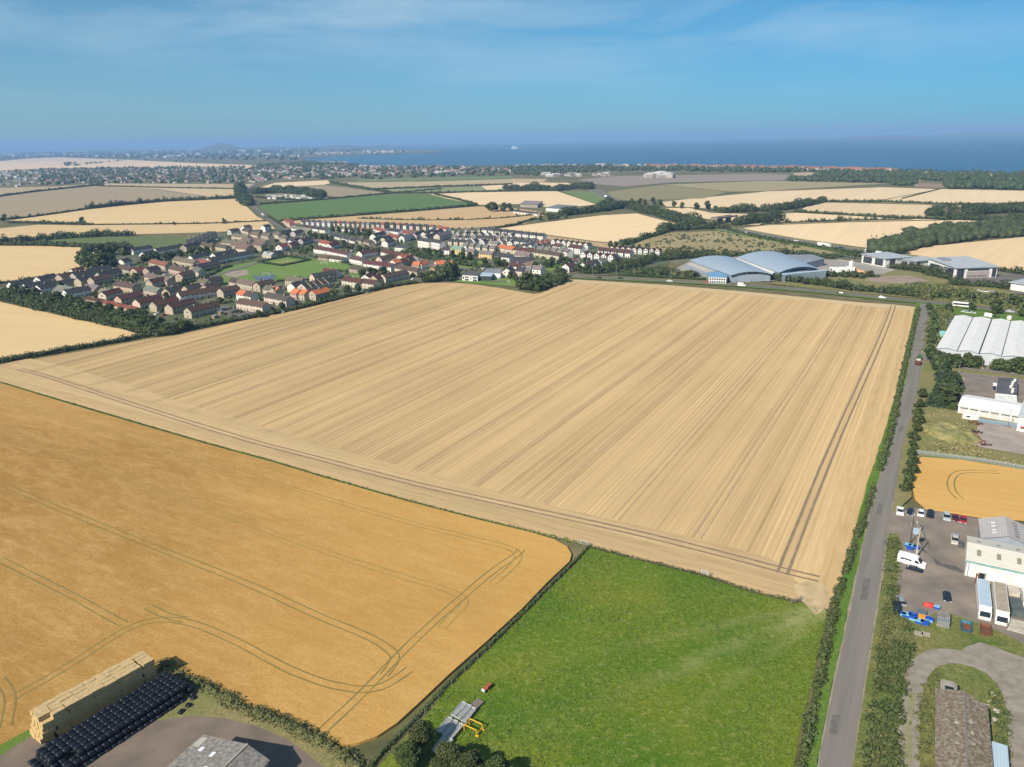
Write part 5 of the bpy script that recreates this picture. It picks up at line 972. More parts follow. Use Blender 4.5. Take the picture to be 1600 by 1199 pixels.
wl = MB().box(0, 0, 0, nb*bw, LW-.2, 5.8)
for k in range(nb): wl.v += [(k*bw, 0.0, 5.8), (k*bw+bw, 0., 5.8), (k*bw+bw/2, 0., 6.7)]; n_ = len(wl.v); wl.f.append((n_-3, n_-2, n_-1)); wl.m.append(0)
part('wall', wl, M('pale_grey_cladding', (.50, .53, .55), (.42, .45, .47), .3, .6), t_)
for k in range(nb-1): part('valley_gutter', MB().box((k+1)*bw-(.28 if k % 2 else .1), -.5, 5.85, (k+1)*bw+(.28 if k % 2 else .1), LW, 6.0), m_dark, t_)
part('roller_door', MB().box(24, -.08, 0, 28, 0, 4.2), m_pale, t_)
for k, (x, y) in enumerate([(1541, 492.5), (1547, 493.5), (1577, 497.3)]):
    thing('roof_vent', f"{['left', 'middle', 'right'][k]} one of three white drum vents on the back of the warehouse roof", 'vent', G(x, y, 7.2), 0, 'warehouse roof vents', mesh=MB().tube((0, 0, -.6), (0, 0, 1.0), 1.1, 1.1, 12).tube((0, 0, 1.0), (0, 0, 1.35), 1.3, .5, 12).mesh('roof_vent', m_white))
thing('storage_tank', 'pale turquoise tank beside the left wall of the ribbed warehouse', 'tank', G(1472.5, 528), 0, mesh=MB().tube((0, 0, 0), (0, 0, 3.4), 2.0, 2.0, 20).tube((0, 0, 3.4), (0, 0, 3.9), 2.0, .3, 20).mesh('tank', M('turquoise_paint', (.22, .50, .46), (.18, .42, .4), .8, .5)))

def gabled(name, label, cat, e0, e1, r0, ez, rz_, wallm, roofm, Lfull=None, wside=None, over=.3):
    """eave corner e0->e1 (photo points at height ez); width from e0 to the far eave set by the ridge point r0"""
    a = G(*e0, ez); b_ = G(*e1, ez); d = (b_-a).normalized(); n = Vector((-d.y, d.x, 0)); Lx = Lfull or (b_-a).length
    w = abs((G(*r0, rz_)-a).dot(n))*2 if wside is None else wside
    o = thing(name, label, cat, at_(a), math.atan2(d.y, d.x)); h = ez; rh = rz_-ez
    wl = MB(); wl.v = [(0, 0, -.2), (Lx, 0, -.2), (Lx, w, -.2), (0, w, -.2), (0, 0, h), (Lx, 0, h), (Lx, w, h), (0, w, h), (0, w/2, h+rh), (Lx, w/2, h+rh)]
    wl.f = [(0, 1, 5, 4), (1, 2, 6, 9, 5), (2, 3, 7, 6), (3, 0, 4, 8, 7)]; wl.m = [0]*4
    part('wall', wl, wallm, o)
    r = MB(); s = rh/(w/2)
    for y0, y1, fl in ((-over, w/2, 0), (w+over, w/2, 1)):
        A = [(-over, y0, h-over*s+.05), (Lx+over, y0, h-over*s+.05), (Lx+over, y1, h+rh+.05), (-over, y1, h+rh+.05)]; B = [(p[0], p[1], p[2]+.15) for p in A]; k = len(r.v); r.v += A+B
        for f in [(3, 2, 1, 0), (4, 5, 6, 7), (0, 1, 5, 4), (1, 2, 6, 5), (2, 3, 7, 6), (3, 0, 4, 7)]: r.f.append(tuple(k+x for x in (f if not fl else f[::-1]))); r.m.append(0)
    rf = part('roof', r, roofm, o); return o, rf, Lx, w, s
# --- garage block with six doors
o, rf, Lx, w, s = gabled('garage_block', 'white garage block with six roller doors below the brown car park', 'garages', (1498, 634), (1588, 649), (1501, 620), 3.6, 4.9, m_white, ribbed('garage_roof', (.82, .81, .78), (.58, .55, .5), 30, 1.5), Lfull=21)
for k in range(6):
    dd = part('roller_door', MB().box(.7+k*3.4, -.08, .05, 3.3+k*3.4, .02, 2.7), M('shutter_grey', (.50, .49, .45), (.6, .58, .53), .6, .6), o); part('door_head', MB().box(.6+k*3.4, -.14, 2.75, 3.4+k*3.4, .02, 3.15), m_black, dd)
# --- flat roofed depot office
q0 = G(1556, 614.5, 4.2); q1 = G(1559, 590, 4.2); q2 = G(1591, 592, 4.2); q3 = G(1589, 618, 4.2)
o = thing('flat_roof_office', 'flat roofed depot office with black felt roof and white vents', 'office', at_(q0))
lq = [(p.x-q0.x, p.y-q0.y) for p in (q0, q3, q2, q1)]
part('wall', MB().ext(lq, 0, 4.1), m_white, o); rr_ = part('roof', MB().ext([(x*.99+.1, y*.99+.1) for x, y in lq], 4.1, 4.25), m_black, o)
for k in range(6):
    f = .12+.14*k; p = q3.lerp(q2, f)-q0+(q1-q2).normalized()*rnd.uniform(1., 3.); part('roof_vent', MB().tube((p.x, p.y, 4.2), (p.x, p.y, 5.0), .45, .45, 8).tube((p.x, p.y, 5.0), (p.x, p.y, 5.3), .65, .2, 8), m_white, rr_)
q4 = G(1555, 615.5, 4.0); q5 = G(1589, 619.5, 4.0); q6 = G(1590, 640, 3.9); q7 = G(1554, 633, 3.9)
thing('flat_roof_annex', 'white flat roofed annex joining the office to the garage block', 'annex', at_(q4), 0, mesh=MB().ext([(p.x-q4.x, p.y-q4.y) for p in (q4, q7, q6, q5)], 0, 3.9).mesh('annex', m_white))
o, rf, Lx, w, s = gabled('factory_building', 'white factory building cut by the right edge beside the black felt roof', 'factory', (1592, 652), (1640, 660), (1592, 622), 6., 7.5, m_white, M('grey_sheet_roof', (.5, .51, .52), (.4, .41, .42), .4, .5), wside=30)
part('entrance_canopy', MB().box(1., -1.2, 2.6, 6., 0, 2.8), M('red_paint', (.5, .04, .04), (.4, .03, .03), 1., .5), o)
thing('entrance_porch', 'small dark blue porch with a white canopy beside the felt roof', 'porch', G(1551, 612), R(-30), mesh=MB().box(0, 0, 0, 3, 3, 2.6, 0).box(-.3, -.3, 2.6, 3.3, 3.3, 3.0, 1).mesh('porch', [M('navy_paint', (.02, .035, .09), None, 1., .5), m_white]))
# --- white works building on the right, with skylights
m_wroof = ribbed('works_roof', (.62, .58, .50), (.45, .42, .34), -30, .9, .7, .5)
a = G(1511.5, 875, 5.0); b_ = G(1600, 894, 5.0)
o, rf, Lx, w, s = gabled('works_building', 'white works building with skylights beside the parked trailers', 'workshop', (1511.5, 875), (1600, 894), (1515, 849), 5.0, 6.4, m_white, m_wroof, Lfull=24)
m_sky = M('aged_rooflight', (.20, .17, .11), (.27, .24, .17), 2., .6)
for k in range(3):
    for yy, dz, ln in ((w*.16, .16, w*.17), (w*.66, .16, w*.08)):
        x = 1.9+k*4.2; f = (lambda y: 5.05+s*(y if y < w/2 else w-y)+.17); y1 = yy+ln
        part('skylight', MB().poly([(x, yy, f(yy)+.03), (x+.9, yy, f(yy)+.03), (x+.9, y1, f(y1)+.03), (x, y1, f(y1)+.03)]), m_sky, rf)
part('door', MB().box(3.0, -.08, 0, 4.1, .02, 2.3).box(2.8, -.05, 0, 3.0, .02, 2.5, 1).box(4.1, -.05, 0, 4.4, .02, 2.5, 1), [m_dark, m_metal], o)
part('fascia', MB().box(-.35, -.42, 4.62, Lx+.3, -.32, 4.9), M('teal_trim', (.20, .42, .42), None, 1, .6), o); part('gutter_pipe', MB().tube((.5, -.2, 4.6), (.5, -.2, 0), .08), m_metal, o)
e0 = G(1534.5, 840.5, 4.2); e1 = G(1530.6, 811, 4.2); r0 = G(1576.6, 842, 6.0); dd_ = (e1-e0).normalized(); nn = Vector((dd_.y, -dd_.x, 0)); wv = (r0-e0).dot(nn); Ls = (e1-e0).length
o = thing('grey_shed', 'grey sheeted shed with bright rooflights behind the white works building', 'shed', at_(e0), math.atan2(nn.y, nn.x))
wl = MB(); wl.v = [(0, 0, 0), (2*wv, 0, 0), (2*wv, Ls, 0), (0, Ls, 0), (0, 0, 4.2), (2*wv, 0, 4.2), (2*wv, Ls, 4.2), (0, Ls, 4.2), (wv, 0, 6.), (wv, Ls, 6.)]; wl.f = [(0, 1, 5, 8, 4), (1, 2, 6, 5), (2, 3, 7, 9, 6), (3, 0, 4, 7)]; wl.m = [0]*4
part('wall', wl, M('blue_grey_sheet', (.30, .33, .38), (.25, .28, .32), .5, .7), o)
msr = ribbed('shed_roof', (.42, .39, .37), (.30, .28, .265), 60, .6, .8, .6)
r = MB(); r.v = [(-.3, -.4, 4.15), (wv, -.4, 6.12), (2*wv+.3, -.4, 4.15), (-.3, Ls+.3, 4.15), (wv, Ls+.3, 6.12), (2*wv+.3, Ls+.3, 4.15)]; r.f = [(0, 1, 4, 3), (1, 2, 5, 4)]; r.m = [0, 0]
rf = part('roof', r, msr, o); m_rl = M('bright_rooflight', (.78, .80, .82), None, 1, .3)
for yy in (2.0, 3.6, 6.0, 8.0):
    z0 = 4.15+(wv*.42+.3)/(wv+.3)*1.97; z1 = 4.15+(wv*.58+.3)/(wv+.3)*1.97; part('skylight', MB().poly([(wv*.42, yy, z0+.04), (wv*.58, yy, z1+.04), (wv*.58, yy+.7, z1+.04), (wv*.42, yy+.7, z0+.04)]), m_rl, rf)
for k in range(6): yy = 1.5+k*1.6; z0 = 6.12-(.35*1.97); part('skylight', MB().poly([(wv*1.3, yy, z0+.2), (wv*1.5, yy, z0-.19), (wv*1.5, yy+.5, z0-.19), (wv*1.3, yy+.5, z0+.2)]), m_black, rf)
ba = G(1536, 846, 0); bb = G(1606, 862, 0); thing('brick_wall', 'low red brick lean-to between the grey shed and the white works', 'wall', at_(ba), math.atan2((bb-ba).y, (bb-ba).x), mesh=MB().box(0, 0, 0, (bb-ba).length, 1.6, 2.6).mesh('brick_wall', m_brick))
thing('water_tank', 'dark oil tank against the left wall of the white works building', 'tank', G(1504, 861), R(60), mesh=MB().box(0, 0, 0, 2.2, 1.2, 1.7).box(.1, .1, 1.7, 2.1, 1.1, 1.8).mesh('tank', m_black))
thing('white_container', 'white ribbed store at the right edge below the works building', 'container', G(1594, 930), R(-120), mesh=MB().box(0, 0, 0, 7, 3.0, 2.6).box(.0, -.05, .2, .08, 3.05, 2.5).mesh('store', m_white))

# --- curved roof depot, two halls
m_blueroof = ribbed('curved_metal_roof', (.32, .385, .45), (.25, .31, .37), -75, 2.2, .42, .35, .5)
m_bluewall = M('blue_grey_wall', (.27, .32, .38), (.23, .28, .33), .2, .6)
def arch(name, label, fl, fr, bl, br, h0, hr, frontdrop):
    A, B, C, D = G(*fl, h0), G(*fr, h0), G(*br, h0), G(*bl, h0)
    o = thing(name, label, 'depot hall', at_(A)); n = 20; r = MB(); w = MB()
    def pt(P, Q, f, k, zz): p = P.lerp(Q, f)-A; return (p.x, p.y, h0+hr*(1-(2*f-1)**2)+zz)
    for e in (0, 1):
        for P, Q in ((A, B), (D, C)):
            for i in range(n+1):
                f = i/n; g = (f-.5)*1.04+.5; p = P.lerp(Q, g); pb = (D-A).normalized()*(-2.2 if P is A else 1.2); p = p+pb-A; r.v.append((p.x, p.y, h0+hr*(1-(2*f-1)**2)+(.5 if e == 0 else .0)))
    m = n+1
    for i in range(n):
        r.f.append((i, i+1, m+i+1, m+i)); r.f.append((2*m+i, 3*m+i, 3*m+i+1, 2*m+i+1)); r.f.append((2*m+i, 2*m+i+1, i+1, i)); r.f.append((m+i, m+i+1, 3*m+i+1, 3*m+i)); r.m += [0, 0, 0, 0]
    r.f.append((0, m, 3*m, 2*m)); r.f.append((n, 2*m+n, 3*m+n, m+n)); r.m += [0, 0]
    pr = part('roof', r, m_blueroof, o)
    for p in pr.data.polygons: p.use_smooth = False
    for P, Q in ((A, B), (D, C)):
        base = [P-A, Q-A]; top = [pt(P, Q, 1-i/n, 0, 0) for i in range(n+1)]; w.poly([(base[0].x, base[0].y, 0), (base[1].x, base[1].y, 0)]+top)
    for P, Q in ((A, D), (B, C)): w.poly([(P.x-A.x, P.y-A.y, 0), (Q.x-A.x, Q.y-A.y, 0), (Q.x-A.x, Q.y-A.y, h0), (P.x-A.x, P.y-A.y, h0)])
    part('wall', w, m_bluewall, o)
    dv = (B-A); out = (A-D).normalized()*.08
    part('strip_window', MB().poly([((A+dv*f_-A+out).x, (A+dv*f_-A+out).y, z_) for f_, z_ in ((.3, h0+.4), (.72, h0+.4), (.68, h0+hr*.55), (.34, h0+hr*.55))]), m_glass, o)
    return o
arch('depot_hall', 'left hall of the depot with a curved blue grey roof', (1141, 430), (1204, 429), (1080, 408), (1146, 404), 5.5, 2.7, 0)
arch('depot_hall', 'right hall of the depot with a curved blue grey roof', (1217, 426), (1278, 421), (1155, 403), (1222, 397), 6.0, 3.3, 0)
def wall_glazing(o, p, q, rects):
    d = (q-p); d.z = 0; n = Vector((d.y, -d.x, 0)).normalized()*.12; p = p-o.location; p.z = 0
    for f0, f1, z0, z1 in rects:
        a = p+d*f0+n; b_ = p+d*f1+n; part('window', MB().poly([(a.x, a.y, z0), (b_.x, b_.y, z0), (b_.x, b_.y, z1), (a.x, a.y, z1)]), m_glass, o)
def slab(name, label, cat, pts, z, mw, mr, parts_=()):
    P = [G(x, y, z) for x, y in pts]; a = P[0]; lp = [(p.x-a.x, p.y-a.y) for p in P]; ar = sum(lp[i][0]*lp[(i+1) % len(lp)][1]-lp[(i+1) % len(lp)][0]*lp[i][1] for i in range(len(lp)))
    if ar < 0: lp = lp[::-1]
    o = thing(name, label, cat, at_(a)); part('wall', MB().ext(lp, 0, z-.02), mw, o); c = Vector((sum(p[0] for p in lp)/len(lp), sum(p[1] for p in lp)/len(lp))); part('roof', MB().ext([(c.x+(p[0]-c.x)*1.03, c.y+(p[1]-c.y)*1.03) for p in lp], z, z+.35), mr, o); return o
slab('depot_annex', 'long low pale annex left of the left curved hall', 'annex', [(1073, 413), (1082, 411), (1118, 424), (1105, 426.5)], 4, m_bluewall, M('beige_roof', (.5, .45, .38), (.42, .38, .32), .2, .8))
do = slab('depot_office', 'white glazed office at the front corner of the left curved hall', 'office', [(1105, 427), (1118, 424.5), (1137, 431), (1135, 434), (1108, 433)], 5, m_white, M('blue_flat_roof', (.16, .33, .50), (.13, .27, .42), .3, .6))
wall_glazing(do, G(1108, 433, 5), G(1135, 434, 5), [(.04+.135*k, .13+.135*k, z_, z_+1.3) for k in range(7) for z_ in (.8, 2.9)])
wall_glazing(do, G(1105, 427, 5), G(1108, 433, 5), [(.1+.3*k, .3+.3*k, z_, z_+1.3) for k in range(3) for z_ in (.8, 2.9)])
slab('depot_link', 'pale link building between the two curved halls', 'annex', [(1150, 405), (1160, 403.5), (1212, 425), (1206, 428)], 5, m_pale, m_white)
slab('depot_front_wing', 'grey walled wing in front of the right curved hall', 'annex', [(1222, 428), (1290, 422), (1291, 423.5), (1224, 430)], 6, m_bluewall, m_pale)
o = slab('grey_warehouse', 'flat grey warehouse behind the right curved hall', 'warehouse', [(1222, 403), (1258, 412), (1288, 404.5), (1268, 398.5), (1236, 399)], 6.5, M('grey_wall', (.36, .38, .40), (.3, .32, .34), .2, .7), M('dark_grey_roof', (.20, .22, .25), (.25, .27, .3), .1, .6))
for k, (x, y, h) in enumerate([(1300, 428, 4), (1310, 428, 5), (1320, 427, 5), (1296, 424, 3)]): thing('site_cabin', f"{['leftmost', 'second', 'rightmost', 'hindmost'][k]} white cabin or tank in the yard right of the curved halls", 'cabin', G(x, y), R(-20), 'yard cabins', mesh=MB().box(0, 0, 0, 7, 4, h).box(.5, -.1, h*.3, 2, 0, h*.7, 1).mesh('cabin', [m_white, m_glass]))
thing('white_silo', 'tall white silo in the depot yard', 'silo', G(1328.5, 427), 0, mesh=MB().tube((0, 0, 0), (0, 0, 9), 1.7, 1.7, 16).tube((0, 0, 9), (0, 0, 10), 1.7, .3, 16).mesh('silo', m_white))
m_sand = M('building_sand', (.55, .33, .18), (.45, .27, .15), .5, .95)
for k, (x, y) in enumerate([(1337, 425), (1346, 428), (1356, 430)]): thing('sand_heap', f"{['left', 'middle', 'right'][k]} one of three heaps of orange aggregate right of the silo", 'heap', G(x, y), 0, 'aggregate heaps', mesh=MB().blob((0, 0, .4), (4, 3, 2.4), k, .2, 0, 2).mesh('heap', m_sand))

# --- office blocks on the right
def office(name, label, pts, z, roofcol, slope=1.0, glz=()):
    P = [G(x, y, 0) for x, y in pts]; a = P[0]; d = (P[1]-P[0]); Lx = d.length; d.normalize(); n = Vector((-d.y, d.x, 0)); D = abs((P[2]-P[1]).dot(n)); o = thing(name, label, 'office block', at_(a), math.atan2(d.y, d.x))
    part('wall', MB().ext([(0, 0), (Lx, 0), (Lx, D), (0, D)], 0, [z, z, z+slope, z+slope]), m_white, o)
    e = 1.2; r = MB(); r.v = [(-e, -e, z), (Lx+e, -e, z), (Lx+e, D+e, z+slope*1.1), (-e, D+e, z+slope*1.1)]; r.v += [(x, y, zz+.4) for x, y, zz in r.v]; r.f = [(3, 2, 1, 0), (4, 5, 6, 7), (0, 1, 5, 4), (1, 2, 6, 5), (2, 3, 7, 6), (3, 0, 4, 7)]; r.m = [0]*6
    rf = part('roof', r, roofcol, o)
    for x0, x1, z0, z1 in glz: part('glazing', MB().box(Lx*x0, -.12, z0, Lx*x1, .03, z1), m_glass, o)
    for x0, x1, z0, z1 in ((.08, .42, .8, z-1.), (.55, .92, .8, z-1.)):
        part('glazing', MB().box(-.12, D*x0, z0, .03, D*x1, z1), m_glass, o)
    return o, Lx, D, rf
m_orf = M('pale_metal_roof', (.42, .44, .45), (.36, .38, .39), .2, .5, .4)
rows = [(k/12+.02, k/12+.055, 1.2, 2.3) for k in range(12)]+[(k/12+.02, k/12+.055, 4.0, 5.1) for k in range(12)]
office('office_block', 'left white office block with a flat pale roof beyond the depot', [(1382, 418), (1421, 415), (1424, 405)], 7, m_orf, .3, [(.18, .4, .5, 6.3)]+rows[6:12]+rows[18:])
office('office_block', 'small middle office block with a pale roof between the two bigger offices', [(1430, 419.5), (1462, 416), (1460, 410)], 5.5, m_orf, .3, [(.1, .22, .5, 5.)])
o, Lx, D, rf = office('office_block', 'large right office block with tall glazed corners and sloping grey roof', [(1492, 437), (1556, 435), (1548, 422)], 8.5, m_orf, 2.2, [(.02, .2, .6, 7.8), (.88, .98, 1., 7.5), (.28, .8, 6.2, 7.6)]+[(.3+.06*k, .325+.06*k, 1.5, 2.8) for k in range(8)])
part('lower_cladding', MB().box(Lx*.26, -.06, .2, Lx*.82, .02, 5.8), M('taupe_panel', (.36, .31, .28), (.3, .26, .23), .2, .7), o); part('roof_plant', MB().box(3, D*.6, 10.2, 9, D*.85, 12.), m_metal, rf)
office('office_wing', 'projecting white wing with blue glazing left of the large right office', [(1462, 430), (1478, 433), (1490, 428)], 6, m_orf, .3, [(.05, .5, .5, 5.4)])
office('office_block', 'pale roofed white building cut by the right edge below the large office', [(1578, 453), (1640, 462), (1640, 450)], 5, m_orf, .5, [])
# --- school / community building above the lawn
o = slab('school_building', 'modern white flat roofed school above the bright lawn', 'school', [(722, 430), (746, 431.5), (750, 427), (729, 425.5)], 4.6, m_white, m_black); 
wall_glazing(o, G(722, 430, 4.6), G(746, 431.5, 4.6), [(.04, .12, 1.6, 3.6), (.18, .42, 2.6, 3.7), (.18, .42, .6, 1.9), (.55, .6, 1.2, 3.2), (.7, .95, 2.4, 3.6), (.7, .95, .5, 1.8)])
slab('school_hall', 'low glass fronted flat roofed hall right of the white school', 'school', [(750, 431.5), (768, 432), (772, 427), (754, 426.5)], 4, m_glass, m_pale)
slab('school_wing', 'grey roofed white wing behind the glass fronted hall', 'school', [(756, 426), (782, 427.5), (784, 421), (760, 420)], 4.5, m_white, M('grey_flat', (.25, .26, .28), None, .1, .7))
T(784, 434, 800, 434.5, 'white', 'slate', H=4.5, across=True, D=12)
HOUSES[-1][0]['label'] = 'white gabled hall with slate roof at the right end of the school lawn'
for k_ in ('px', 'py'): del HOUSES[-1][0][k_]
slab('farm_shed', 'long dark roofed cattle shed of the farm in the middle distance', 'barn', [(853, 325), (884, 326.5), (902, 322), (872, 320)], 5, m_white, M('dark_slate_sheet', (.14, .15, .17), (.18, .19, .2), .1, .8))
slab('farm_house', 'grey roofed farm buildings among trees in the middle distance', 'farmhouse', [(813, 319), (840, 320), (848, 315), (820, 314)], 5, m_concr, M('farm_roof', (.2, .19, .19), (.26, .22, .2), .1, .8))
for k in range(7): T(802+k*5.5, 333.5+k*.6, 806+k*5.5, 334+k*.6, 'white', 'slate', H=3, D=5, win=False, kind='bungalow')[0]; HOUSES[-1][0]['label'] = f"{nth(k)} static caravan in the short row below the farm"; [HOUSES[-1][0].pop(q) if hasattr(HOUSES[-1][0], 'pop') else None for q in ()]
for h in HOUSES[-7:]:
    for k_ in ('px', 'py'):
        if k_ in h[0]: del h[0][k_]
    h[0]['group'] = 'static caravans below the farm'
cvp = []
for k in range(16):
    x = 421+(k % 8)*9+rnd.uniform(-2, 2); y = 307.5+(k//8)*4+rnd.uniform(-.5, .5); cvp.append((x, y))
cvp.sort()
cvm = MB().box(-5, -1.8, .3, 5, 1.8, 3.3).box(-5.1, -1.9, 3.3, 5.1, 1.9, 3.6).box(-3, -1.86, 1.3, -1, -1.8, 2.4, 1).box(1, -1.86, 1.3, 3, -1.8, 2.4, 1).mesh('caravan', [m_white, m_glass])
for i, (x, y) in enumerate(cvp): thing('static_caravan', f"{nth(i)} from the left of the white caravans among the far left trees", 'caravan', G(x, y), rnd.uniform(-1, 1), 'caravan park', mesh=cvm)
T(1479, 336, 1489, 334, 'white', 'red', H=6); HOUSES[-1][0]['label'] = 'far white farmhouse with bright red roofs at the right among trees'; T(1488, 337, 1496, 338, 'white', 'red', H=5); HOUSES[-1][0]['label'] = 'smaller red roofed wing right of the far red roofed farmhouse'
for h in HOUSES[-2:]:
    for k_ in ('px', 'py'): del h[0][k_]
# motorway bridge
ba = G(1120, 351); bb = G(1152, 346); L_ = (bb-ba).length
o = thing('road_bridge', 'grey concrete bridge over the dual carriageway', 'bridge', at_(ba), math.atan2((bb-ba).y, (bb-ba).x))
part('deck', MB().box(0, 0, 6, L_, 9, 7.2), m_concr, o); part('parapet', MB().box(0, -.2, 7.2, L_, .1, 8.3), m_concr, o); part('parapet', MB().box(0, 8.9, 7.2, L_, 9.2, 8.3), m_concr, o)
for f in (.3, .7): part('pier', MB().box(L_*f-1, 1, 0, L_*f+1, 8, 6), m_concr, o)

# --- old concrete building inside the gravel loop
m_moss = M('mossy_roof', (.15, .115, .075), (.30, .26, .21), 1.7, .95, .1, detail=9, lo=.42, hi=.68, bump=.4, bd=.1)
zr = 3.2; e0 = G(1464, 1078, zr); r0 = G(1505, 1066, zr+.9); n0 = G(1463.5, 1199, zr); d = (e0-n0).normalized(); nn = Vector((d.y, -d.x, 0)); Lo = (e0-n0).length+22; org = e0-d*Lo; w1 = (r0-e0).dot(nn); w_all = (G(1542, 1110, zr)-e0).dot(nn)
o = thing('derelict_building', 'long derelict concrete building with a mossy low roof inside the gravel loop', 'derelict building', at_(org), math.atan2(d.y, d.x))
def lb(x, y, z): return (x, -y, z)
wl = MB(); wl.ext([(0, 0), (Lo, 0), (Lo, -w_all), (0, -w_all)][::-1], 0, zr-.15); part('wall', wl, m_concr, o)
r = MB(); r.v = [lb(0, -.3, zr-.1), lb(Lo+.3, -.3, zr-.1), lb(Lo+.3, w1, zr+.9), lb(0, w1, zr+.9), lb(Lo-1.5, w_all+.2, zr), lb(0, w_all+.2, zr)]; r.v += [(x, y, z+.22) for x, y, z in r.v]; r.f = [(6, 7, 8, 9), (9, 8, 10, 11), (0, 1, 7, 6), (1, 2, 8, 7), (2, 4, 10, 8), (4, 5, 11, 10), (3, 2, 1, 0), (5, 4, 2, 3)]; r.f = [f[::-1] for f in r.f]; r.m = [0]*8
rf = part('roof', r, m_moss, o); part('ridge_rail', MB().box(0, -w1-.08, zr+1.1, Lo, -w1+.08, zr+1.22), m_metal, rf)
for k, (x, y) in enumerate([(Lo-9.5, w1-1.3), (Lo-12.3, w1-1.2), (Lo-15, w1-1.3), (Lo-11, w1+1.1), (Lo-14, w1+1.1), (Lo-8, w1+1.)]): part('broken_vent', MB().blob((x, -y, zr+1.), (.45, .45, .22), k, .4), m_concr, rf)
ep = G(1470, 1078, 0); px0 = Lo-.2
part('entrance_tower', MB().box(px0-.2, -3.4, 0, px0+3.6, -.6, 3.4).box(px0+.3, -3.0, 3.4, px0+3.5, -.9, 3.65), m_concr, o); part('roof_hatch', MB().box(px0+.5, -2.8, 3.66, px0+1.6, -1.3, 3.70), m_dark, o)
s0 = G(1527, 1150, 2.6); s1 = G(1569, 1174, 2.6)
o = thing('lean_to', 'pale blue corrugated lean-to beside the derelict building', 'lean-to', at_(s0), R(60.6-90)); 
part('roof', MB().ext([(0.9, 0), (4.6, 0), (4.6, -14), (0.9, -14)][::-1], 2.35, 2.45), ribbed('blue_corrugated', (.42, .53, .60), (.36, .46, .52), 60, .5, .5), o); part('wall', MB().box(1.0, -13.9, 0, 4.5, -.1, 2.3), m_concr, o); part('side_skirt', MB().box(4.6, -14, 0, 4.75, 0, 2.3), m_black, o)
ms_ = M('broken_slab', (.50, .46, .38), (.36, .32, .25), .9, .9)
for k, (x, y, rz, sx_, sy_) in enumerate([(1549, 1102, 20, 1.5, 1.2), (1546, 1113, 75, 2.6, .9), (1556, 1120, 60, 2.2, 1.0), (1556, 1132, 70, 1.4, 1.2), (1549, 1139, 80, 1.8, .8), (1543, 1150, 60, 2.2, 1.0), (1541, 1142, 55, 2.0, .7), (1547, 1090, 10, 1.5, 1.0)]):
    ob = thing('concrete_slab', f"{['uppermost', 'second', 'third', 'fourth', 'fifth', 'sixth', 'seventh', 'eighth'][[1, 2, 3, 4, 6, 7, 5, 0][k]]} tilted slab from the top in the pile beside the derelict wall".replace('eighth', 'last').replace('uppermost tilted slab from the top', 'uppermost tilted slab'), 'slab', G(x, y)+Vector((0, 0, .5)), R(rz), 'tilted slabs', mesh=MB().box(-sx_/2, -sy_/2, -.12, sx_/2, sy_/2, .12).mesh('slab', ms_)); ob.rotation_euler = (R(rnd.uniform(-25, 25)), R(rnd.uniform(-25, 25)), R(rz))

# --- farm shed at the bottom
ez = 5.; rz_ = 6.6; E0 = G(317, 1151, ez); Rp = G(372, 1181, rz_); E1 = G(418, 1190, ez); vv = (E1-E0); vv.z = 0; wsh = vv.length; vv.normalize(); uu = Vector((-vv.y, vv.x, 0)); fr_ = max(.3, min(.7, (Rp-E0).dot(vv)/wsh))
o = thing('farm_shed', 'big farmyard shed with a grey cement roof at the bottom edge', 'barn', at_(E0), math.atan2(vv.y, vv.x)); LL = 30
wl = MB(); wl.v = [(0, 0, 0), (wsh, 0, 0), (wsh, -LL, 0), (0, -LL, 0), (0, 0, ez), (wsh, 0, ez), (wsh, -LL, ez), (0, -LL, ez), (wsh*fr_, 0, rz_), (wsh*fr_, -LL, rz_)]; wl.f = [(1, 0, 4, 8, 5), (2, 1, 5, 6), (3, 2, 6, 9, 7), (0, 3, 7, 4)]; wl.m = [0]*4
part('wall', wl, m_concr, o)
m_cem = M('fibre_cement_roof', (.29, .265, .235), (.15, .138, .125), 1.6, .95, .1, detail=9, lo=.35, hi=.65, bump=.3)
r = MB(); r.v = [(-.3, .3, ez-.02), (wsh*fr_, .3, rz_+.08), (wsh+.3, .3, ez-.02), (-.3, -LL, ez-.02), (wsh*fr_, -LL, rz_+.08), (wsh+.3, -LL, ez-.02)]; r.v += [(x, y, z+.12) for x, y, z in r.v]; r.f = [(9, 10, 7, 6), (10, 11, 8, 7), (6, 7, 1, 0), (7, 8, 2, 1), (0, 3, 9, 6), (8, 11, 5, 2), (0, 1, 4, 3), (1, 2, 5, 4)]; r.m = [0]*8
rf = part('roof', r, m_cem, o)
def onroof(x, y, w, l, m, dz=.16):
    f = lambda xx: (ez+.1+(xx+.3)/(wsh*fr_+.3)*(rz_-ez+.1) if xx < wsh*fr_ else rz_+.2-(xx-wsh*fr_)/(wsh*(1-fr_)+.3)*(rz_-ez+.1))+.05
    part('skylight', MB().poly([(x, y, f(x)), (x+w, y, f(x+w)), (x+w, y+l, f(x+w)), (x, y+l, f(x))]), m, rf)
onroof(2.2, -3.3, .8, 1.0, m_rl); onroof(5.3, -3.9, .8, 1.1, m_rl); onroof(6.6, -7, .8, 1.1, m_rl); onroof(.1, -2.6, 1.5, 2.3, M('new_roof_sheet', (.42, .39, .34), (.36, .33, .29), 1, .8)); part('ridge_cap', MB().box(wsh*fr_-.2, -LL, rz_+.16, wsh*fr_+.2, .3, rz_+.3), m_concr, rf)
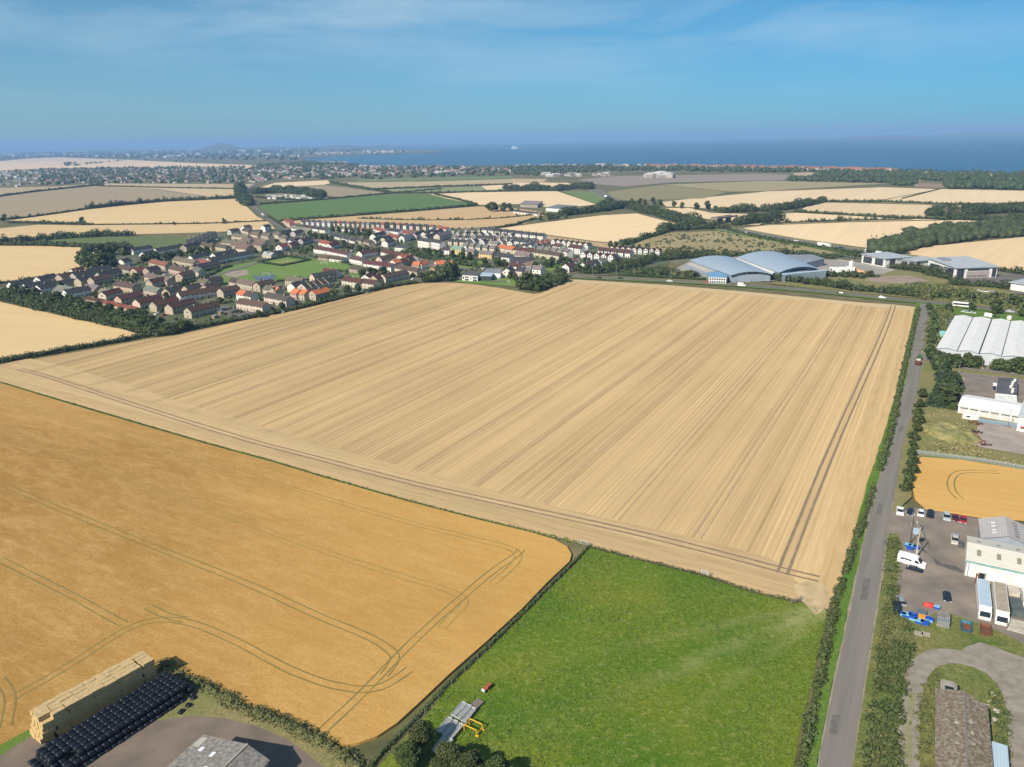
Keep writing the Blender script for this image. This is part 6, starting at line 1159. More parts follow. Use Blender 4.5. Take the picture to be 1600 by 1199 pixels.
# ================================================================ BALES, VEHICLES, POLES, YARD THINGS
m_paint = MO('car_paint', .3, .5, 3., .06); m_tyre = M('tyre', (.02, .02, .02), None, 1, .8); m_hub = M('wheel_hub', (.4, .4, .42), None, 1, .4, .5, .6); m_lamp = M('headlight', (.75, .76, .78), None, 1, .2)
m_carglass = M('car_glass', (.015, .02, .028), None, 1, .12, .6); m_plastic = M('black_plastic', (.03, .03, .032), None, 1, .6)
def bevelmesh(mb, name, mats, w=.06):
    me = mb.mesh(name, mats); bm = bmesh.new(); bm.from_mesh(me); bmesh.ops.remove_doubles(bm, verts=bm.verts, dist=.001)
    bmesh.ops.recalc_face_normals(bm, faces=bm.faces); bmesh.ops.bevel(bm, geom=[e for e in bm.edges if len(e.link_faces) == 2 and e.calc_face_angle(0) > .5], offset=w, segments=2, affect='EDGES', clamp_overlap=True); bm.to_mesh(me); bm.free()
    for p in me.polygons: p.use_smooth = False
    return me
def frustum(x0, x1, y, z0, X0, X1, Y, z1):
    mb = MB(); mb.v = [(x0, -y, z0), (x1, -y, z0), (x1, y, z0), (x0, y, z0), (X0, -Y, z1), (X1, -Y, z1), (X1, Y, z1), (X0, Y, z1)]
    mb.f = [(3, 2, 1, 0), (4, 5, 6, 7), (0, 1, 5, 4), (1, 2, 6, 5), (2, 3, 7, 6), (3, 0, 4, 7)]; mb.m = [0]*6; return mb
CM = {}
def carparts(kind):
    if kind in CM: return CM[kind]
    if kind == 'van': Lc, Wc, b, g, r = 5.8, 2.0, [(-2.9, .35), (2.75, .35), (2.9, .7), (2.8, 1.15), (1.95, 1.35), (1.2, 2.3), (.9, 2.55), (-2.9, 2.55)], None, None
    elif kind == 'suv': Lc, Wc, b, g, r = 4.5, 1.9, [(-2.2, .35), (2.15, .35), (2.25, .6), (2.2, .95), (1.1, 1.08), (-2.2, 1.1), (-2.25, .7)], (-2.1, 1.0, .86, 1.07, -1.8, .25, .68, 1.66), (-1.85, .3, .7, 1.66, -1.7, .15, .62, 1.72)
    elif kind == 'pickup': Lc, Wc, b, g, r = 5.0, 1.9, [(-2.5, .45), (2.35, .45), (2.5, .7), (2.4, 1.05), (1.3, 1.15), (-2.5, 1.15)], (-.9, 1.2, .84, 1.13, -.75, .55, .68, 1.72), (-.8, .6, .7, 1.72, -.7, .45, .62, 1.78)
    else: Lc, Wc, b, g, r = 4.2, 1.78, [(-2.05, .3), (2.0, .3), (2.1, .55), (2.0, .82), (1.05, .95), (-1.9, .95), (-2.1, .6)], (-1.8, 1.0, .8, .93, -1.35, .25, .6, 1.42), (-1.4, .3, .62, 1.42, -1.25, .15, .55, 1.48)
    body = MB().prof(b, -Wc/2, Wc/2); out = {'body': bevelmesh(body, 'body', m_paint, .07), 'W': Wc, 'L': Lc}
    if g: out['cabin'] = frustum(*g).mesh('windows', m_carglass); out['roof'] = bevelmesh(frustum(*r), 'roof_panel', m_paint, .03)
    else:
        mb = MB(); mb.poly([(1.22, -.82, 2.24), (1.92, -.9, 1.42), (1.92, .9, 1.42), (1.22, .82, 2.24)]); mb.v = [(x+.05, y, z+.04) for x, y, z in mb.v]
        for s in (-1, 1): mb.poly([(.7, s*(Wc/2+.01), 1.4), (1.75, s*(Wc/2+.01), 1.4), (1.15, s*(Wc/2+.01), 2.1), (.7, s*(Wc/2+.01), 2.1)])
        out['cabin'] = mb.mesh('windows', m_carglass); out['roof'] = None
    wm = MB().tube((0, -.11, 0), (0, .11, 0), .33, .33, 14); wm.tube((0, -.12, 0), (0, .12, 0), .19, .19, 10, 1); out['wheel'] = wm.mesh('wheel', [m_tyre, m_hub])
    out['lamp'] = MB().box(-.05, -.17, -.08, .06, .17, .1).mesh('headlight', m_lamp); CM[kind] = out; return out
def car(name, label, cat, x, y, head, col, kind='hatch', group=None, s=1.):
    P = carparts(kind); o = thing(name, label, cat, G(x, y)+Vector((0, 0, .02)), R(head), group); o.scale = (s, s, s)
    b = part('body', P['body'], None, o); b.color = (*col, 1); part('windows', P['cabin'], None, o)
    if P['roof']: r = part('roof_panel', P['roof'], None, o); r.color = (*col, 1)
    for sx_ in (-.62, .66):
        for sy_ in (-1, 1): part('wheel', P['wheel'], None, o, (P['L']/2*sx_, sy_*(P['W']/2-.08), .33))
    for sy_ in (-1, 1): part('headlight', P['lamp'], None, o, (P['L']/2-.1, sy_*P['W']*.34, .68 if kind != 'van' else .95))
    return o
BLK = (.012, .013, .016); NVY = (.015, .022, .06); WHT = (.8, .8, .79); SIL = (.42, .46, .48); RED = (.35, .012, .02); DRD = (.12, .01, .02); GRY = (.25, .27, .29); CRM = (.5, .47, .4)
yc = 'cars parked along the small crop field'
for x, y, c, k, l in [(1406, 803, WHT, 'pickup', 'white van parked at the left end of the row below the crop'), (1422, 804, NVY, 'hatch', 'dark blue car second from the left in the row below the crop'), (1438.5, 806, WHT, 'hatch', 'small white car third in the row below the crop'), (1453, 808, BLK, 'suv', 'black estate car fourth in the row below the crop'), (1478.5, 812, SIL, 'suv', 'silver people carrier in the row below the crop'), (1492.5, 813.5, DRD, 'hatch', 'dark red car between the silver and the bright red car'), (1504.5, 816, RED, 'hatch', 'bright red car at the right end of the row')]:
    car('parked_car', l, 'car', x, y, -118+rnd.uniform(-3, 3), c, k, yc)
car('parked_car', 'black car parked against the side of the white van', 'car', 1429, 894, -38, BLK, 'hatch'); car('parked_car', 'dark blue car standing alone in the middle of the yard', 'car', 1479, 937, -115, (.01, .02, .03), 'hatch')
car('parked_car', 'grey car at the left edge of the yard by the scrub', 'car', 1407, 943, 75, GRY, 'hatch'); car('parked_car', 'black four by four behind the grey car at the yard edge', 'car', 1401, 956, -110, BLK, 'suv')
v = car('delivery_van', 'long white high roof van parked at the left of the works yard', 'van', 1424, 884, -38, WHT, 'van', s=1.12)
mb = MB(); 
for a, c_, h in ((-2.2, -1.55, 1.5), (-1.5, -1.2, 1.6), (-1.15, -.8, 1.5), (-.75, -.45, 1.55), (-.4, .0, 1.5)): mb.box(a, -1.03, h, c_, -1.0, h+.45)
part('side_lettering', mb, M('dark_lettering', (.03, .03, .08), None, 1, .5), v)
v = car('pickup_truck', 'old cream and grey pickup parked below the yard entrance', 'pickup', 1491.5, 848, -118, CRM, 'pickup'); part('load_cover', MB().box(-2.4, -.85, 1.16, -1., .85, 1.5), M('tarp_grey', (.3, .33, .37), None, 2, .8), v)
# traffic on the main road
for x, y, hd, c, k, l in [(936, 435.8, 148, BLK, 'hatch', 'leftmost dark car on the main road by the trees'), (970, 436.5, -33, BLK, 'hatch', 'second dark car on the main road left of the trimmed hedge'), (1046.5, 440.5, -33, WHT, 'hatch', 'white car on the main road below the trimmed hedge'), (1104, 442.5, 147, (.5, .06, .03), 'hatch', 'red car on the main road below the glazed depot office'), (1313, 460, 147, NVY, 'hatch', 'blue car on the main road below the green screen'), (1378.5, 466.5, -35, WHT, 'hatch', 'white car on the main road near the lane junction'), (1553, 484.5, 147, BLK, 'hatch', 'dark car on the main road right of the bus'), (1578, 488.5, -35, SIL, 'hatch', 'silver car rightmost on the main road')]:
    car('car', l, 'car', x, y, hd, c, k, 'cars on the main road', s=1.1)
car('van', 'white van on the main road in front of the curved halls', 'van', 1159, 447.5, -33, WHT, 'van', s=1.0)
for x, y, c, k, l in [(1167, 364, WHT, 'hatch', 'leftmost white car on the dual carriageway near the bridge'), (1244, 377.5, WHT, 'suv', 'white car on the dual carriageway left of the lorry'), (1315, 389, (.04, .12, .3), 'suv', 'blue vehicle on the dual carriageway right of the lorry'), (1358, 395, WHT, 'van', 'left one of two white vans on the dual carriageway by the wood'), (1374.5, 398.5, WHT, 'van', 'right one of two white vans on the dual carriageway by the wood'), (947, 308, WHT, 'van', 'white vehicle on the far stretch of the dual carriageway'), (921, 293, BLK, 'van', 'dark vehicle on the farthest stretch of the dual carriageway'), (411, 337, WHT, 'van', 'white vehicle on the village road beside the green field'), (415, 341, BLK, 'suv', 'dark vehicle behind the white one beside the green field')]:
    car('vehicle', l, 'vehicle', x, y, -55 if x > 500 else -60, c, k, s=1.25)
o = thing('lorry', 'long white articulated lorry on the dual carriageway', 'lorry', G(1288, 386.5), R(-62)); part('trailer', MB().box(-8, -1.3, 1.1, 4.5, 1.3, 4.2), m_white, o); part('cab', MB().box(5, -1.25, .6, 7.2, 1.25, 3.7), m_white, o)
for sx_ in (-6.5, -5.2, 5.8): part('wheel', MB().tube((sx_, -1.3, .5), (sx_, 1.3, .5), .5, .5, 12), m_tyre, o)
o = thing('bus', 'white and dark blue single decker bus on the main road', 'bus', G(1505, 480), R(-35)); part('body', bevelmesh(MB().box(-6, -1.3, .4, 6, 1.3, 3.1), 'body', m_white, .15), None, o); part('window_band', MB().box(-5.6, -1.33, 1.35, 5.8, 1.33, 2.4), m_carglass, o); part('windscreen', MB().box(5.9, -1.1, 1.2, 6.04, 1.1, 2.6), m_carglass, o)
for sx_ in (-3.6, 3.8): part('wheel', MB().tube((sx_, -1.31, .5), (sx_, 1.31, .5), .5, .5, 12), m_tyre, o)
# tractor and red trailer in the lane
o = thing('farm_trailer', 'red and pale loaded farm trailer travelling along the lane', 'trailer', G(1434, 571), R(-119.5)); part('body', MB().box(-2.6, -1.2, 1.0, 2.2, 1.2, 2.4), M('dull_red', (.13, .035, .03), (.1, .03, .025), 1, .6), o); part('load', MB().blob((-.9, 0, 2.4), (1.6, 1.1, .6), 3, .15, 0, 2), M('pale_load', (.62, .55, .42), (.5, .44, .33), 2, .9), o)
for sy_ in (-1, 1):
    for sx_ in (-1.2, .4): part('wheel', MB().tube((sx_, sy_*1.15-.2, .55), (sx_, sy_*1.15+.2, .55), .55, .55, 12), m_tyre, o)
o = thing('tractor', 'dark green tractor pulling the red trailer along the lane', 'tractor', G(1436, 563)+Vector((0, 0, 0)), R(60)); part('bonnet', MB().box(.2, -.45, .9, 2.2, .45, 1.6), m_plastic, o); part('cab', frustum(-1.3, .3, .85, 1., -1.15, .15, .75, 2.7), M('green_cab', (.03, .09, .04), None, 1, .5), o)
for sx_, rr_, ww in ((-1., .85, 1.0), (1.7, .5, .85)):
    for sy_ in (-1, 1): part('wheel', MB().tube((sx_, sy_*ww-.22, rr_), (sx_, sy_*ww+.22, rr_), rr_, rr_, 14), m_tyre, o)
# garage court vehicles
car('parked_car', 'white car left of two by the garage doors', 'car', 1565, 655, -115, WHT, 'hatch'); car('parked_car', 'white car right of two by the garage doors', 'car', 1575.5, 657.5, -115, WHT, 'hatch'); car('parked_car', 'white car left of a pair at the car park edge', 'car', 1493, 591.5, -25, WHT, 'hatch'); car('parked_car', 'white car right of a pair at the car park edge', 'car', 1497.5, 594.5, -25, WHT, 'hatch')
o = thing('caravan', 'white touring caravan beside the dry mound', 'caravan', G(1516, 657), R(-32)); part('body', bevelmesh(MB().prof([(-2.8, .5), (2.6, .5), (3.0, 1.2), (2.5, 2.5), (-2.8, 2.5)], -1.1, 1.1), 'body', m_white, .12), None, o); part('window', MB().box(-1.5, -1.13, 1.4, -.3, -1.08, 2.), m_carglass, o); part('wheel', MB().tube((-.3, -1.12, .33), (-.3, 1.12, .33), .33, .33, 12), m_tyre, o)
for k, (x, y, c) in enumerate([(1489, 500, WHT), (1485, 503, WHT), (1483, 508, SIL), (1556.5, 497.5, BLK), (1507, 489, WHT), (1512, 490, WHT), (1519, 490.8, WHT)]):
    car('parked_car', f"{['white car at the left top corner', 'second white car down at the left corner', 'silver car third down at the left corner', 'black car behind the middle ridge', 'leftmost white car behind the back wall', 'middle white car behind the back wall', 'rightmost white car behind the back wall'][k]} of the ribbed warehouse", 'car', x, y, -30, c, 'hatch')

# --- straw bale stack
m_straw = M('straw', (.60, .44, .21), (.42, .29, .13), 4., .95, .1, detail=8, bump=.6, bd=.08); m_straw2 = M('weathered_straw', (.54, .40, .21), (.40, .29, .14), 2.5, .95, .1, detail=8, bump=.6, bd=.08)
def rough_box(x, y, z, seed):
    rr = random.Random(seed); bm = bmesh.new(); bmesh.ops.create_cube(bm, size=1); bmesh.ops.subdivide_edges(bm, edges=bm.edges, cuts=3, use_grid_fill=True)
    for v_ in bm.verts: v_.co = Vector((v_.co.x*x+rr.uniform(-.03, .03), v_.co.y*y+rr.uniform(-.03, .03), v_.co.z*z+rr.uniform(-.025, .025)))
    me = bpy.data.meshes.new('straw_bale'); bm.to_mesh(me); bm.free(); return me
bales = []
for k in range(4):
    me = rough_box(2.36, 1.16, .88, k); me.materials.append(m_straw if k < 2 else m_straw2); bales.append(me)
TOPZ = 5.4; c0 = G(50, 1121, 4.5); c1 = G(222, 1017, TOPZ); c2 = G(250, 1033, TOPZ); A0 = R(52.5); ua = Vector((math.cos(A0), math.sin(A0), 0)); va = Vector((ua.y, -ua.x, 0))
O = c1-ua*0; Lst = (c1-G(52, 1118, TOPZ)).dot(ua); Wst = 4.8; nL = int(round(Lst/2.4))
lay = 6; gl = 'square straw bale in the long stack by the black bales'
for l_ in range(lay):
    ext_ = {0: .9, 1: .8, 2: .4}.get(l_, 0)
    for i in range(nL+(1 if False else 0)):
        for j in range(4):
            outer = l_ == lay-1 or j in (0, 3) or i in (0, nL-1)
            if not outer: continue
            if l_ == lay-1 and i == nL-1 and j == 3: continue
            sh = (ext_ if i == nL-1 else 0)
            p = O-ua*(2.4*i+1.2+sh+(.35 if l_ % 2 and i not in (0, nL-1) else 0))+va*(1.2*j+.6)
            zz = .45+.9*l_+(rnd.uniform(-.02, .12) if l_ == lay-1 else 0)
            o = thing('straw_bale', gl+(', top layer' if l_ == lay-1 else ', below the top layer'), 'straw bale', (p.x+rnd.uniform(-.09, .09), p.y+rnd.uniform(-.09, .09), zz), A0+R(rnd.uniform(-3, 3)), 'top straw bales of the stack' if l_ == lay-1 else 'straw bales of the stack', mesh=bales[rnd.randrange(2, 4) if (l_ == lay-1) else rnd.randrange(0, 2)])
pz = O-ua*(Lst+1.2)+va*2.4; q = np.array([[pz.x+rng.normal()*1.5*ua.x+rng.normal()*2.2*va.x, pz.y+rng.normal()*1.5*ua.y+rng.normal()*2.2*va.y, abs(rng.normal())*.18] for _ in range(700)])
struct('loose_straw', npmesh('loose_straw', quads_at(q, .22, up=1.), m_straw), None, kind='stuff', label='loose straw spilled at the left end of the straw stack', cat='straw')
# --- black wrapped round bales
m_wrap, t, b = newmat('black_wrap'); setp(b, .42, .35); b.inputs['Base Color'].default_value = (.010, .012, .018, 1); n = noisen(t, posnode(t), 6., 4); bumpn(t, b, n.outputs[0], .5, .04); t.links.new(mrange(t, n.outputs[0], .3, .7, .22, .5), b.inputs['Roughness'])
def round_bale(name, r, Lb, mat, seg=16):
    mb = MB(); prof_ = [(-Lb/2, r*.5), (-Lb/2, r*.5), (-Lb/2+.02, r*.8), (-Lb/2+.12, r*.97), (0, r), (Lb/2-.12, r*.97), (Lb/2-.02, r*.8), (Lb/2, r*.5)]
    rings = prof_[1:]; n = seg
    for x, rad in rings:
        for k in range(n): a = 6.2832*k/n; mb.v.append((x, math.cos(a)*rad, math.sin(a)*rad))
    for q in range(len(rings)-1):
        for k in range(n): j = (k+1) % n; mb.f.append((q*n+k, q*n+j, (q+1)*n+j, (q+1)*n+k)); mb.m.append(0)
    mb.f.append(tuple(range(n))); mb.m.append(0); mb.f.append(tuple(range(len(rings)*n-1, (len(rings)-1)*n-1, -1))); mb.m.append(0)
    me = mb.mesh(name, mat)
    for p in me.polygons: p.use_smooth = True
    bm = bmesh.new(); bm.from_mesh(me); bmesh.ops.recalc_face_normals(bm, faces=bm.faces); bm.to_mesh(me); bm.free(); return me
bb_ = round_bale('wrapped_bale', .62, 1.22, m_wrap)
Bt = G(257, 1054, 2.9); AB = R(56.); ub = Vector((math.cos(AB), math.sin(AB), 0)); vb = Vector((ub.y, -ub.x, 0)); NB = 20
for l_ in range(3):
    rows_ = 8-l_
    for j in range(rows_):
        for i in range(NB+(1 if l_ == 0 else 0)):
            if l_ < 2 and not (j >= rows_-2 or i >= NB-2 or i == 0 or j == 0): continue
            if l_ == 2 and i >= NB-3 and j > 3: continue
            if l_ == 1 and i >= NB-1 and j > 4: continue
            p = Bt-ub*(1.27*i)+vb*(1.25*j+.62*l_-1.25)+ub*(1.0*(l_ < 2)*(1 if i == 0 else 0)+1.27*min(0, 0))
            thing('wrapped_bale', 'black plastic wrapped round bale in the dark stack beside the straw', 'wrapped bale', (p.x+rnd.uniform(-.06, .06), p.y+rnd.uniform(-.06, .06), .62+l_*1.08+rnd.uniform(-.03, .03)), AB+R(rnd.uniform(-5, 5)), 'black wrapped bales', mesh=bb_).scale = (rnd.uniform(.93, 1.03), rnd.uniform(.94, 1.05), rnd.uniform(.9, 1.02))
for k, (x, y) in enumerate([(290, 1072), (299, 1082), (284, 1118), (296, 1108), (303, 1096)]): thing('wrapped_bale', f"{['first', 'second', 'third', 'fourth', 'fifth'][k]} loose black bale off the right end of the stack", 'wrapped bale', G(x, y)+Vector((0, 0, .62)), R(rnd.uniform(0, 180)), 'loose black bales', mesh=bb_)
thing('straw_bale', 'single round straw bale lying left of the black bales', 'straw bale', G(79, 1190)+Vector((0, 0, .6)), R(40), mesh=round_bale('straw_bale', .6, 1.2, m_straw))
o = thing('feed_trough', 'open wooden trailer box in the weeds beside the farmyard track', 'trough', G(369, 1120), R(15)); part('frame', MB().box(-1.0, -.5, 0, 1.0, -.42, .7).box(-1.0, .42, 0, 1.0, .5, .7).box(-1.0, -.42, 0, -.92, .42, .7).box(.92, -.42, 0, 1.0, .42, .7).box(-.92, -.42, .1, .92, .42, .15), M('grey_boards', (.42, .36, .29), (.3, .25, .2), 2, .9), o)

# --- racks, frame and machine on the pasture
m_galv = M('galvanised_rack', (.60, .60, .57), (.46, .46, .42), 3., .55, .4, .3)
def rack(x, y, label, Lr=4.0, Wr=1.05):
    o = thing('slatted_rack', label, 'rack', G(x, y), R(62+rnd.uniform(-3, 3)), 'slatted racks on the pasture'); f = MB()
    for s in (-1, 1): f.box(-Lr/2, s*Wr/2-.05, .75, Lr/2, s*Wr/2+.05, .95).box(s*Lr/2-.05, -Wr/2, .75, s*Lr/2+.05, Wr/2, .95)
    for sx_ in (-1, 1):
        for sy_ in (-1, 1): f.box(sx_*(Lr/2-.1)-.05, sy_*(Wr/2-.05)-.05, 0, sx_*(Lr/2-.1)+.05, sy_*(Wr/2-.05)+.05, .75)
    part('frame', f, m_galv, o); s_ = MB()
    for k in range(5): s_.box(-Lr/2, -Wr/2+.12+k*(Wr-.24)/5, .8, Lr/2, -Wr/2+.12+(k+.62)*(Wr-.24)/5, .86)
    part('slats', s_, m_galv, o); part('shade_panel', MB().box(-Lr/2+.05, -Wr/2+.05, .4, Lr/2-.05, Wr/2-.05, .45), M('rack_shadow_panel', (.22, .22, .2), None, 1, .8), o)  # added dark panel below the slats, its colour stands in for shade
for k, (x, y) in enumerate([(717, 1113.5), (724.5, 1117), (732.5, 1122), (695, 1138), (703.5, 1142.5), (712, 1147.5), (688, 1168), (695, 1172)]):
    rack(x, y, ['leftmost rack of the upper three in the pasture', 'middle rack of the upper three in the pasture', 'rightmost rack of the upper three in the pasture', 'leftmost rack of the middle three in the pasture', 'centre rack of the middle three in the pasture', 'rightmost rack of the middle three in the pasture', 'left rack of the lowest pair under the trees', 'right rack of the lowest pair under the trees'][k])
m_wood = M('old_timber', (.25, .2, .17), (.17, .14, .12), 3, .9)
o = thing('pallet_stack', 'small brown timber stack above the slatted racks', 'timber stack', G(745, 1103), R(55)); mb = MB()
for k in range(5): mb.box(-1.3, -.8+k*.33, .1, 1.3, -.52+k*.33, .55)
part('boards', mb, m_wood, o); part('bearer', MB().box(-1.0, -.85, 0, -.8, .85, .1).box(.8, -.85, 0, 1., .85, .1), m_wood, o)
m_yel = M('yellow_paint', (.75, .42, .02), (.62, .34, .02), 2, .5)
o = thing('yellow_frame', 'yellow tubular implement frame standing beside the slatted racks', 'implement', G(740, 1142), R(-33))
for y_ in (-.9, .9):
    mb = MB(); pts = [(-1.5, y_, 0), (-1.5, y_, 1.4), (1.3, y_, 1.4), (1.5, y_, .1)]
    for a, c_ in zip(pts[:-1], pts[1:]): mb.tube(a, c_, .1, .1, 8)
    part('hoop', mb, m_yel, o)
part('cross_bar', MB().tube((-1.5, -.9, 1.0), (-1.5, .9, 1.0), .09).tube((1.3, -.9, .6), (1.3, .9, .6), .09), m_yel, o); part('foot', MB().box(1.2, -1.1, 0, 1.8, -.7, .35).box(1.2, .7, 0, 1.8, 1.1, .35), m_yel, o)
o = thing('red_machine', 'small rusty red garden tractor standing alone on the pasture', 'machine', G(761, 1078), R(50)); part('body', MB().box(-.2, -.4, .35, 1.1, .4, .95).box(-1., -.35, .3, -.2, .35, .6), M('faded_red', (.42, .1, .05), (.3, .08, .04), 2, .7), o); part('front_panel', MB().box(-1.2, -.4, .3, -1., .4, .8), m_white, o)
for sx_, rw in ((-.8, .28), (.7, .42)): part('wheel', MB().tube((sx_, -.55, rw), (sx_, .55, rw), rw, rw, 12), m_tyre, o)
def gate(x0, y0, x1, y1, label, mat, h=1.2):
    a = G(x0, y0); b2 = G(x1, y1); Lg = (b2-a).length; o = thing('field_gate', label, 'gate', at_(a), math.atan2((b2-a).y, (b2-a).x)); mb = MB()
    for k in range(5): mb.tube((0, 0, .2+k*h/5), (Lg, 0, .2+k*h/5), .045, .045, 6)
    part('rails', mb, mat, o)
    for x in (0, Lg): part('post', MB().tube((x, 0, 0), (x, 0, h+.2), .1, .1, 8), m_wood, o)
gate(905, 849, 921, 854, 'grey gate in the hedge where barley, stubble and pasture meet', m_metal); gate(1094, 896, 1109, 901, 'short pale gate in the top edge of the pasture', m_galv); gate(1236, 945, 1251, 938.5, 'weathered gate at the top right corner of the pasture', m_wood)
# post and wire fence between barley and pasture
P = resample(px_poly([(915, 862), (858, 920), (765, 1013), (706, 1070), (664, 1116), (625, 1154), (575, 1199)]), 4.5); o = thing('wire_fence', 'post and wire fence along the left side of the pasture', 'fence', at_(P[0])); mb = MB()
for i, p in enumerate(P):
    q = p-P[0]; part('post', MB().box(q.x-.06, q.y-.06, 0, q.x+.06, q.y+.06, 1.25), m_wood, o)
    if i: 
        for h in (.5, 1.1): mb.tube(tuple((P[i-1]-P[0])+Vector((0, 0, h))), tuple(q+Vector((0, 0, h))), .012, .012, 4)
part('wire', mb, m_metal, o)

# --- works yard clutter
m_bluebin = M('blue_plastic', (.02, .09, .45), (.02, .07, .35), 2, .5); m_cyan = M('pale_blue_plastic', (.20, .48, .68), None, 2, .5); m_orange = M('orange_paint', (.75, .33, .02), (.6, .27, .02), 2, .6); m_redp = M('faded_red_paint', (.62, .06, .04), (.5, .05, .04), 1, .6)
def wbin(x, y, label, mat, lid, s=1.15, h=1.2, group='wheeled bins', rz=-35): 
    o = thing('waste_bin', label, 'bin', G(x, y), R(rz), group); part('body', frustum(-s/2, s/2, s*.42, .1, -s*.56, s*.56, s*.47, h), mat, o); part('lid', MB().box(-s*.6, -s*.5, h, s*.6, s*.5, h+.12), lid, o)
for k, (x, y) in enumerate([(1418, 857), (1424, 859), (1431, 860.5), (1421, 862)]): wbin(x, y, ['left blue bin under the double pole', 'middle blue bin under the double pole', 'right blue bin at the foot of the double pole', 'bright blue bin in front of the pair under the pole'][k], m_bluebin, m_cyan if k in (0, 1) else m_bluebin, 1.3)
for k, (x, y, m_, l) in enumerate([(1415, 967, m_bluebin, 'leftmost blue bin of the clutter at the bottom of the yard'), (1425, 967.5, m_bluebin, 'blue bin second from left in the bottom yard clutter'), (1426, 972, m_cyan, 'small pale blue bin in the bottom yard clutter'), (1435, 977, m_bluebin, 'dark blue bin below the orange box'), (1444, 979.5, m_bluebin, 'lowest blue bin of the bottom yard clutter'), (1451, 974, m_cyan, 'pale cyan bin right of the orange box'), (1463, 955, m_bluebin, 'lone small blue bin above the grey horsebox'), (1410, 966, m_cyan, 'tiny cyan bin at the far left of the clutter'), (1545.5, 903, m_bluebin, 'blue bin at the white wall behind the trailers'), (1551, 904.5, m_cyan, 'left cyan bin at the white wall'), (1557, 906, m_cyan, 'right cyan bin at the white wall'), (1541, 960, m_bluebin, 'blue drum bin in front of the left trailer')]):
    wbin(x, y, l, m_, m_bluebin if k % 3 else m_cyan, 1.4 if k < 6 else 1.0, 1.25)
thing('orange_box', 'orange box among the blue bins at the bottom of the yard', 'box', G(1441, 970), R(-30), mesh=MB().box(-.9, -.6, 0, .9, .6, 1.2).box(-.95, -.65, 1.2, .95, .65, 1.3).mesh('box', m_orange))
thing('grey_crate', 'dark grey covered crate above the orange box', 'crate', G(1438.5, 964), R(-30), mesh=MB().box(-1., -.9, 0, 1., .9, 1.3).box(-1.05, -.95, 1.3, 1.05, .95, 1.42).mesh('crate', M('slate_lid', (.12, .14, .17), None, 1, .6)))
o = thing('red_skip', 'faded red tank lying in the middle of the yard bottom', 'tank', G(1450, 951), R(-20)); part('shell', round_bale('shell', .75, 2.1, m_redp), None, o, (0, 0, .8)); part('cradle', MB().box(-.8, -.6, 0, -.6, .6, .4).box(.6, -.6, 0, .8, .6, .4), m_redp, o)
o = thing('horsebox', 'grey flat roofed trailer body at the bottom of the yard', 'trailer', G(1472, 975), R(-118)); part('body', MB().box(-1.6, -1.25, .3, 2.4, 1.25, 2.1), m_metal, o); part('roof', MB().box(-1.65, -1.3, 2.1, .9, 1.3, 2.2), m_cem, o); part('wheel', MB().tube((0, -1.3, .35), (0, 1.3, .35), .35, .35, 12), m_tyre, o)
def skip(x, y, label, mat, inner, rz): 
    o = thing('skip', label, 'skip', G(x, y), R(rz)); mb = MB(); T_ = .1; L0, L1, W0, h = 1.3, 1.9, .95, 1.5
    for sy_ in (-1, 1): mb.prof([(-L0, .1), (L0, .1), (L1, h), (-L1, h)], sy_*W0-T_/2, sy_*W0+T_/2)
    mb.poly([(-L0, -W0, .1), (-L1, -W0, h), (-L1, W0, h), (-L0, W0, .1)]).poly([(L0, -W0, .1), (L0, W0, .1), (L1, W0, h), (L1, -W0, h)]); part('shell', mb, mat, o); part('contents', MB().box(-1.6, -.9, .1, 1.6, .9, .95), inner, o); part('rim', MB().box(-L1-.05, -W0-.08, h, L1+.05, -W0+.08, h+.1).box(-L1-.05, W0-.08, h, L1+.05, W0+.08, h+.1), mat, o)
skip(1508, 986, 'blue skip with brown rubble between the weeds', M('teal_blue_paint', (.03, .16, .26), (.02, .12, .2), 1.5, .5), m_rust, 62); skip(1539, 991, 'rusty brown skip right of the blue skip', m_rust, M('rust_dark', (.16, .07, .045), None, 2, .9), 62)
for k, (x, y, l) in enumerate([(1434.5, 995, 'left timber crate below the blue bins'), (1446, 996, 'right timber crate below the blue bins')]): thing('timber_crate', l, 'crate', G(x, y), R(-28), 'timber crates', mesh=MB().box(-.8, -.7, 0, .8, .7, .8).box(-.85, -.75, .8, -.3, .75, .9).box(-.2, -.75, .8, .3, .75, .9).box(.4, -.75, .8, .85, .75, .9).mesh('crate', M('pale_timber', (.38, .33, .25), (.3, .26, .2), 3, .9)))
thing('satellite_frame', 'white ring shaped frame left of the timber crates', 'frame', G(1421, 997), R(20), mesh=MB().tube((-.8, -.3, 0), (-.6, .9, .2), .12, .12, 6).tube((-.6, .9, .2), (.6, .9, .2), .12, .12, 6).tube((.6, .9, .2), (.8, -.3, 0), .12, .12, 6).tube((-.8, -.3, .1), (.8, -.3, .1), .12, .12, 6).mesh('frame', m_white))
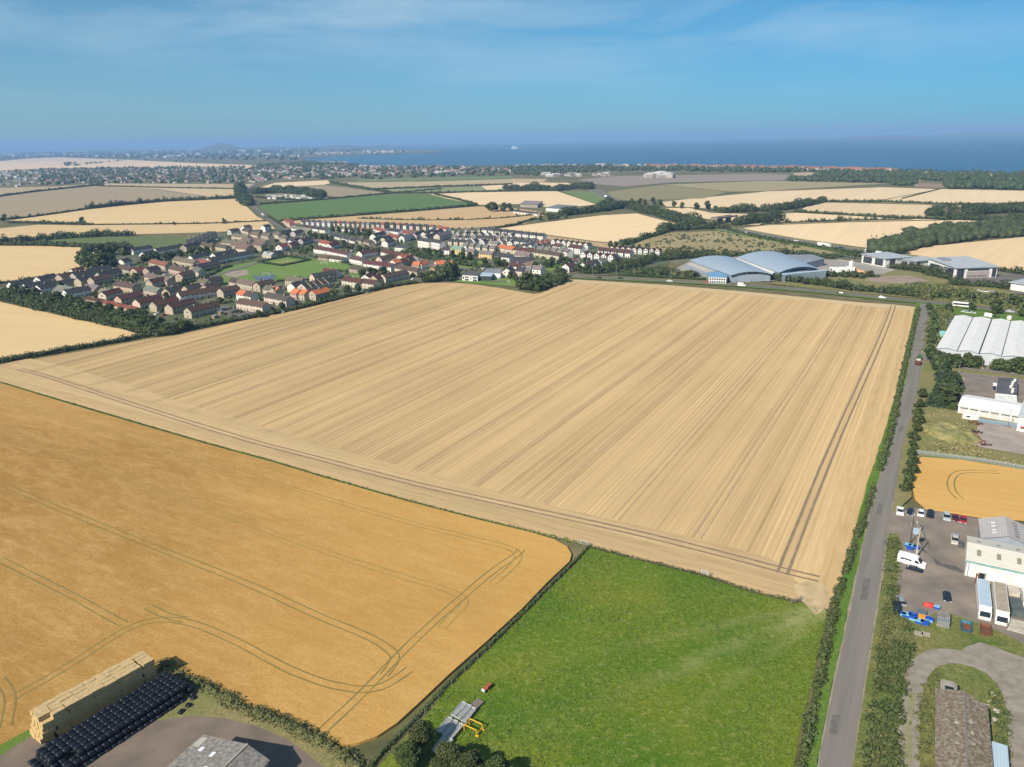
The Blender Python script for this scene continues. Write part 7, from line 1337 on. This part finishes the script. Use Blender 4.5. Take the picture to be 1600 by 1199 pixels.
# lorries / trailers beside the works
def box_trailer(x0, y0, x1, y1, w, label, roofm, z=3.3, cab=True):
    a = G(x0, y0, z); b2 = G(x1, y1, z); Lt = (a-b2).length; o = thing('parked_lorry', label, 'lorry', at_((a+b2)/2), math.atan2((b2-a).y, (b2-a).x)); part('box_body', MB().box(-Lt/2, -w/2, .9, Lt/2-1.6, w/2, z-.02), m_white, o); part('roof', MB().box(-Lt/2+.12, -w/2+.12, z, Lt/2-1.7, w/2-.12, z+.06), roofm, o)
    part('cab', bevelmesh(MB().prof([(Lt/2-1.6, .5), (Lt/2+.1, .5), (Lt/2+.1, 1.4), (Lt/2-.35, 2.7), (Lt/2-1.6, 2.9)], -w/2, w/2), 'cab', m_white, .08), None, o); mb = MB(); mb.poly([(Lt/2+.13, -w*.42, 1.5), (Lt/2+.13, w*.42, 1.5), (Lt/2-.27, w*.4, 2.6), (Lt/2-.27, -w*.4, 2.6)]); part('windscreen', mb, m_carglass, o)
    for sx_ in (-Lt*.3, Lt*.36): part('wheel', MB().tube((sx_, -w/2+.05, .48), (sx_, w/2-.05, .48), .48, .48, 14), m_tyre, o)
box_trailer(1536, 905, 1541, 953, 2.5, 'white box lorry, left of the two parked below the works building', m_pale); box_trailer(1562, 910, 1568, 961, 2.6, 'white lorry with a dirty tan roof, right of the two', M('tan_roof', (.38, .32, .24), (.3, .25, .19), .8, .9))
thing('dark_container', 'dark green grey container right of the tan roofed lorry', 'container', G(1586, 958), R(-115), mesh=MB().box(-2.6, -1.2, 0, 3.0, 1.2, 2.3).box(-2.6, -1.22, 2.3, 3.0, 1.22, 2.38).mesh('container', M('dark_green_grey', (.07, .09, .085), (.1, .12, .11), .5, .6)))
thing('pale_container', 'pale flat store between the works wall and the dark container', 'container', G(1582, 930), R(-115), mesh=MB().box(-1.6, -1.1, 0, 1.8, 1.1, 1.6).box(-1.65, -1.15, 1.6, 1.85, 1.15, 1.7).mesh('container', M('pale_buff', (.5, .45, .38), (.42, .38, .32), 1, .8)))
for k, (x, y) in enumerate([(1569, 905), (1580, 914)]): o = thing('waste_heap', f"{['left', 'right'][k]} heap of black bags against the white works wall", 'waste heap', G(x, y), 0, 'heaps of black bags', mesh=MB().blob((0, 0, .5), (1.1, .8, .7), k, .25).blob((.8, .2, .4), (.7, .7, .6), k+5, .25).blob((-.7, -.1, .3), (.6, .6, .5), k+9, .3).mesh('waste_heap', m_plastic))
thing('steel_post', 'dark rusty steel stanchion left of the works door', 'post', G(1523, 915), 0, mesh=MB().box(-.1, -.1, 0, .1, .1, 3.4).box(-.1, -1.2, 3.0, .1, .1, 3.3).mesh('post', m_rust))
o = thing('scrap_shelter', 'ruined timber framed bay at the right edge below the container', 'shelter', G(1588, 985), R(60)); part('slab', MB().box(-2, -2, 0, 3, 2, .9), ms_, o); part('posts', MB().box(-2, 1.9, 0, -1.8, 2.1, 2.2).box(2.8, 1.9, 0, 3, 2.1, 2.2).box(-2, 1.9, 2.1, 3, 2.1, 2.3), m_wood, o)
# scrap in the upper yard
rr = random.Random(5)
for k, (x, y, w) in enumerate([(1523, 664, 2.2), (1524, 678, 1.8), (1526, 690, 2.0), (1536, 697, 1.4)]):
    mb = MB()
    for q in range(16): mb.obox((rr.uniform(-w, w), rr.uniform(-w, w), rr.uniform(0, .9)), rr.uniform(.4, 2.2), rr.uniform(.15, .7), rr.uniform(.1, .7), rr.uniform(0, 3), rr.choice([0, 0, 1]))
    thing('scrap_pile', f"{['topmost', 'second', 'third', 'lowest'][k]} rusty scrap pile on the left of the upper yard", 'scrap pile', G(x, y), 0, 'rusty scrap piles', mesh=mb.mesh('scrap_pile', [m_rust, m_plastic]))
mb = MB()
for q in range(12): mb.obox((rr.uniform(-3, 3), rr.uniform(-.8, .8), rr.uniform(0, .7)), rr.uniform(1., 3), rr.uniform(.2, .6), rr.uniform(.1, .4), rr.uniform(-.6, .2), 0)
thing('scrap_pile', 'low rusty beam pile at the top right of the upper yard', 'scrap pile', G(1588, 672), R(-30), mesh=mb.mesh('scrap_pile', [m_rust]))
thing('blue_tank', 'long bright blue hull shaped sheet on the lower side of the scrap yard', 'tank', G(1573, 710), R(-28), mesh=MB().prof([(-4.8, .1), (4.5, .1), (4.8, .6), (-3.6, .6)], -.5, .5).mesh('tank', M('bright_blue', (.02, .24, .52), (.02, .2, .45), 1, .5)))
# palisade fences
def fence(px, h, label, mat, rails=True, step=.34, name='steel_fence'):
    P_ = resample(px_poly(px), 2.4); o = thing(name, label, 'fence', at_(P_[0])); mb = MB(); L_ = 0
    for a, b2 in zip(P_[:-1], P_[1:]):
        n = max(2, int((b2-a).length/step))
        for k in range(n): p = a.lerp(b2, k/n)-P_[0]; mb.obox((p.x, p.y, 0), .16, .03, h, math.atan2((b2-a).y, (b2-a).x))
    part('pales', mb, mat, o); rm = MB()
    for a, b2 in zip(P_[:-1], P_[1:]):
        for hh in (.4, h-.4): rm.tube(tuple(a-P_[0]+Vector((0, 0, hh))), tuple(b2-P_[0]+Vector((0, 0, hh))), .04, .04, 4)
    part('rails', rm, mat, o)
m_fence = M('fence_steel', (.33, .38, .38), (.28, .33, .33), 1, .6)
fence([(1431, 712), (1480, 718), (1540, 726), (1600, 737), (1650, 746)], 2.1, 'long grey palisade fence above the small crop field', m_fence); fence([(1527, 662), (1570, 668), (1600, 672), (1640, 676)], 2.2, 'blue grey panel fence between garages and scrap yard', M('fence_blue', (.22, .32, .40), (.2, .28, .36), 1, .6), step=.2)
fence([(968, 429.8), (1010, 432), (1080, 435), (1147, 439)], 1.4, 'long white railings behind the trimmed hedge on the main road', m_white, step=1.0, name='railings'); fence([(1147, 441), (1172, 442), (1206, 438), (1200, 434)], 1.6, 'pale fence in front of the left curved hall', m_fence, step=1.0); fence([(1020, 414), (1085, 409)], 3, 'tall pale fence on the left of the depot yard', m_fence, step=.9); fence([(1290, 400), (1345, 408), (1400, 419)], 3, 'long pale fence behind the depot service road', m_fence, step=1.)
fence([(395, 433.5), (424, 431), (431, 437), (404, 440.5), (395, 433.5)], 3, 'blue mesh fence around the sports court on the playing field', M('court_fence_blue', (.08, .14, .32), None, 1, .6), step=1.1)
o = thing('timber_barrier', 'orange timber barrier rail above the brown car park', 'barrier', G(1485, 572), R(-34)); bl = (G(1536, 579.5)-G(1485, 572)).length; part('rail', MB().box(0, -.08, .5, bl, .08, 1.1), M('orange_timber', (.62, .36, .2), (.5, .3, .16), 1, .8), o); part('posts', MB().box(0, -.1, 0, .15, .1, .5).box(bl/2, -.1, 0, bl/2+.15, .1, .5).box(bl-.15, -.1, 0, bl, .1, .5), m_wood, o)
# poles
o = thing('double_pole', 'twin wooden power pole with a transformer above the blue bins', 'power pole', G(1430, 876)); q = G(1421.5, 853)-G(1430, 876); m_pole = M('weathered_pole', (.52, .45, .32), (.40, .34, .24), 2, .9)
part('pole', MB().tube((0, 0, 0), (0, 0, 9), .17, .12, 8), m_pole, o); part('pole', MB().tube((q.x, q.y, 0), (q.x, q.y, 9), .15, .11, 8), M('dark_pole', (.07, .06, .05), None, 1, .9), o)
for h in (8.6, 5.6): part('cross_arm', MB().tube((-.35*q.x, -.35*q.y, h), (q.x*1.3, q.y*1.3, h), .06, .06, 6), m_pole, o)
part('transformer', MB().box(q.x*.5-.55, q.y*.5-.45, 5.7, q.x*.5+.55, q.y*.5+.45, 7.1), m_pale, o); part('sign_plate', MB().box(-.2, -.25, 2.2, .2, -.15, 3.2), m_white, o); part('insulators', MB().tube((0, 0, 9), (0, 0, 9.5), .06).tube((q.x*.5, q.y*.5, 8.6), (q.x*.5, q.y*.5, 9.3), .06).tube((q.x, q.y, 9), (q.x, q.y, 9.5), .06), m_white, o)
for j, (dx_, dy_) in enumerate([(0, 0)]): pass
def lamp(x, y, h, label, arm=-120, group='street lamps along the main road', d=.11):
    o = thing('street_lamp', label, 'street lamp', G(x, y), R(arm), group); part('column', MB().tube((0, 0, 0), (0, 0, h), d, d*.6, 8), m_metal, o); part('arm', MB().tube((0, 0, h), (1.5, 0, h+.15), d*.5, d*.5, 6), m_metal, o); part('lamp_head', MB().box(1.3, -.14, h+.06, 2.1, .14, h+.22), m_metal, o)
lp = [(902, 431.5), (925.5, 432), (963, 430), (990, 431), (1048, 436.5), (1104, 440), (1165, 443.5), (1231, 449), (1243, 450), (1304, 455.5), (1334, 458.5), (1376, 462.5), (1450, 470), (1516, 475), (1573, 482)]
for k, (x, y) in enumerate(lp): lamp(x, y, 8.5, f"{nth(k)} street lamp from the left along the main road", d=.14)
for x, y, h, l in [(1490, 589, 7, 'left one of two thin lamp posts at the car park edge'), (1497, 588, 7, 'right one of two thin lamp posts at the car park edge'), (1533, 582, 7, 'lamp post at the end of the orange barrier'), (1574, 670, 7.5, 'lamp post at the blue fence right of the garages'), (1492, 634, 6, 'lamp post above the left end of the garage block')]: lamp(x, y, h, l, group='yard lamps')
for k, (x, y) in enumerate([(1418, 583), (1418, 541), (1440, 548)]): thing('marker_post', f"{['lower left', 'upper left', 'right'][k]} small white marker post on the lane verge", 'post', G([1411, 1420, 1441][k], [595, 566, 552][k]), 0, 'marker posts', mesh=MB().box(-.08, -.08, 0, .08, .08, 1.3).box(-.09, -.09, 1.0, .09, .09, 1.15, 1).mesh('post', [m_white, m_redp]))
# goal posts on the playing field
for k, (x, y, a_, l) in enumerate([(506, 414.5, -25, 'white goal at the upper end of the playing field'), (416, 431.5, -25, 'white goal at the lower end of the playing field'), (795, 444, -60, 'small white goal on the school lawn')]):
    o = thing('goal', l, 'goal', G(x, y), R(a_), 'goals'); w_ = 3.6 if k < 2 else 1.5; part('frame', MB().tube((-w_, 0, 0), (-w_, 0, 2.4), .1).tube((w_, 0, 0), (w_, 0, 2.4), .1).tube((-w_, 0, 2.4), (w_, 0, 2.4), .1), m_white, o)
# cars parked about the village
vc = [(408, 493, WHT), (380, 495, GRY), (367, 489, BLK), (375, 482, RED), (395, 480, SIL), (345, 486, WHT), (318, 477, SIL), (280, 476, WHT), (246, 492, WHT), (258, 494, RED), (258, 430, WHT), (270, 434, WHT), (300, 474, WHT), (196, 443, WHT), (117, 456, WHT), (338, 380, BLK), (333, 383, WHT), (328, 386, SIL), (552, 457, WHT), (568, 456, WHT), (575, 458, GRY), (646, 437, WHT), (600, 410, WHT), (775, 435.5, WHT), (781, 436, SIL), (893, 410, BLK), (897, 406, RED), (900, 413, WHT), (712, 396, SIL), (740, 398, NVY), (700, 390, WHT), (850, 390, BLK), (1530, 456, WHT), (1537, 457, WHT), (1545, 457.5, WHT), (1552, 458, WHT), (1426, 445, NVY), (440, 489, WHT), (455, 478, SIL), (343, 473, RED)]
vc.sort()
for k, (x, y, c) in enumerate(vc): car('parked_car', f"{nth(k)} from the left of the cars parked in village streets and courts", 'car', x, y, rnd.choice([60, -30, 150, 240]), c, 'hatch', 'village parked cars')

# garden shrubs and little outbuildings between the houses
VP = [(p.x, p.y) for p in px_poly([(4, 449), (60, 441), (118, 432), (165, 423), (208, 412), (300, 388), (345, 372), (440, 364), (470, 358), (680, 364), (770, 365), (850, 380), (930, 395), (1010, 400), (960, 412), (895, 428), (840, 428), (705, 432), (640, 440), (590, 450), (540, 461), (485, 474), (405, 491), (360, 500), (300, 512), (232, 500), (150, 484), (60, 464)])]
PK = [[(p.x, p.y) for p in px_poly(q)] for q in ([(278, 450), (300, 441), (342, 420), (360, 416), (404, 409), (446, 402), (490, 404), (545, 413), (546, 420), (491, 436), (472, 440), (435, 442), (410, 446), (390, 443), (347, 441), (305, 450)],)]
q = []; mbs = MB(); k = 0; tr = 0; xs = [p[0] for p in VP]; ys = [p[1] for p in VP]
boxes = []
for h in HOUSES:
    o = h[0]; w = o.children[0]; bb2 = [Vector(c_) for c_ in w.bound_box]; lx = max(v_.x for v_ in bb2); ly = max(v_.y for v_ in bb2); rz2 = o.rotation_euler.z; boxes.append((o.location.x, o.location.y, math.cos(rz2), math.sin(rz2), lx, ly))
while k < 1500 and tr < 60000:
    tr += 1; x = rnd.uniform(min(xs), max(xs)); y = rnd.uniform(min(ys), max(ys))
    if not inside(x, y, VP) or inside(x, y, PK[0]): continue
    bad = False
    for bx_, by_, ca, sa, lx, ly in boxes:
        dx, dy = x-bx_, y-by_; u_ = ca*dx+sa*dy; v_ = -sa*dx+ca*dy
        if -1.6 < u_ < lx+1.6 and -1.6 < v_ < ly+1.6: bad = True; break
    if bad: continue
    k += 1; s_ = rnd.uniform(.8, 2.6); hh = s_*rnd.uniform(.9, 1.6); mbs.blob((x, y, hh*.4), (s_*.7, s_*.7, hh*.5), seed=k, amp=.25); q.append(cloud(16, (x, y, hh*.45), (s_, s_, hh*.6), .8, lo=.5))
struct('garden_shrubs', npmesh('garden_shrubs', np.vstack(q), m_leafw, mbs), None, kind='stuff', label='dark garden shrubs and small bushes filling the gaps between village houses', cat='shrubs')
ob = []; tr = 0
while len(ob) < 46 and tr < 20000:
    tr += 1; x = rnd.uniform(min(xs), max(xs)); y = rnd.uniform(min(ys), max(ys))
    if not inside(x, y, VP) or inside(x, y, PK[0]): continue
    if any(-3.5 < ca*(x-bx_)+sa*(y-by_) < lx+3.5 and -3.5 < -sa*(x-bx_)+ca*(y-by_) < ly+3.5 for bx_, by_, ca, sa, lx, ly in boxes): continue
    ob.append((PX((x, y, 0))[0], x, y))
ob.sort(); shm = MB().box(-1.6, -1.2, 0, 1.6, 1.2, 2.1, 0).ext([(-1.8, -1.4), (1.8, -1.4), (1.8, 1.4), (-1.8, 1.4)], [2.1, 2.1, 2.4, 2.4], [2.25, 2.25, 2.55, 2.55], 1).mesh('garden_shed', [M('shed_boards', (.30, .24, .18), (.2, .16, .12), .2, .9), M('shed_roofs', (.42, .41, .40), (.16, .14, .13), .03, .8, lo=.45, hi=.55)])
for i, (_, x, y) in enumerate(ob): thing('garden_shed', f"{nth(i)} from the left of the small garden sheds between village houses", 'shed', (x, y, 0), R(rnd.choice([60, -30])+rnd.uniform(-8, 8)), 'garden sheds', mesh=shm)

# far out on the water
sp_ = G(804.5, 232.5); sp_.z = -2
o = thing('ship', 'small white ship far out on the sea near the horizon', 'ship', sp_, R(-15)); part('hull', MB().prof([(-48, 0), (44, 0), (54, 12), (-50, 12)], -9, 9), m_pale, o); part('superstructure', MB().box(-40, -8, 12, 24, 8, 22).box(-30, -7, 22, 10, 7, 30), m_pale, o); part('funnel', MB().box(-22, -3, 30, -14, 3, 38), m_white, o)
# ================================================================ the air
hm = bpy.data.materials.new('haze_air'); hm.use_nodes = True; t = hm.node_tree; t.nodes.clear()
ho = t.nodes.new('ShaderNodeOutputMaterial'); pv = t.nodes.new('ShaderNodeVolumePrincipled')
pv.inputs['Color'].default_value = (.36, .62, 1.0, 1); pv.inputs['Density'].default_value = 0.9e-4; pv.inputs['Anisotropy'].default_value = 0.0
t.links.new(pv.outputs[0], ho.inputs['Volume'])
hb = MB().box(-59000, -3100, -3.4, 59000, 59000, 240)
struct('haze', hb, hm, kind='stuff', label='thin blue haze lying over the far fields, towns and sea', cat='haze')
